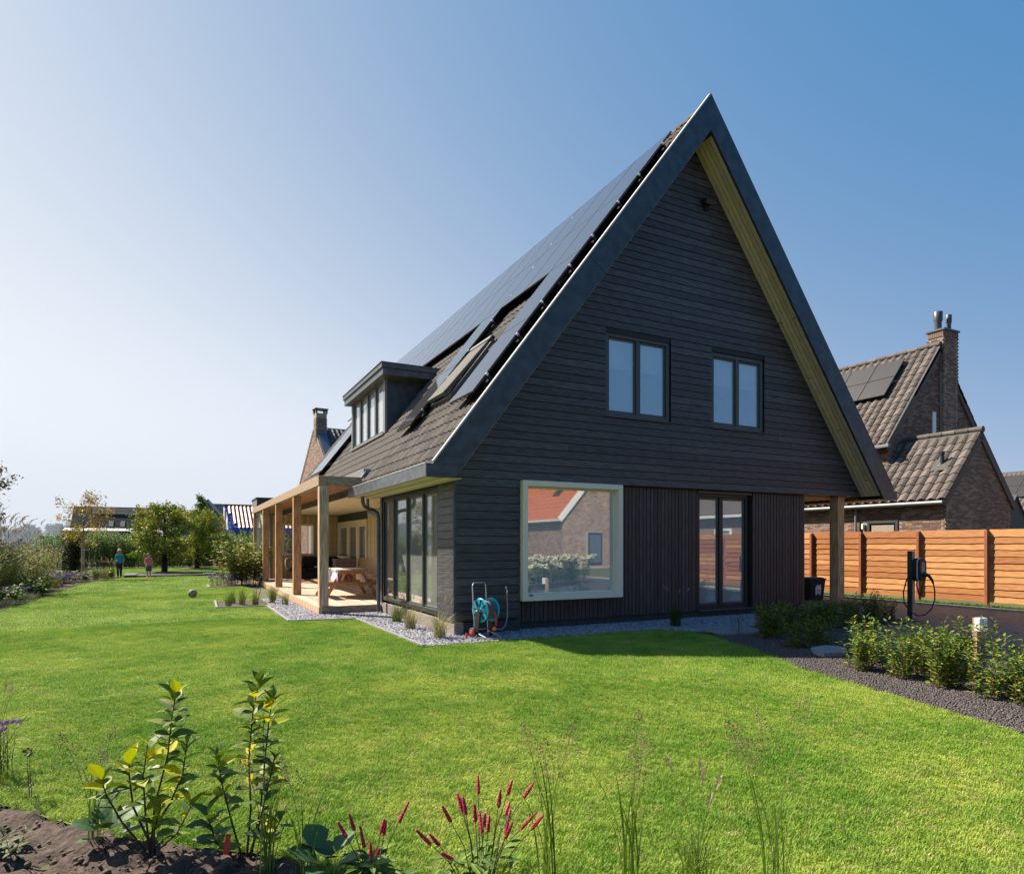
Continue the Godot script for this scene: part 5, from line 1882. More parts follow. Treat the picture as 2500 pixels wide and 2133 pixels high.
	for s in [-1.0, 1.0]:
		b = Mb.new()
		b.tube([Vector3(s * 0.14, 0.06, -0.19), Vector3(s * 0.19, 0.06, -0.19)], 0.06, 14)
		obj("wheel", b, M.rubber, B)
	var face := Transform3D(Basis(Vector3.RIGHT, 0.098), Vector3(0.02, 0.27, 0.2105))
	b = Mb.new()
	b.prism(V2([-0.075, -0.12, -0.02, -0.12, -0.02, -0.07, 0.02, -0.07, 0.02, -0.12, 0.075, -0.12, 0.075, 0.04, 0.10, 0.04, 0.07, 0.09, 0.07, 0.15, 0.035, 0.15, 0.03, 0.11, 0.0, 0.13, -0.03, 0.16, -0.06, 0.10, -0.10, 0.03, -0.075, 0.03]), 0.003, face)
	obj("house_sticker", b, M.white, B)
	var tm := TextMesh.new()
	tm.text = "12"
	var sf := SystemFont.new()
	sf.font_names = PackedStringArray(["Droid Sans"])
	sf.font_weight = 700
	tm.font = sf
	tm.font_size = 32
	tm.pixel_size = 0.0027
	tm.depth = 0.002
	obj("sticker_number", tm, M.frame_dark, B, face * Transform3D(Basis(), Vector3(0, -0.015, 0.0045)))
	# --- charging post
	var C := thing("car_charger", "black oval wall charger with hanging cable mounted on a square post by the drive", "charger", Vector3(14.05, 0, -8.52))
	b = Mb.new()
	b.box(Vector3(0, 0.73, 0), Vector3(0.10, 1.46, 0.10), Basis(), 0.004)
	obj("post", b, M.post_pale, C)
	b = Mb.new()
	b.box(Vector3(-0.056, 0.73, 0.0), Vector3(0.012, 1.46, 0.104))
	obj("post_plate", b, M.dark_green, C)
	var oval := PackedVector2Array()
	var ring := PackedVector2Array()
	for k in 32:
		var a := TAU * k / 32
		oval.append(Vector2(cos(a) * 0.118, sin(a) * 0.118 + (0.13 if sin(a) > 0 else -0.13)))
		ring.append(Vector2(cos(a) * 0.126, sin(a) * 0.126 + (0.13 if sin(a) > 0 else -0.13)))
	b = Mb.new()
	b.prism(oval, 0.10, Transform3D(Basis(), Vector3(0.05, 1.06, 0.055)))
	b.prism(oval, 0.045, Transform3D(Basis(), Vector3(0.05, 1.06, 0.175)))
	obj("housing", b, M.rubber, C)
	b = Mb.new()
	b.prism(ring, 0.006, Transform3D(Basis(), Vector3(0.05, 1.06, 0.154)))
	b.prism(ring, 0.006, Transform3D(Basis(), Vector3(0.05, 1.06, 0.170)))
	obj("light_rim", b, M.white_plastic, C)
	b = Mb.new()
	var disp := PackedVector2Array()
	for k in 24:
		var a := TAU * k / 24
		disp.append(Vector2(cos(a) * 0.06, sin(a) * 0.06 + (0.07 if sin(a) > 0 else -0.09)))
	b.prism(disp, 0.004, Transform3D(Basis(), Vector3(0.05, 1.10, 0.220)))
	obj("display", b, M.grey_plastic, C)
	b = Mb.new()
	b.box(Vector3(0.05, 1.17, 0.2255), Vector3(0.05, 0.012, 0.003))
	b.box(Vector3(0.05, 1.145, 0.2255), Vector3(0.012, 0.05, 0.003))
	b.box(Vector3(0.05, 1.105, 0.2255), Vector3(0.06, 0.010, 0.003))
	obj("emblem", b, M.orange_plastic, C)
	b = Mb.new()
	b.tube([Vector3(0.05, 0.97, 0.20), Vector3(0.07, 0.96, 0.26), Vector3(0.12, 0.93, 0.30), Vector3(0.20, 0.84, 0.32), Vector3(0.23, 0.78, 0.32)], [0.05, 0.045, 0.032, 0.026, 0.022], 12)
	obj("plug", b, M.rubber, C)
	b = Mb.new()
	b.tube([Vector3(0.23, 0.80, 0.32), Vector3(0.29, 0.62, 0.32), Vector3(0.31, 0.42, 0.31), Vector3(0.26, 0.22, 0.27), Vector3(0.12, 0.10, 0.22), Vector3(-0.02, 0.08, 0.16), Vector3(-0.16, 0.16, 0.08), Vector3(-0.25, 0.34, 0.0), Vector3(-0.25, 0.58, -0.02), Vector3(-0.17, 0.84, 0.0), Vector3(-0.07, 1.06, 0.06), Vector3(-0.05, 1.20, 0.10), Vector3(0.02, 1.27, 0.12)], 0.014, 8)
	b.tube([Vector3(-0.02, 0.95, 0.14), Vector3(-0.04, 0.72, 0.14), Vector3(0.0, 0.55, 0.15), Vector3(0.05, 0.52, 0.16), Vector3(0.10, 0.62, 0.17), Vector3(0.14, 0.80, 0.17), Vector3(0.14, 0.93, 0.16)], 0.013, 8)
	obj("cable", b, M.rubber, C)
	# --- socket post
	C = thing("socket_post", "white outdoor socket box on a short wooden post among the sunlit laurels", "socket", Vector3(9.45, 0, -4.86), -0.2)
	b = Mb.new()
	b.box(Vector3(0.02, 0.31, -0.02), Vector3(0.07, 0.62, 0.07), Basis(), 0.004)
	obj("post", b, M.stake, C)
	for k in 2:
		b = Mb.new()
		b.box(Vector3(0.0, 0.495 + 0.092 * k, 0.055), Vector3(0.135, 0.088, 0.08), Basis(), 0.008)
		obj("socket_box", b, M.white_plastic, C)
	# --- ball
	C = thing("ball", "scuffed pale ball with dark patches lying on the lawn", "ball", Vector3(0.32, 0.135, -21.65))
	b = Mb.new()
	b.ball(Vector3.ZERO, Vector3.ONE * 0.125, 24, 16)
	obj("ball_skin", b, M.plinth, C)
	for q in [[0.8, -0.5, 0.3], [-0.2, 0.7, 0.65], [0.4, 0.2, -0.9], [-0.8, -0.3, 0.5]]:
		var d := Vector3(q[0], q[1], q[2]).normalized()
		b = Mb.new()
		b.lathe([Vector2(0.052, -0.006), Vector2(0.045, 0.0), Vector2(0.001, 0.004)], 5, Transform3D(Basis(Quaternion(Vector3.UP, d)), d * 0.122))
		obj("patch", b, M.frame_dark, C)
	# --- trampoline let into the lawn
	C = thing("ground_trampoline", "rectangular trampoline set level into the lawn with pale grey padded rim", "trampoline", Vector3(-0.45, 0, -38.4))
	b = Mb.new()
	b.box(Vector3(0, 0.05, 0), Vector3(3.0, 0.02, 2.2))
	obj("jumping_mat", b, M.rubber, C)
	for q in [[Vector3(-1.8, 0.07, 0), Vector3(0.6, 0.05, 3.0)], [Vector3(1.8, 0.07, 0), Vector3(0.6, 0.05, 3.0)], [Vector3(0, 0.07, -1.3), Vector3(3.0, 0.05, 0.4)]]:
		b = Mb.new()
		b.box(q[0], q[1], Basis(), 0.02)
		obj("rim_pad", b, M.fascia, C)
	b = Mb.new()
	b.box(Vector3(0, 0.03, 1.3), Vector3(3.4, 0.06, 0.5))
	obj("soil_rim", b, M.soil, C)


# ---------------------------------------------------------------- people
func field_mesh(bones: Array, cell: float, soft: float) -> Mb:   # smooth union of tapered capsules [a, b, ra, rb], meshed by surface nets
	var lo := Vector3.ONE * 1e6
	var hi := -lo
	for q in bones:
		for k in 2:
			var r: Vector3 = Vector3.ONE * (q[2 + k] + cell * 3.0)
			lo = lo.min(q[k] - r)
			hi = hi.max(q[k] + r)
	var n := Vector3i(((hi - lo) / cell).ceil()) + Vector3i.ONE
	var g := PackedFloat32Array()
	g.resize(n.x * n.y * n.z)
	g.fill(1.0)
	for q in bones:
		var a: Vector3 = q[0]
		var ab: Vector3 = q[1] - a
		var l2 := maxf(ab.length_squared(), 1e-9)
		var rm: float = maxf(q[2], q[3]) + soft + cell * 2.5
		var p0 := Vector3i(((a.min(q[1]) - Vector3.ONE * rm - lo) / cell).floor()).max(Vector3i.ZERO)
		var p1 := Vector3i(((a.max(q[1]) + Vector3.ONE * rm - lo) / cell).ceil()).min(n - Vector3i.ONE)
		for z in range(p0.z, p1.z + 1):
			for y in range(p0.y, p1.y + 1):
				for x in range(p0.x, p1.x + 1):
					var p := lo + Vector3(x, y, z) * cell
					var t := clampf((p - a).dot(ab) / l2, 0.0, 1.0)
					var d: float = p.distance_to(a + ab * t) - lerpf(q[2], q[3], t)
					var i := (z * n.y + y) * n.x + x
					var h := maxf(soft - absf(g[i] - d), 0.0) / soft
					g[i] = minf(g[i], d) - h * h * soft * 0.25
	var m := Mb.new()
	var id := {}
	var sx := n.x
	var sy := n.x * n.y
	for z in n.z - 1:
		for y in n.y - 1:
			for x in n.x - 1:
				var i := z * sy + y * sx + x
				var neg := 0
				var sum := Vector3.ZERO
				var cnt := 0
				var vals := [g[i], g[i + 1], g[i + sx], g[i + sx + 1], g[i + sy], g[i + sy + 1], g[i + sy + sx], g[i + sy + sx + 1]]
				for v in vals:
					neg += 1 if v < 0.0 else 0
				if neg == 0 or neg == 8:
					continue
				for e in [[0, 1], [2, 3], [4, 5], [6, 7], [0, 2], [1, 3], [4, 6], [5, 7], [0, 4], [1, 5], [2, 6], [3, 7]]:
					var va: float = vals[e[0]]
					var vb: float = vals[e[1]]
					if (va < 0.0) != (vb < 0.0):
						var t := va / (va - vb)
						var pa := Vector3(e[0] & 1, (e[0] >> 1) & 1, e[0] >> 2)
						var pb := Vector3(e[1] & 1, (e[1] >> 1) & 1, e[1] >> 2)
						sum += pa.lerp(pb, t)
						cnt += 1
				id[i] = m.v.size()
				m.v.append(lo + (Vector3(x, y, z) + sum / cnt) * cell)
				m.n.append(Vector3(vals[1] - vals[0] + vals[3] - vals[2] + vals[5] - vals[4] + vals[7] - vals[6], vals[2] - vals[0] + vals[3] - vals[1] + vals[6] - vals[4] + vals[7] - vals[5], vals[4] - vals[0] + vals[5] - vals[1] + vals[6] - vals[2] + vals[7] - vals[3]).normalized())
				m.c.append(Color.WHITE)
	for i in id:
		for ax in [[1, sx, sy], [sx, sy, 1], [sy, 1, sx]]:
			if (g[i] < 0.0) == (g[i + ax[0]] < 0.0):
				continue
			var b: int = i - ax[1]
			var c: int = i - ax[2]
			var d: int = i - ax[1] - ax[2]
			if id.has(b) and id.has(c) and id.has(d):
				if g[i] < 0.0:
					m.ix.append_array([id[i], id[d], id[b], id[i], id[c], id[d]])
				else:
					m.ix.append_array([id[i], id[b], id[d], id[i], id[d], id[c]])
	return m


func child(label: String, at: Vector3, turn: float, tall: float, girl: bool) -> void:
	var P := thing("person", label, "person", at, turn)   # faces +z
	var s := tall / 1.36
	var v := func(x: float, y: float, z: float) -> Vector3: return Vector3(x, y, z) * s
	var skin := []
	var arms := []
	for k in [-1.0, 1.0]:
		var hip: Vector3 = v.call(0.068 * k, 0.66, 0)
		var knee: Vector3 = v.call(0.072 * k, 0.355, 0.015 + (0.03 if girl and k > 0 else 0.0))
		var ankle: Vector3 = v.call(0.072 * k, 0.06, -0.01 + (0.05 if girl and k < 0 else 0.0))
		skin.append([hip, knee, 0.066 * s, 0.044 * s])
		skin.append([knee, knee.lerp(ankle, 0.35), 0.044 * s, 0.043 * s])
		skin.append([knee.lerp(ankle, 0.35), ankle, 0.043 * s, 0.026 * s])
		var sh: Vector3 = v.call(0.128 * k, 1.045, -0.01)
		var el: Vector3 = v.call(0.175 * k, 0.82, -0.02) if girl else v.call(0.19 * k, 0.83, 0.0)
		var wr: Vector3 = v.call(0.185 * k, 0.63, 0.045) if girl else v.call(0.17 * k, 0.70, 0.14)
		skin.append([sh, el, 0.036 * s, 0.030 * s])
		skin.append([el, wr, 0.030 * s, 0.021 * s])
		arms.append([sh, el, wr])
	skin.append([v.call(0, 0.66, 0), v.call(0, 0.82, 0.0), 0.085 * s, 0.078 * s])
	skin.append([v.call(-0.05, 0.95, 0), v.call(0.05, 0.95, 0), 0.085 * s, 0.085 * s])
	skin.append([v.call(-0.09, 1.04, -0.01), v.call(0.09, 1.04, -0.01), 0.05 * s, 0.05 * s])
	skin.append([v.call(0, 1.05, -0.01), v.call(0, 1.13, 0.005), 0.036 * s, 0.034 * s])
	skin.append([v.call(0, 1.21, 0.012), v.call(0, 1.27, -0.005), 0.072 * s, 0.088 * s])
	skin.append([v.call(0, 1.165, 0.04), v.call(0, 1.20, 0.035), 0.038 * s, 0.055 * s])
	var body := obj("body", field_mesh(skin, 0.013, 0.03), M.skin, P)
	# face, ears and hands on finer grids
	var fine := [[v.call(0, 1.215, 0.09), v.call(0, 1.195, 0.108), 0.009, 0.012]]
	for k in [-1.0, 1.0]:
		fine.append([v.call(0.089 * k, 1.235, 0.0), v.call(0.093 * k, 1.205, 0.0), 0.014, 0.010])
	fine.append([v.call(-0.018, 1.168, 0.082), v.call(0.018, 1.168, 0.082), 0.007, 0.007])
	obj("face", field_mesh(fine, 0.005, 0.004), M.skin, body)
	var eyes := Mb.new()
	for k in [-1.0, 1.0]:
		eyes.ball(v.call(0.032 * k, 1.23, 0.083), Vector3.ONE * 0.009, 8, 6)
	obj("eyes", eyes, M.black, body)
	for a in arms:
		var d: Vector3 = (a[2] - a[1]).normalized()
		var side := Vector3(signf(a[2].x), 0, 0)
		var fwd := d.cross(side).cross(d).normalized()
		var nrm := d.cross(fwd).normalized()
		var hand := [[a[2], a[2] + d * 0.055 * s, 0.02 * s, 0.024 * s]]
		for k in 4:
			var o: Vector3 = a[2] + d * 0.06 * s + nrm * (k - 1.5) * 0.0155 * s
			var l: float = [0.042, 0.05, 0.047, 0.036][k] * s
			hand.append([a[2] + d * 0.03 * s + nrm * (k - 1.5) * 0.009 * s, o, 0.009 * s, 0.0075 * s])
			hand.append([o, o + d * l * 0.55 - fwd * 0.006, 0.0075 * s, 0.007 * s])
			hand.append([o + d * l * 0.55 - fwd * 0.006, o + d * l * 0.9 - fwd * 0.02, 0.007 * s, 0.006 * s])
		hand.append([a[2] + d * 0.015 * s + nrm * 0.018 * s, a[2] + d * 0.045 * s + nrm * 0.042 * s - fwd * 0.01, 0.010 * s, 0.008 * s])
		hand.append([a[2] + d * 0.045 * s + nrm * 0.042 * s - fwd * 0.01, a[2] + d * 0.072 * s + nrm * 0.046 * s - fwd * 0.02, 0.008 * s, 0.0065 * s])
		obj("hand", field_mesh(hand, 0.005, 0.006), M.skin, body)
	# clothes
	var shirt := [[v.call(-0.06, 0.96, 0), v.call(0.06, 0.96, 0), 0.098 * s, 0.098 * s], [v.call(-0.05, 0.74, 0), v.call(0.05, 0.74, 0), 0.103 * s, 0.103 * s], [v.call(0, 0.74, 0), v.call(0, 0.96, 0), 0.11 * s, 0.10 * s], [v.call(-0.10, 1.045, -0.01), v.call(0.10, 1.045, -0.01), 0.058 * s, 0.058 * s]]
	for a in arms:
		shirt.append([a[0], a[0].lerp(a[1], 0.55), 0.054 * s, 0.052 * s])
	obj("shirt", field_mesh(shirt, 0.014, 0.03), M.teal_shirt if girl else M.pink_shirt, P)
	var legs := []
	for k in [-1.0, 1.0]:
		var end := 0.09 if girl else 0.44
		legs.append([v.call(0.062 * k, 0.66, 0), v.call(0.070 * k, 0.44, 0.012), 0.088 * s, (0.062 if girl else 0.085) * s])
		if girl:
			legs.append([v.call(0.070 * k, 0.44, 0.012), v.call(0.072 * k, end, -0.01 + (0.045 if k < 0 else 0.0)), 0.060 * s, 0.046 * s])
	legs.append([v.call(-0.04, 0.66, 0), v.call(0.04, 0.66, 0), 0.098 * s, 0.098 * s])
	obj("trousers" if girl else "shorts", field_mesh(legs, 0.014, 0.02), M.navy if girl else M.denim, P)
	for k in [-1.0, 1.0]:
		var zz := 0.045 if girl and k < 0 else 0.0
		obj("shoe", field_mesh([[v.call(0.072 * k, 0.04, -0.035 + zz), v.call(0.074 * k, 0.03, 0.09 + zz), 0.040 * s, 0.032 * s]], 0.012, 0.01), M.slab if girl else M.fence_post, P)
	var hair := [[v.call(0, 1.262, -0.022), v.call(0, 1.29, -0.005), 0.098 * s, 0.084 * s], [v.call(0, 1.19, -0.045), v.call(0, 1.26, -0.03), 0.068 * s, 0.09 * s]]
	if girl:
		hair.append_array([[v.call(0, 1.27, -0.115), v.call(0.01, 1.20, -0.135), 0.034 * s, 0.044 * s], [v.call(0.01, 1.20, -0.135), v.call(0.03, 1.04, -0.125), 0.044 * s, 0.018 * s]])
	obj("hair", field_mesh(hair, 0.011, 0.02), M.hair_fair if girl else M.hair_dark, P)


func build_people() -> void:
	child("child in teal shirt and dark trousers with a fair ponytail, walking by the hedge", Vector3(-2.66, 0.0, -36.9), deg_to_rad(205.0), 1.38, true)
	child("smaller child in pink shirt and denim shorts standing at the trampoline edge", Vector3(-1.36, 0.0, -35.4), deg_to_rad(20.0), 1.18, false)


# ---------------------------------------------------------------- plants
func leaf_mesh(l: float, w: float, fold := 0.25, bend := 0.25) -> Mb:   # a leaf from its stalk along +z, upper side +y
	var m := Mb.new()
	var mid := []
	var l_ := []
	var r_ := []
	for q in [[0.0, 0.04], [0.18, 0.62], [0.42, 1.0], [0.7, 0.78], [0.9, 0.3], [1.0, 0.0]]:
		var t: float = q[0]
		var y: float = -bend * l * t * t
		mid.append(Vector3(0, y, t * l))
		l_.append(Vector3(-w * 0.5 * q[1], y + fold * w * 0.5 * q[1], t * l))
		r_.append(Vector3(w * 0.5 * q[1], y + fold * w * 0.5 * q[1], t * l))
	for i in 5:
		m.col = Color.WHITE
		if i == 4:
			m.tri(mid[i], mid[5], l_[i])
			m.tri(mid[i], r_[i], mid[5])
		else:
			m.quad(l_[i], mid[i], mid[i + 1], l_[i + 1])
			m.quad(mid[i], r_[i], r_[i + 1], mid[i + 1])
	return m


func small_leaf(l: float, w: float) -> Mb:   # four faces, for foliage seen from afar
	var m := Mb.new()
	var a := Vector3(0, 0, 0)
	var t := Vector3(0, -0.15 * l, l)
	var c := Vector3(0, 0, l * 0.5)
	var p := Vector3(-w / 2, w * 0.15, l * 0.45)
	var q := Vector3(w / 2, w * 0.15, l * 0.45)
	m.tri(a, c, p)
	m.tri(p, c, t)
	m.tri(a, q, c)
	m.tri(q, t, c)
	return m


func leaf_at(o: Vector3, d: Vector3, s: float, roll: float) -> Transform3D:
	d = d.normalized()
	var x := Vector3.UP.cross(d)
	x = Vector3.RIGHT if x.length() < 0.05 else x.normalized()
	return Transform3D((Basis(d, roll) * Basis(x, d.cross(x), d)) * Basis.from_scale(Vector3.ONE * s), o)


func tint(cols: Array) -> Color:
	var c: Color = cols[R.randi() % cols.size()]
	var t := R.randf_range(0.75, 1.25)
	return Color(c.r * t, c.g * t, c.b * t)


func round_dir(up: float) -> Vector3:
	var a := R.randf() * TAU
	return Vector3(cos(a), up, sin(a)).normalized()


func stems_plant(called: String, label: String, cat: String, group: String, o: Dictionary) -> Node3D:
	# n stems of height h from a foot of radius foot, leaning out by lean; per leaves a metre, from share t0 up
	var P := thing(called, label, cat, Vector3.ZERO, 0.0, group)
	var st := Mb.new()
	var xs := []
	var cols := []
	var fx := []
	var fc := []
	for i in o.n:
		var f: Vector3 = round_dir(0) * o.foot * sqrt(R.randf())
		var d: Vector3 = (f / maxf(o.foot, 0.01) * o.lean + round_dir(0) * o.lean * 0.4)
		var h: float = o.h * R.randf_range(0.62, 1.05)
		var pts := []
		for k in 6:
			var t := k / 5.0
			pts.append(f + Vector3.UP * h * t + d * h * t * t + Vector3(R.randf_range(-1, 1), 0, R.randf_range(-1, 1)) * 0.02 * h)
		st.tube(pts, [o.r, o.r * 0.9, o.r * 0.8, o.r * 0.7, o.r * 0.5, o.r * 0.3], 5, false)
		var n := int(h * o.per)
		for k in n:
			var t: float = o.t0 + (1.0 - o.t0) * (k + R.randf()) / n
			var p: Vector3 = pts[int(t * 4.999)].lerp(pts[int(t * 4.999) + 1], t * 4.999 - int(t * 4.999))
			var ld := round_dir(o.up + R.randf_range(-0.3, 0.3) + (0.6 if t > 0.93 else 0.0))
			xs.append(leaf_at(p + ld * o.get("off", 0.0) * R.randf(), ld, R.randf_range(0.6, 1.15) * (1.0 if t < 0.9 else 0.8), R.randf_range(-0.5, 0.5)))
			cols.append(tint(o.cols))
		if o.has("flower") and R.randf() < o.flower_share:
			for k in o.flower_n:
				fx.append(leaf_at(pts[5] + Vector3(R.randf_range(-1, 1), R.randf_range(-0.6, 0.4), R.randf_range(-1, 1)) * o.flower_r, round_dir(0.7), R.randf_range(0.7, 1.2), R.randf() * TAU))
				fc.append(tint(o.flower_cols))
	obj("stems", st, o.get("stem_mat", M.twig), P)
	copies("foliage", o.leaf, M.leaf, xs, cols, P)
	if fx.size():
		copies("flowers", o.flower, M.petal, fx, fc, P)
	return P


func grass_clump(called: String, label: String, cat: String, group: String, o: Dictionary) -> Node3D:
	var P := thing(called, label, cat, Vector3.ZERO, 0.0, group)
	var m := Mb.new()
	for i in o.n:
		var f: Vector3 = round_dir(0) * o.foot * sqrt(R.randf())
		var a := R.randf() * TAU
		var d := Vector3(cos(a), 0, sin(a))
		var h: float = o.h * R.randf_range(0.5, 1.05)
		var arch: float = o.arch * R.randf_range(0.4, 1.3)
		var pts := []
		var wid := []
		for k in 7:
			var t := k / 6.0
			pts.append(f + Vector3.UP * h * (t - 0.35 * arch * t * t * t) + d * h * arch * 0.75 * t * t)
			wid.append(o.w * (0.75 + 0.5 * t) * (1.0 - t * t * t) if k < 6 else 0.0)
		m.col = tint(o.cols)
		m.ribbon(pts, wid, Vector3(-d.z, 0, d.x).rotated(Vector3.UP, R.randf_range(-0.9, 0.9)))
	stuff(obj("blades", m, M.grass, P))
	for i in o.get("heads", 0):
		var a := R.randf() * TAU
		var d := Vector3(cos(a), 0, sin(a))
		var h: float = o.h * R.randf_range(0.9, 1.25)
		var arch: float = o.get("head_arch", 0.35) * R.randf_range(0.5, 1.3)
		var pts := []
		for k in 6:
			var t := k / 5.0
			pts.append(Vector3.UP * h * (t - 0.15 * arch * t * t) + d * h * arch * t * t)
		m = Mb.new()
		m.col = tint(o.cols)
		m.tube(pts, [0.002, 0.002, 0.0016, 0.0014, 0.0012, 0.001], 4, false)
		var hl: float = o.head_len
		var tip: Vector3 = (pts[5] - pts[4]).normalized()
		var kind: String = o.head
		m.col = tint(o.head_cols)
		if kind == "brush":
			for k in 130:
				var t := R.randf()
				var q := round_dir(0.4)
				var p: Vector3 = pts[5] + tip * hl * t
				var rr: float = hl * 0.13 * sin(PI * clampf(t * 0.9 + 0.08, 0, 1)) + 0.003
				m.ribbon([p, p + (q + tip * 0.8).normalized() * rr * 2.0], [0.0018, 0.0007], q.cross(tip).normalized())
		elif kind == "plume":
			for k in 40:
				var t := R.randf()
				var q := round_dir(0.2)
				var p: Vector3 = pts[5] + tip * hl * t + Vector3.DOWN * hl * 0.5 * t * t * o.get("nod", 0.7) + d * hl * 0.3 * t * t
				m.ribbon([p, p + (q * 0.35 + tip - Vector3.UP * 0.4 * t).normalized() * hl * 0.28 * (1.1 - t)], [hl * 0.03, hl * 0.012], q.cross(tip).normalized())
		else:   # an open panicle of tiny seeds
			for k in 60:
				var t := R.randf()
				var q := round_dir(R.randf_range(-0.1, 0.7))
				var p: Vector3 = pts[5] - tip * hl * (1.0 - t)
				var e: Vector3 = p + q * hl * 0.42 * (1.05 - t)
				m.ribbon([p, e], [0.0009, 0.0006], q.cross(Vector3.UP).normalized())
				var qb := Basis(q, R.randf() * TAU)
				m.box(e, Vector3(0.0035, 0.007, 0.0035), qb)
		obj("seed_head", m, M.straw, P)
	return P


func tree(called: String, label: String, o: Dictionary) -> Node3D:
	var P := thing(called, label, "tree", Vector3.ZERO, 0.0, o.get("group", ""))
	var m := Mb.new()
	var xs := []
	var cols := []
	var h: float = o.h
	var bole := []
	var rad := []
	for k in 8:
		var t := k / 7.0
		bole.append(Vector3(sin(k * 1.7) * 0.02 * h * t, h * 0.93 * t, cos(k * 2.3) * 0.02 * h * t))
		rad.append(o.r * (1.0 - 0.88 * t))
	m.tube(bole, rad, 9)
	for i in o.limbs:
		var t: float = lerpf(o.low, 0.96, (i + R.randf()) / o.limbs)
		var p: Vector3 = bole[int(t * 6.99)].lerp(bole[int(t * 6.99) + 1], t * 6.99 - int(t * 6.99))
		var u: float = (t - o.low) / (1.0 - o.low)
		var reach: float = o.wide * (o.shape.call(u) as float) * R.randf_range(0.65, 1.1)
		var d := round_dir(o.rise * R.randf_range(0.6, 1.3))
		var e := p + d * reach
		var mid := p.lerp(e, 0.5) + Vector3.DOWN * reach * 0.06
		m.tube([p, mid, e], [o.r * 0.30 * (1.1 - t), o.r * 0.18 * (1.1 - t) + 0.003, 0.004], 5, false)
		for k in o.clumps:
			var s := R.randf_range(0.25, 1.05)
			var c: Vector3 = p.lerp(e, s) + Vector3(R.randf_range(-1, 1), R.randf_range(-0.8, 0.8), R.randf_range(-1, 1)) * o.scatter
			if k % 3 == 0:
				m.tube([p.lerp(e, s * 0.85), c], [0.006, 0.003], 4, false)
			var cc: Color = o.cols[R.randi() % o.cols.size()]
			for q in o.leaves:
				var ld := round_dir(R.randf_range(-0.9, 0.6))
				var lp: Vector3 = c + Vector3(R.randfn(), R.randfn(), R.randfn()) * o.puff
				xs.append(leaf_at(lp, ld, R.randf_range(0.6, 1.2), R.randf() * TAU))
				var v := R.randf_range(0.75, 1.25)
				cols.append(Color(cc.r * v, cc.g * v, cc.b * v))
	obj("trunk", m, M.bark, P)
	copies("crown", o.leaf, M.leaf, xs, cols, P)
	return P


func build_plants() -> void:
	front_plants()
	yard_plants()
	border_plants()
	trees()


func big_leaf_shrub(label: String, at: Vector3, stems: Array) -> void:
	# stems: [[points], first leaf share, leaves]; every leaf is a piece of its own
	var P := thing("magnolia_shrub", label, "shrub", at, 0.0, "young large leaved shrubs in the front bed")
	var kinds := []
	for q in [[0.135, 0.074, 0.30, 0.10], [0.122, 0.068, 0.50, 0.25], [0.108, 0.062, 0.2, 0.4], [0.085, 0.042, 0.6, 0.1]]:
		kinds.append(leaf_mesh(q[0], q[1], q[2], q[3]).mesh())
	var mats := []
	for q in [[0.10, 0.155, 0.04], [0.14, 0.20, 0.04], [0.30, 0.34, 0.025], [0.48, 0.44, 0.02], [0.19, 0.24, 0.06], [0.085, 0.135, 0.055]]:
		var key := "big_leaf%d" % mats.size()
		if not M.has(key):
			leafy(key, lin(q[0], q[1], q[2]), lin(minf(q[0] * 2.2, 0.8), minf(q[1] * 2.0, 0.8), q[2]), 0.5)
		mats.append(M[key])
	var m := Mb.new()
	for s in stems:
		s[2] = int(s[2] * 1.75)
		var p: Array = s[0]
		var rad := []
		for k in p.size():
			rad.append(0.0065 - 0.004 * k / (p.size() - 1.0))
		m.tube(p, rad, 6)
		var n: int = s[2]
		for k in n:
			var t: float = s[1] + (1.0 - s[1]) * (k + 0.5) / n
			var f: float = t * (p.size() - 1.001)
			var o: Vector3 = p[int(f)].lerp(p[int(f) + 1], f - int(f))
			var a := k * 2.4 + R.randf_range(-0.3, 0.3)
			var top := clampf((t - 0.82) / 0.18, 0.0, 1.0)
			var d := Vector3(cos(a), R.randf_range(0.25, 0.75) + top * 1.5, sin(a))
			var sz := R.randf_range(0.72, 1.08) * (0.75 if t < 0.3 else 1.0)
			obj("leaf", kinds[R.randi() % 4], mats[[0, 1, 1, 2, 4, 5, 0, 3][R.randi() % 8]], P, leaf_at(o, d, sz, R.randf_range(-0.6, 0.6)))
	obj("stems", m, M.cane, P)


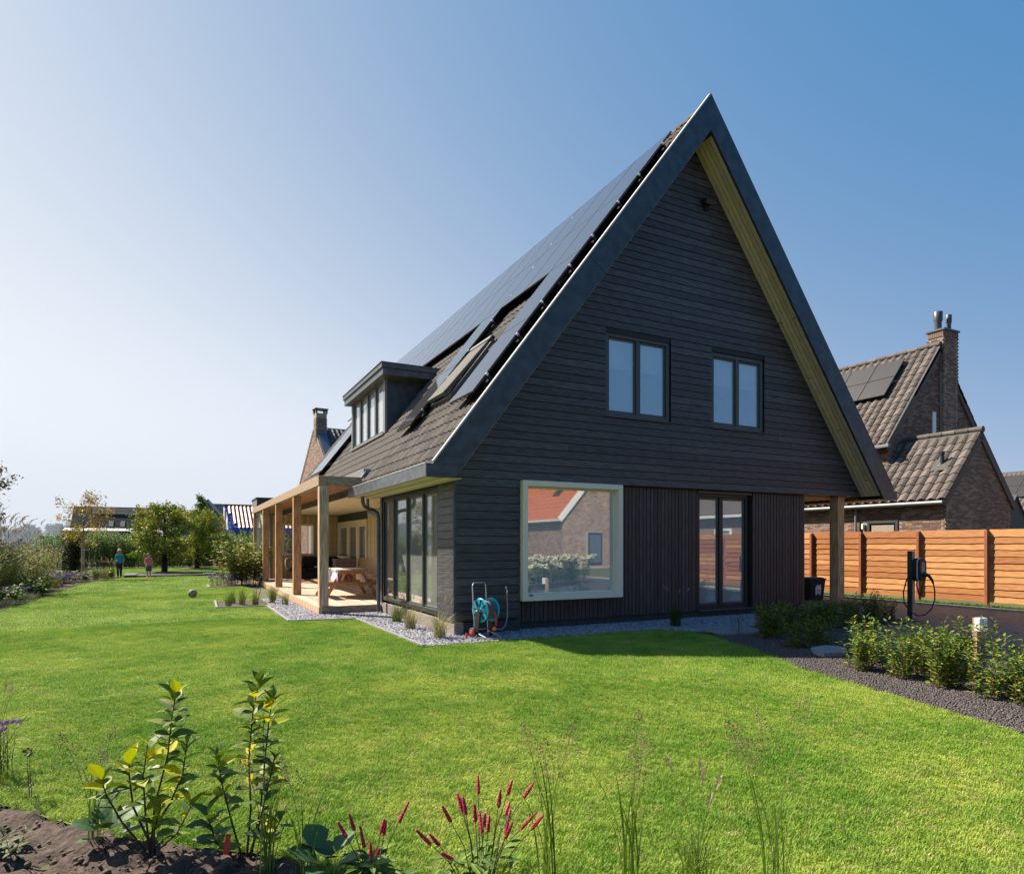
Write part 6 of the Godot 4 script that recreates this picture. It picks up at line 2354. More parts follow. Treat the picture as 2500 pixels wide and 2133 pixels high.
func front_plants() -> void:
	big_leaf_shrub("left one of the two young large leaved shrubs in the front bed", Vector3(-0.14, 0, -3.84), [
		[[Vector3(0, 0, 0), Vector3(0.02, 0.25, 0.02), Vector3(0.08, 0.50, 0.02), Vector3(0.10, 0.70, 0.0), Vector3(0.12, 0.83, 0.0)], 0.45, 17],
		[[Vector3(0, 0, 0), Vector3(-0.02, 0.22, 0.04), Vector3(-0.03, 0.42, 0.05), Vector3(-0.01, 0.58, 0.02)], 0.35, 9],
		[[Vector3(-0.02, 0.02, 0), Vector3(-0.12, 0.2, 0.05), Vector3(-0.19, 0.36, 0.06), Vector3(-0.21, 0.44, 0.06)], 0.45, 9],
		[[Vector3(0, 0.05, 0), Vector3(-0.08, 0.24, -0.05), Vector3(-0.10, 0.40, -0.08), Vector3(-0.10, 0.46, -0.08)], 0.45, 7],
		[[Vector3(0.01, 0.12, 0), Vector3(0.09, 0.26, 0.05), Vector3(0.15, 0.40, 0.04), Vector3(0.17, 0.56, 0.02)], 0.35, 11],
		[[Vector3(0.02, 0.0, 0), Vector3(0.12, 0.1, 0.06), Vector3(0.2, 0.26, 0.08)], 0.35, 6],
		[[Vector3(0.02, 0.0, 0), Vector3(0.02, 0.15, 0.10), Vector3(0.05, 0.28, 0.14)], 0.35, 6]])
	big_leaf_shrub("taller of the two young large leaved shrubs, a red tag at its foot", Vector3(0.28, 0, -3.56), [
		[[Vector3(0.02, 0, 0), Vector3(0.04, 0.25, 0.0), Vector3(0.03, 0.50, 0.0), Vector3(0.05, 0.74, 0.0), Vector3(0.08, 0.92, 0.0)], 0.32, 20],
		[[Vector3(0.04, 0, 0), Vector3(0.09, 0.25, -0.02), Vector3(0.11, 0.48, -0.02), Vector3(0.13, 0.68, -0.03), Vector3(0.15, 0.80, -0.03)], 0.35, 14],
		[[Vector3(0, 0, 0), Vector3(-0.05, 0.2, 0.02), Vector3(-0.10, 0.42, 0.02), Vector3(-0.12, 0.56, 0.02)], 0.4, 11],
		[[Vector3(0.03, 0, 0), Vector3(0.07, 0.16, 0.05), Vector3(0.11, 0.34, 0.06), Vector3(0.15, 0.52, 0.06)], 0.35, 9],
		[[Vector3(-0.02, 0, 0.02), Vector3(-0.12, 0.12, 0.04), Vector3(-0.17, 0.28, 0.04)], 0.3, 8],
		[[Vector3(0.05, 0, 0.02), Vector3(0.12, 0.1, 0.08), Vector3(0.18, 0.22, 0.10)], 0.3, 7]])
	var b := Mb.new()
	b.box(Vector3(0, 0.05, 0), Vector3(0.025, 0.10, 0.002), Basis(Vector3.FORWARD, 0.15))
	tag(obj("plant_tag", b, M.red_plastic, null, Transform3D(Basis(Vector3.UP, -0.4), Vector3(0.20, 0.10, -3.42))), "red plant tag at the foot of the taller large leaved shrub", "tag")
	# round leathery leaves at the ground
	var mats := []
	for q in [[0.045, 0.095, 0.035], [0.06, 0.12, 0.045]]:
		var key := "round_leaf%d" % mats.size()
		leafy(key, lin(q[0], q[1], q[2]), lin(0.05, 0.08, 0.01), 0.5)
		mats.append(M[key])
	var rl := leaf_mesh(0.15, 0.14, 0.18, 0.25).mesh()
	for q in [[-0.34, -4.02, "round leathery leaved plant at the foot of the left young shrub", 9], [0.63, -3.16, "round leathery leaved plant between the young shrub and red flower spikes", 8]]:
		var P := thing("bergenia", q[2], "plant", Vector3(q[0], 0.0, q[1]), 0.0, "leathery leaved plants in the front bed")
		for k: int in q[3]:
			var a := k * 2.4
			obj("leaf", rl, mats[k % 2], P, leaf_at(Vector3(cos(a) * 0.05, 0.05 + 0.012 * k, sin(a) * 0.05), Vector3(cos(a), 0.5 + 0.07 * k, sin(a)), R.randf_range(0.7, 1.05), R.randf_range(-0.3, 0.3)))
	# red spikes
	var green := [Color(0.10, 0.17, 0.03), Color(0.15, 0.22, 0.04), Color(0.08, 0.14, 0.035)]
	var red := mat("spike", lin(0.62, 0.03, 0.085), 0.7)
	red.vertex_color_use_as_albedo = true
	var spikes := []
	for v in 3:
		var m := Mb.new()
		for k in 190:
			var t := R.randf()
			var a := R.randf() * TAU
			var rr := 0.0068 * (1.0 - 0.65 * t * t)
			m.col = Color(1, 1, 1).lerp(Color(0.45, 0.5, 0.5), R.randf())
			m.ball(Vector3(cos(a) * rr, t * (0.07 + 0.015 * v), sin(a) * rr), Vector3(0.0034, 0.0042, 0.0034), 4, 3)
		spikes.append(m.mesh())
	for q in [[0.80, -3.00, 0.29, 8, 0.10, "low group of red flower spikes beside the leathery leaved plant"], [1.24, -2.74, 0.47, 20, 0.17, "broad tall group of red flower spikes in the middle of the front bed"]]:
		var P := thing("red_bistort", q[5], "flower", Vector3(q[0], 0, q[1]), 0.0, "red flower spikes in the front bed")
		var m := Mb.new()
		for k: int in q[3]:
			var a := k * 2.4
			var rr: float = q[4] * sqrt((k + 0.5) / q[3]) * 1.5
			var tip := Vector3(cos(a) * rr * 1.1 + R.randf_range(-0.04, 0.04), q[2] * R.randf_range(0.42, 1.05), sin(a) * rr + R.randf_range(-0.03, 0.03))
			var foot := tip * Vector3(0.25, 0, 0.25)
			var mid := foot.lerp(tip, 0.6) * Vector3(R.randf_range(0.6, 1.1), 1.04, R.randf_range(0.6, 1.1))
			m.tube([foot, mid, tip], [0.0028, 0.0022, 0.0016], 5, false)
			var d := (tip - mid).normalized()
			obj("flower_spike", spikes[k % 3], red, P, Transform3D(Basis(Quaternion(Vector3.UP, d)), tip - d * 0.005))
		obj("stems", m, M.cane, P)
		var xs := []
		var cols := []
		for k in 50:
			var a := R.randf() * TAU
			xs.append(leaf_at(Vector3(cos(a), 0, sin(a)) * q[4] * R.randf_range(0.2, 1.2) + Vector3.UP * q[2] * R.randf_range(0.05, 0.42), round_dir(0.5), R.randf_range(0.5, 1.1), 0.0))
			cols.append(tint(green))
		copies("foliage", leaf_mesh(0.13, 0.045, 0.3, 0.35), M.leaf, xs, cols, P)
	# tall airy grasses
	var gcol := [Color(0.13, 0.20, 0.03), Color(0.18, 0.24, 0.04), Color(0.10, 0.16, 0.035)]
	var seed := [Color(0.17, 0.10, 0.075), Color(0.24, 0.15, 0.10), Color(0.13, 0.08, 0.07)]
	for q in [[-0.42, -4.10, 0.52, 12, 3, "airy grass with brown seed haze at the left of the two young shrubs"], [0.36, -3.32, 0.62, 16, 2, "stiff grass blades just right of the taller young shrub"], [0.52, -3.22, 0.50, 9, 1, "short grass tuft with one bent blade beside the leathery leaved plant"], [1.52, -2.60, 0.72, 16, 3, "airy arching grass just right of the tall red flower spikes"], [1.86, -2.42, 0.70, 20, 3, "dense upright grass right of the middle of the front bed"], [2.43, -2.10, 0.78, 14, 4, "rightmost airy grass of the front bed with pinkish seed haze"]]:
		var P := grass_clump("airy_grass", q[5], "grass", "airy grasses in the front bed", {"n": q[3], "h": q[2], "foot": 0.05, "arch": 0.38, "w": 0.008, "cols": gcol, "heads": q[4], "head": "panicle", "head_len": 0.22, "head_cols": seed, "head_arch": 0.25})
		P.position = Vector3(q[0], 0, q[1])
	for q in [[2.15, -2.30, 0.42, "fountain grass with three soft brown brushes at the right of the front bed", 5], [-1.10, -5.42, 0.62, "fountain grass with pale brushes at the left edge of the front bed", 6]]:
		var P := grass_clump("fountain_grass", q[3], "grass", "fountain grasses in the front bed", {"n": 70, "h": q[2], "foot": 0.07, "arch": 0.8, "w": 0.0035, "cols": gcol, "heads": q[4], "head": "brush", "head_len": 0.085, "head_cols": [Color(0.42, 0.34, 0.26), Color(0.36, 0.28, 0.24)], "head_arch": 0.28})
		P.position = Vector3(q[0], 0, q[1])
	var P := stems_plant("purple_aster", "small plant with violet flowers at the left edge of the front bed", "flower", "", {"n": 9, "h": 0.36, "foot": 0.06, "lean": 0.2, "r": 0.003, "per": 30.0, "t0": 0.2, "up": 0.5, "leaf": leaf_mesh(0.05, 0.014), "cols": green, "flower": leaf_mesh(0.022, 0.008), "flower_n": 24, "flower_r": 0.02, "flower_share": 1.0, "flower_cols": [Color(0.26, 0.05, 0.46), Color(0.34, 0.09, 0.55)]})
	P.position = Vector3(-1.10, 0, -5.62)
	P = stems_plant("sage", "grey green sage with one dark seed stalk on the bare soil", "plant", "", {"n": 2, "h": 0.34, "foot": 0.02, "lean": 0.1, "r": 0.003, "per": 26.0, "t0": 0.0, "up": 0.3, "leaf": leaf_mesh(0.06, 0.02), "cols": [Color(0.10, 0.13, 0.06), Color(0.12, 0.14, 0.08)], "flower": leaf_mesh(0.014, 0.008), "flower_n": 40, "flower_r": 0.022, "flower_share": 1.0, "flower_cols": [Color(0.05, 0.04, 0.035)]})
	P.position = Vector3(-0.84, 0, -5.0)
	P = stems_plant("seedling", "low grey green leafy plant in the bottom left corner of the soil bed", "plant", "", {"n": 7, "h": 0.16, "foot": 0.1, "lean": 0.5, "r": 0.003, "per": 60.0, "t0": 0.2, "up": 0.4, "leaf": leaf_mesh(0.07, 0.03), "cols": [Color(0.07, 0.11, 0.04), Color(0.09, 0.13, 0.05)]})
	P.position = Vector3(-0.80, 0, -4.15)


func yard_plants() -> void:
	# laurels: a shaded row near the house and a sunlit row along the gravel
	var cols := [Color(0.05, 0.10, 0.018), Color(0.075, 0.135, 0.022), Color(0.13, 0.20, 0.028), Color(0.24, 0.28, 0.04)]
	var base := []
	for k in 3:
		base.append(stems_plant("laurel", "", "shrub", "laurel shrubs along the drive", {"n": 19 + 2 * k, "h": 0.64 + 0.07 * k, "foot": 0.27, "lean": 0.18, "r": 0.004, "per": 88.0, "t0": 0.04, "up": 0.45, "leaf": leaf_mesh(0.085, 0.036, 0.3, 0.2), "cols": cols, "off": 0.06, "stem_mat": M.fence_post}))
	var spots := [
		[7.78, -5.30, "sunlit laurel at the far end of the row along the dark gravel"], [7.75, -4.75, "second sunlit laurel from the far end along the dark gravel"], [7.62, -4.25, "third sunlit laurel from the far end along the dark gravel"], [7.55, -3.75, "sunlit laurel in front of the white socket post"], [7.45, -3.25, "sunlit laurel near the right edge of the photo along the gravel"], [7.40, -2.7, "laurel cut by the right edge of the photo along the gravel"],
		[8.35, -5.55, "laurel behind the far end of the sunlit row, tall thin tops"], [8.40, -4.95, "tall laurel behind the sunlit row below the charging post"], [8.35, -4.40, "tall laurel just left of the white socket post"], [8.30, -3.85, "tall laurel just right of the white socket post"], [8.25, -3.25, "tall laurel at the right edge behind the sunlit row"],
		[8.85, -7.75, "shaded laurel nearest the pale slab by the garden door"], [9.35, -8.05, "shaded laurel in front of the garden door"], [9.9, -8.1, "shaded laurel in front of the right slatted wall"], [10.5, -8.15, "shaded laurel below the left edge of the right slatted wall"], [11.1, -8.2, "shaded laurel below the porch bin"], [11.8, -8.3, "shaded laurel below the porch post"], [12.5, -8.4, "shaded laurel left of the charging post"], [13.2, -8.6, "shaded laurel right beside the charging post"],
		[9.8, -8.7, "back row laurel against the plinth by the garden door"], [10.6, -8.9, "back row laurel below the right slatted wall"], [11.5, -9.1, "back row laurel left of the porch step"], [12.4, -9.3, "back row laurel below the porch bin"], [13.2, -9.4, "back row laurel below the porch post"], [9.05, -6.9, "laurel standing alone between the shaded and the sunlit row"], [8.5, -6.9, "laurel between the pale stone slab and the drive"]]
	for i in spots.size():
		var q: Array = spots[i]
		if i < 3:
			base[i].position = Vector3(q[0], 0, q[1])
			base[i].scale = Vector3.ONE * 0.76
			base[i].set_meta("label", q[2])
		else:
			dup(base[i % 3], Vector3(q[0], 0, q[1]), R.randf() * TAU, R.randf_range(0.9, 1.08) * (0.74 if i < 6 else 0.88 if i < 11 else 0.74 if i < 19 else 0.58 if i < 24 else 0.66), q[2])
	# grasses in the slate chips
	var gcol := [Color(0.14, 0.19, 0.05), Color(0.20, 0.22, 0.08), Color(0.11, 0.16, 0.04)]
	var straw := [Color(0.33, 0.29, 0.15), Color(0.24, 0.24, 0.10), Color(0.40, 0.35, 0.20)]
	for q in [[3.95, -12.9, 0.50, 0.8, gcol, "green fountain grass at the foot of the downpipe", 5], [3.85, -11.75, 0.58, 1.0, straw, "straw coloured grass before the side windows", 5], [3.92, -10.35, 0.62, 1.1, straw, "tall arching straw grass by the corner of the house", 6], [8.55, -9.75, 0.62, 0.7, [Color(0.06, 0.09, 0.02), Color(0.04, 0.06, 0.015)], "dark grass tuft in the shade below the slatted wall", 4]]:
		var P := grass_clump("ornamental_grass", q[5], "grass", "grasses in the slate chips", {"n": 190, "h": q[2], "foot": 0.10, "arch": q[3], "w": 0.0055, "cols": q[4], "heads": q[6], "head": "brush", "head_len": 0.11, "head_cols": [Color(0.40, 0.30, 0.20), Color(0.34, 0.24, 0.15)], "head_arch": 0.35})
		P.position = Vector3(q[0], 0, q[1])
	var bare := stems_plant("bare_twig_shrub", "almost leafless young shrub before the pale slab by the garden door", "shrub", "", {"n": 8, "h": 0.55, "foot": 0.12, "lean": 0.3, "r": 0.004, "per": 7.0, "t0": 0.4, "up": 0.4, "leaf": leaf_mesh(0.05, 0.025), "cols": [Color(0.07, 0.10, 0.03)]})
	bare.position = Vector3(8.75, 0, -8.35)
	# small bed at the edge of the lawn
	var spots2 := [[1.1, -18.2, 0.42, "first grass tuft in the small lawn bed, nearest its corner"], [1.45, -18.5, 0.60, "tall grass tuft in the middle of the small lawn bed"], [1.25, -19.1, 0.45, "grass tuft at the back of the small lawn bed"], [1.75, -18.2, 0.40, "grass tuft at the right front of the small lawn bed"], [2.2, -18.6, 0.55, "grass tuft in the slate chips by the deck edge"], [2.45, -17.9, 0.42, "low grass tuft beside the deck corner"], [2.35, -19.4, 0.60, "tall grass tuft by the second pergola post"]]
	for q in spots2:
		var P := grass_clump("grass_tuft", q[3], "grass", "grass tufts by the deck", {"n": 110, "h": q[2], "foot": 0.08, "arch": 0.55, "w": 0.006, "cols": gcol, "heads": 2, "head": "brush", "head_len": 0.08, "head_cols": straw, "head_arch": 0.3})
		P.position = Vector3(q[0], 0, q[1])
	var tw := stems_plant("bare_twig_shrub", "thin dark twiggy shrub with few leaves in the small lawn bed", "shrub", "", {"n": 6, "h": 0.95, "foot": 0.08, "lean": 0.3, "r": 0.006, "per": 10.0, "t0": 0.5, "up": 0.3, "leaf": leaf_mesh(0.06, 0.025), "cols": [Color(0.10, 0.08, 0.05), Color(0.12, 0.12, 0.04)]})
	tw.position = Vector3(1.85, 0, -19.2)
	# hydrangea like shrub by the pergola and the low asters before it
	var sh := stems_plant("garden_shrub", "bushy shrub with yellowing leaves before the far pergola posts", "shrub", "", {"n": 50, "h": 1.7, "foot": 0.6, "lean": 0.42, "r": 0.008, "per": 44.0, "t0": 0.12, "up": 0.3, "off": 0.12, "leaf": leaf_mesh(0.17, 0.09, 0.3, 0.3), "cols": [Color(0.12, 0.19, 0.035), Color(0.19, 0.26, 0.04), Color(0.36, 0.40, 0.05), Color(0.26, 0.16, 0.08), Color(0.14, 0.13, 0.05)]})
	sh.position = Vector3(2.25, 0, -27.6)
	var pink := stems_plant("pink_flower", "pink flower head at the left of the bushy shrub", "flower", "", {"n": 3, "h": 1.0, "foot": 0.1, "lean": 0.2, "r": 0.005, "per": 20.0, "t0": 0.2, "up": 0.3, "leaf": leaf_mesh(0.10, 0.04), "cols": gcol, "flower": leaf_mesh(0.06, 0.04), "flower_n": 22, "flower_r": 0.10, "flower_share": 0.6, "flower_cols": [Color(0.5, 0.04, 0.16)]})
	pink.position = Vector3(1.62, 0, -29.2)
	var ast := stems_plant("lilac_aster", "low mound of lilac flowers at the corner of the shrub bed", "flower", "lilac flower mounds", {"n": 60, "h": 0.42, "foot": 0.42, "lean": 0.25, "r": 0.003, "per": 40.0, "t0": 0.1, "up": 0.5, "off": 0.04, "leaf": small_leaf(0.06, 0.02), "cols": [Color(0.07, 0.11, 0.03)], "flower": leaf_mesh(0.04, 0.03), "flower_n": 12, "flower_r": 0.06, "flower_share": 1.0, "flower_cols": [Color(0.27, 0.20, 0.40), Color(0.36, 0.28, 0.48), Color(0.20, 0.13, 0.30)]})
	ast.position = Vector3(1.42, 0, -27.2)
	dup(ast, Vector3(-4.4, 0, -29.5), 1.0, 1.1, "lilac flower mound in the left border below the staked tree")
	dup(ast, Vector3(-4.35, 0, -22.6), 2.0, 0.9, "lilac flower mound at the near end of the left border")
	dup(ast, Vector3(-4.0, 0, -31.6), 3.0, 1.0, "lilac flower mound at the far end of the left border")
	# white hydrangeas, seen in the square window
	var hy := stems_plant("white_hydrangea", "leftmost white hydrangea mirrored in the square window", "shrub", "white hydrangeas mirrored in the square window", {"n": 30, "h": 1.1, "foot": 0.5, "lean": 0.35, "r": 0.006, "per": 26.0, "t0": 0.2, "up": 0.3, "off": 0.1, "leaf": leaf_mesh(0.15, 0.08), "cols": [Color(0.05, 0.09, 0.02), Color(0.08, 0.12, 0.025)], "flower": leaf_mesh(0.06, 0.05), "flower_n": 46, "flower_r": 0.12, "flower_share": 0.55, "flower_cols": [Color(0.68, 0.66, 0.52), Color(0.6, 0.6, 0.42)]})
	hy.position = Vector3(11.2, 0, -1.0)
	for i in 3:
		dup(hy, Vector3(12.4 + 1.2 * i, 0, 0.0 + 0.9 * i), 1.3 * i, 1.0, ["second white hydrangea from the left in the square window", "third white hydrangea from the left in the square window", "rightmost white hydrangea mirrored in the square window"][i])


func border_plants() -> void:
	var gcol := [Color(0.13, 0.17, 0.04), Color(0.19, 0.21, 0.06), Color(0.10, 0.14, 0.035)]
	var plume := [Color(0.60, 0.56, 0.46), Color(0.50, 0.40, 0.34), Color(0.42, 0.30, 0.27)]
	# tall silver grasses
	var a := grass_clump("silver_grass", "tall silver grass with white plumes at the left edge of the border", "grass", "tall silver grasses in the left border", {"n": 170, "h": 1.95, "foot": 0.25, "arch": 0.55, "w": 0.016, "cols": gcol, "heads": 12, "head": "plume", "head_len": 0.42, "head_cols": plume, "head_arch": 0.20})
	a.position = Vector3(-5.0, 0, -23.2)
	var spots := [[-5.9, -25.4, 1.0, "silver grass with nodding plumes behind the left edge clump"], [-5.2, -27.4, 1.02, "silver grass left of the green screen in the border"], [-6.0, -30.2, 1.1, "silver grass before the green screen fence"], [-5.4, -32.6, 1.0, "silver grass with plumes just left of the dark climber"], [-7.4, -29.0, 1.05, "silver grass at the back of the border on the left"], [-6.6, -34.0, 1.1, "silver grass at the back of the border near the climber"]]
	for q in spots:
		dup(a, Vector3(q[0], 0, q[1]), R.randf() * TAU, q[2], q[3])
	# tall leafy perennials going to seed
	var tallc := [Color(0.16, 0.22, 0.05), Color(0.24, 0.26, 0.06), Color(0.30, 0.20, 0.07), Color(0.13, 0.19, 0.05), Color(0.28, 0.31, 0.06)]
	var t := stems_plant("tall_perennial", "tall leafy perennials browning at the left edge of the border", "plant", "tall perennials in the left border", {"n": 40, "h": 1.6, "foot": 0.55, "lean": 0.16, "r": 0.005, "per": 55.0, "t0": 0.05, "up": 0.35, "off": 0.07, "leaf": small_leaf(0.12, 0.04), "cols": tallc, "flower": small_leaf(0.05, 0.04), "flower_n": 14, "flower_r": 0.07, "flower_share": 0.6, "flower_cols": [Color(0.20, 0.11, 0.08), Color(0.30, 0.20, 0.12), Color(0.28, 0.16, 0.18)], "stem_mat": M.stem_green})
	t.position = Vector3(-4.9, 0, -21.6)
	spots = [[-5.5, -22.6, 1.0, "tall perennials right behind the left edge plants"], [-4.8, -24.6, 0.9, "tall perennials in the middle left of the border"], [-5.3, -26.2, 1.05, "rusty tall perennials in the middle of the border"], [-4.7, -27.9, 0.85, "perennials at the front of the border middle"], [-5.7, -28.9, 1.05, "tall perennials behind the border middle"], [-4.9, -30.6, 0.9, "perennials left of the staked golden tree"], [-5.3, -33.8, 1.0, "perennials behind the staked golden tree"], [-6.4, -27.6, 1.1, "tall back row perennials before the distant trees"], [-6.9, -31.6, 1.1, "tall back row perennials before the green screen"], [-6.3, -23.8, 1.05, "tall back row perennials at the left edge"]]
	for q in spots:
		dup(t, Vector3(q[0], 0, q[1]), R.randf() * TAU, q[2], q[3])
	# low front plants
	var g := stems_plant("leafy_perennial", "low bright green broad leaved plant at the front of the border", "plant", "broad leaved plants at the border front", {"n": 30, "h": 0.42, "foot": 0.4, "lean": 0.4, "r": 0.004, "per": 34.0, "t0": 0.2, "up": 0.3, "off": 0.05, "leaf": leaf_mesh(0.14, 0.08, 0.25, 0.3), "cols": [Color(0.06, 0.12, 0.02), Color(0.10, 0.17, 0.025), Color(0.16, 0.22, 0.03)]})
	g.position = Vector3(-4.1, 0, -24.6)
	for q in [[-4.25, -21.4, 1.1, "dark broad leaved plant at the left end of the border front"], [-4.5, -26.4, 1.3, "dark leafy mound behind the bright green plant"], [-3.95, -33.0, 1.0, "bright leafy plant at the foot of the staked tree"], [-4.6, -32.2, 1.1, "leafy plant left of the staked tree"], [-3.3, -36.4, 1.0, "leafy plant at the far end of the border by the path"]]:
		dup(g, Vector3(q[0], 0, q[1]), R.randf() * TAU, q[2], q[3])
	var s := grass_clump("silver_cushion", "low silvery grey cushion at the near end of the border", "plant", "silvery cushions along the border edge", {"n": 260, "h": 0.30, "foot": 0.32, "arch": 0.8, "w": 0.006, "cols": [Color(0.22, 0.24, 0.20), Color(0.28, 0.30, 0.27), Color(0.18, 0.21, 0.15)]})
	s.position = Vector3(-4.05, 0, -20.6)
	for q in [[-3.95, -22.4, 1.1, "silvery cushion beside the lilac mound at the border edge"], [-4.0, -23.4, 0.9, "silvery cushion in front of the leafy plants"], [-4.4, -19.6, 1.2, "silvery cushion cut by the left edge of the photo"]]:
		dup(s, Vector3(q[0], 0, q[1]), R.randf() * TAU, q[2], q[3])
	var f := grass_clump("feather_grass", "pale feather grass at the front of the border middle", "grass", "feather grasses in the border", {"n": 130, "h": 0.62, "foot": 0.15, "arch": 0.6, "w": 0.006, "cols": [Color(0.24, 0.23, 0.10), Color(0.30, 0.27, 0.14), Color(0.16, 0.19, 0.05)], "heads": 12, "head": "brush", "head_len": 0.13, "head_cols": [Color(0.46, 0.40, 0.30), Color(0.40, 0.30, 0.26)], "head_arch": 0.25})
	f.position = Vector3(-4.15, 0, -27.0)
	for q in [[-4.05, -28.4, 0.9, "feather grass left of the lilac mound in the border"], [-3.7, -33.9, 1.1, "feather grass with brushes right of the staked tree"], [-3.45, -34.8, 1.1, "second feather grass right of the staked tree"], [-3.2, -35.6, 1.2, "third feather grass right of the staked tree"], [-2.95, -36.3, 1.1, "feather grass next to the child in teal"], [-3.9, -35.4, 1.2, "feather grass at the back right of the staked tree"]]:
		dup(f, Vector3(q[0], 0, q[1]), R.randf() * TAU, q[2], q[3])
	# climber on a dark support behind the staked tree
	var c := stems_plant("climber", "dark evergreen climber column behind the staked golden tree", "shrub", "", {"n": 60, "h": 2.5, "foot": 0.45, "lean": 0.03, "r": 0.008, "per": 36.0, "t0": 0.02, "up": 0.1, "off": 0.12, "leaf": small_leaf(0.12, 0.08), "cols": [Color(0.02, 0.045, 0.012), Color(0.035, 0.07, 0.016), Color(0.06, 0.10, 0.02)]})
	c.position = Vector3(-4.9, 0, -39.5)
	# willow hedge
	var h := stems_plant("willow_hedge", "", "hedge", "willow shrubs of the hedge behind the children", {"n": 95, "h": 2.35, "foot": 0.95, "lean": 0.10, "r": 0.006, "per": 42.0, "t0": 0.0, "up": 0.8, "off": 0.08, "leaf": small_leaf(0.17, 0.04), "cols": [Color(0.14, 0.21, 0.07), Color(0.19, 0.27, 0.09), Color(0.26, 0.33, 0.11), Color(0.10, 0.16, 0.05)], "stem_mat": M.stem_green})
	var labels := ["hedge shrub at the left end behind the climber", "hedge shrub just right of the climber", "hedge shrub left behind the child in teal", "hedge shrub behind the child in teal", "hedge shrub between the two children", "hedge shrub behind the child in pink", "hedge shrub behind the nearer round tree", "hedge shrub between the two round trees", "hedge shrub behind the farther round tree", "hedge shrub right of the farther round tree", "hedge shrub before the block pier of the unfinished house", "hedge shrub at the right end behind the pergola"]
	for i in 12:
		var at := Vector3(-7.6 + 1.25 * i, 0, -52.0 + 0.35 * sin(i * 2.0))
		if i == 0:
			h.position = at
			h.set_meta("label", labels[0])
		else:
			dup(h, at, R.randf() * TAU, R.randf_range(0.9, 1.12), labels[i])


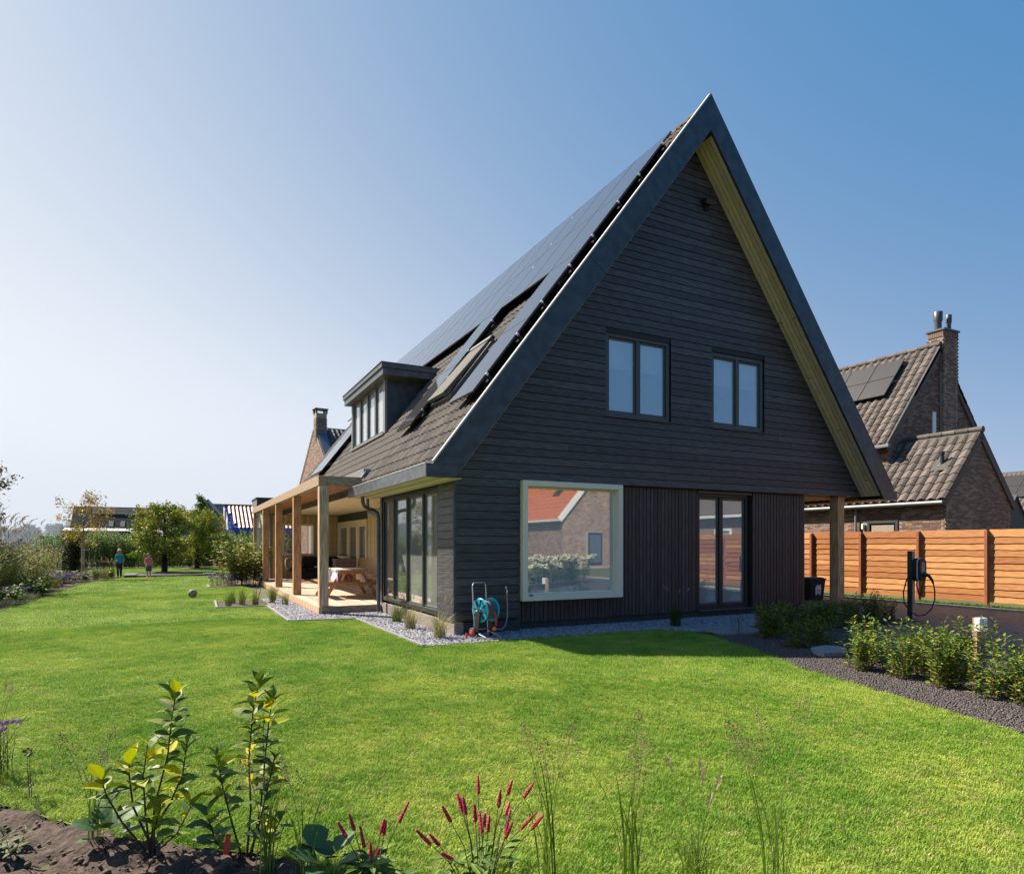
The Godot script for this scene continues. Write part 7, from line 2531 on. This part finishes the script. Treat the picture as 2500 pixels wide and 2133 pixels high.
func trees() -> void:
	var ball := func(u: float) -> float: return sqrt(maxf(0.05, 1.0 - pow(u * 2.0 - 0.85, 2.0) * 0.75))
	var cone := func(u: float) -> float: return 1.05 - 0.85 * u
	var open := func(u: float) -> float: return 0.65 + 0.45 * sin(PI * u)
	var r := tree("round_tree", "nearer of the two round yellowing trees on the back lawn", {"h": 4.1, "r": 0.17, "limbs": 52, "low": 0.13, "wide": 1.95, "shape": ball, "rise": 0.2, "clumps": 8, "scatter": 0.22, "puff": 0.11, "leaves": 26, "leaf": small_leaf(0.13, 0.10), "cols": [Color(0.13, 0.19, 0.03), Color(0.19, 0.24, 0.035), Color(0.32, 0.33, 0.05), Color(0.42, 0.33, 0.06), Color(0.24, 0.28, 0.045)], "group": "round trees on the back lawn"})
	r.position = Vector3(-0.82, 0, -41.6)
	dup(r, Vector3(0.95, 0, -47.0), 2.2, 1.0, "farther of the two round yellowing trees on the back lawn")
	for q in [[-0.82, -41.6, "soil ring round the nearer round tree"], [0.95, -47.0, "soil ring round the farther round tree"]]:
		var m := Mb.new()
		m.lathe([Vector2(0.9, 0.0), Vector2(0.85, 0.06), Vector2(0.01, 0.09)], 20)
		var o := struct("tree_pit", m, M.soil)
		o.position = Vector3(q[0], 0, q[1])
	var s := tree("golden_tree", "slender young tree with golden leaves tied to a wooden stake", {"h": 4.1, "r": 0.045, "limbs": 20, "low": 0.40, "wide": 1.1, "shape": open, "rise": 0.55, "clumps": 6, "scatter": 0.14, "puff": 0.10, "leaves": 13, "leaf": small_leaf(0.12, 0.06), "cols": [Color(0.60, 0.38, 0.05), Color(0.48, 0.29, 0.045), Color(0.34, 0.28, 0.05), Color(0.48, 0.19, 0.06), Color(0.26, 0.24, 0.05)]})
	s.position = Vector3(-4.05, 0, -35.9)
	var b := Mb.new()
	b.tube([Vector3(0, 0, 0), Vector3(0, 1.9, 0)], 0.075, 10)
	var st := thing("tree_stake", "round wooden stake in front of the golden tree", "stake", Vector3(-4.02, 0, -35.7))
	obj("pole", b, M.stake, st)
	b = Mb.new()
	b.tube([Vector3(0, 1.34, 0), Vector3(0, 1.39, 0)], 0.082, 10)
	b.box(Vector3(0.12, 1.36, -0.02), Vector3(0.22, 0.04, 0.03))
	obj("tie_strap", b, M.trim, st)
	var e := tree("edge_tree", "tree with bronze green leaves cut by the left edge of the photo", {"h": 5.4, "r": 0.09, "limbs": 26, "low": 0.34, "wide": 1.35, "shape": ball, "rise": 0.5, "clumps": 6, "scatter": 0.2, "puff": 0.10, "leaves": 15, "leaf": small_leaf(0.13, 0.08), "cols": [Color(0.11, 0.10, 0.03), Color(0.17, 0.13, 0.03), Color(0.08, 0.09, 0.025), Color(0.2, 0.11, 0.05)]})
	e.position = Vector3(-6.25, 0, -27.6)
	var t := tree("tall_tree", "tall slim green tree before the grey gabled house", {"h": 6.6, "r": 0.10, "limbs": 34, "low": 0.16, "wide": 1.25, "shape": cone, "rise": 0.7, "clumps": 6, "scatter": 0.16, "puff": 0.11, "leaves": 17, "leaf": small_leaf(0.16, 0.12), "cols": [Color(0.08, 0.14, 0.03), Color(0.12, 0.19, 0.04), Color(0.18, 0.25, 0.05)]})
	t.position = Vector3(1.75, 0, -65.5)
	var y := tree("bronze_bush", "bronze yellow bush between the round trees and the unfinished house", {"h": 3.0, "r": 0.12, "limbs": 26, "low": 0.08, "wide": 1.3, "shape": ball, "rise": 0.5, "clumps": 6, "scatter": 0.25, "puff": 0.13, "leaves": 18, "leaf": small_leaf(0.14, 0.08), "cols": [Color(0.20, 0.15, 0.05), Color(0.26, 0.18, 0.06), Color(0.14, 0.13, 0.04)]})
	y.position = Vector3(2.6, 0, -54.8)
	# the far row of trees
	var cols := [Color(0.035, 0.06, 0.022), Color(0.05, 0.075, 0.028), Color(0.03, 0.05, 0.02)]
	var f := tree("far_tree", "", {"h": 9.0, "r": 0.4, "limbs": 34, "low": 0.12, "wide": 3.6, "shape": ball, "rise": 0.4, "clumps": 7, "scatter": 0.7, "puff": 0.5, "leaves": 16, "leaf": small_leaf(0.75, 0.5), "cols": cols, "group": "row of trees on the horizon"})
	var where := ["leftmost", "second", "third", "fourth", "fifth", "sixth", "seventh", "eighth", "ninth", "tenth", "eleventh", "twelfth", "thirteenth", "fourteenth"]
	for i in 14:
		var at := Vector3(-62.0 + 3.6 * i + R.randf_range(-1, 1), 0, -228.0 + R.randf_range(-12, 12))
		var label := "%s tree from the left in the hazy row on the horizon" % where[i]
		if i == 0:
			f.position = at
			f.set_meta("label", label)
		else:
			dup(f, at, R.randf() * TAU, [0.7, 0.85, 0.75, 0.6, 0.9, 0.65, 0.8][i % 7], label)
	var m := Mb.new()
	m.prism(V2([-150, 0, -150, 7.0, -110, 8.4, -70, 7.4, -40, 8.8, -10, 7.6, 20, 8.4, 60, 7.0, 60, 0]), 20.0, Transform3D(Basis(), Vector3(0, 0, -420.0)))
	var fog := FogVolume.new()
	fog.name = "far_haze"
	fog.size = Vector3(420.0, 40.0, 240.0)
	fog.position = Vector3(0, 19.0, -235.0)
	var fm := FogMaterial.new()
	fm.density = 0.004
	fm.albedo = Color(0.86, 0.92, 1.0)
	fog.material = fm
	fog.set_meta("kind", "stuff")
	add_child(fog)
	struct("wooded_hill", m, mat("far_wood", lin(0.05, 0.07, 0.035), 1.0, M.soil.albedo_texture, Vector3(0.03, 0.03, 0.03)))
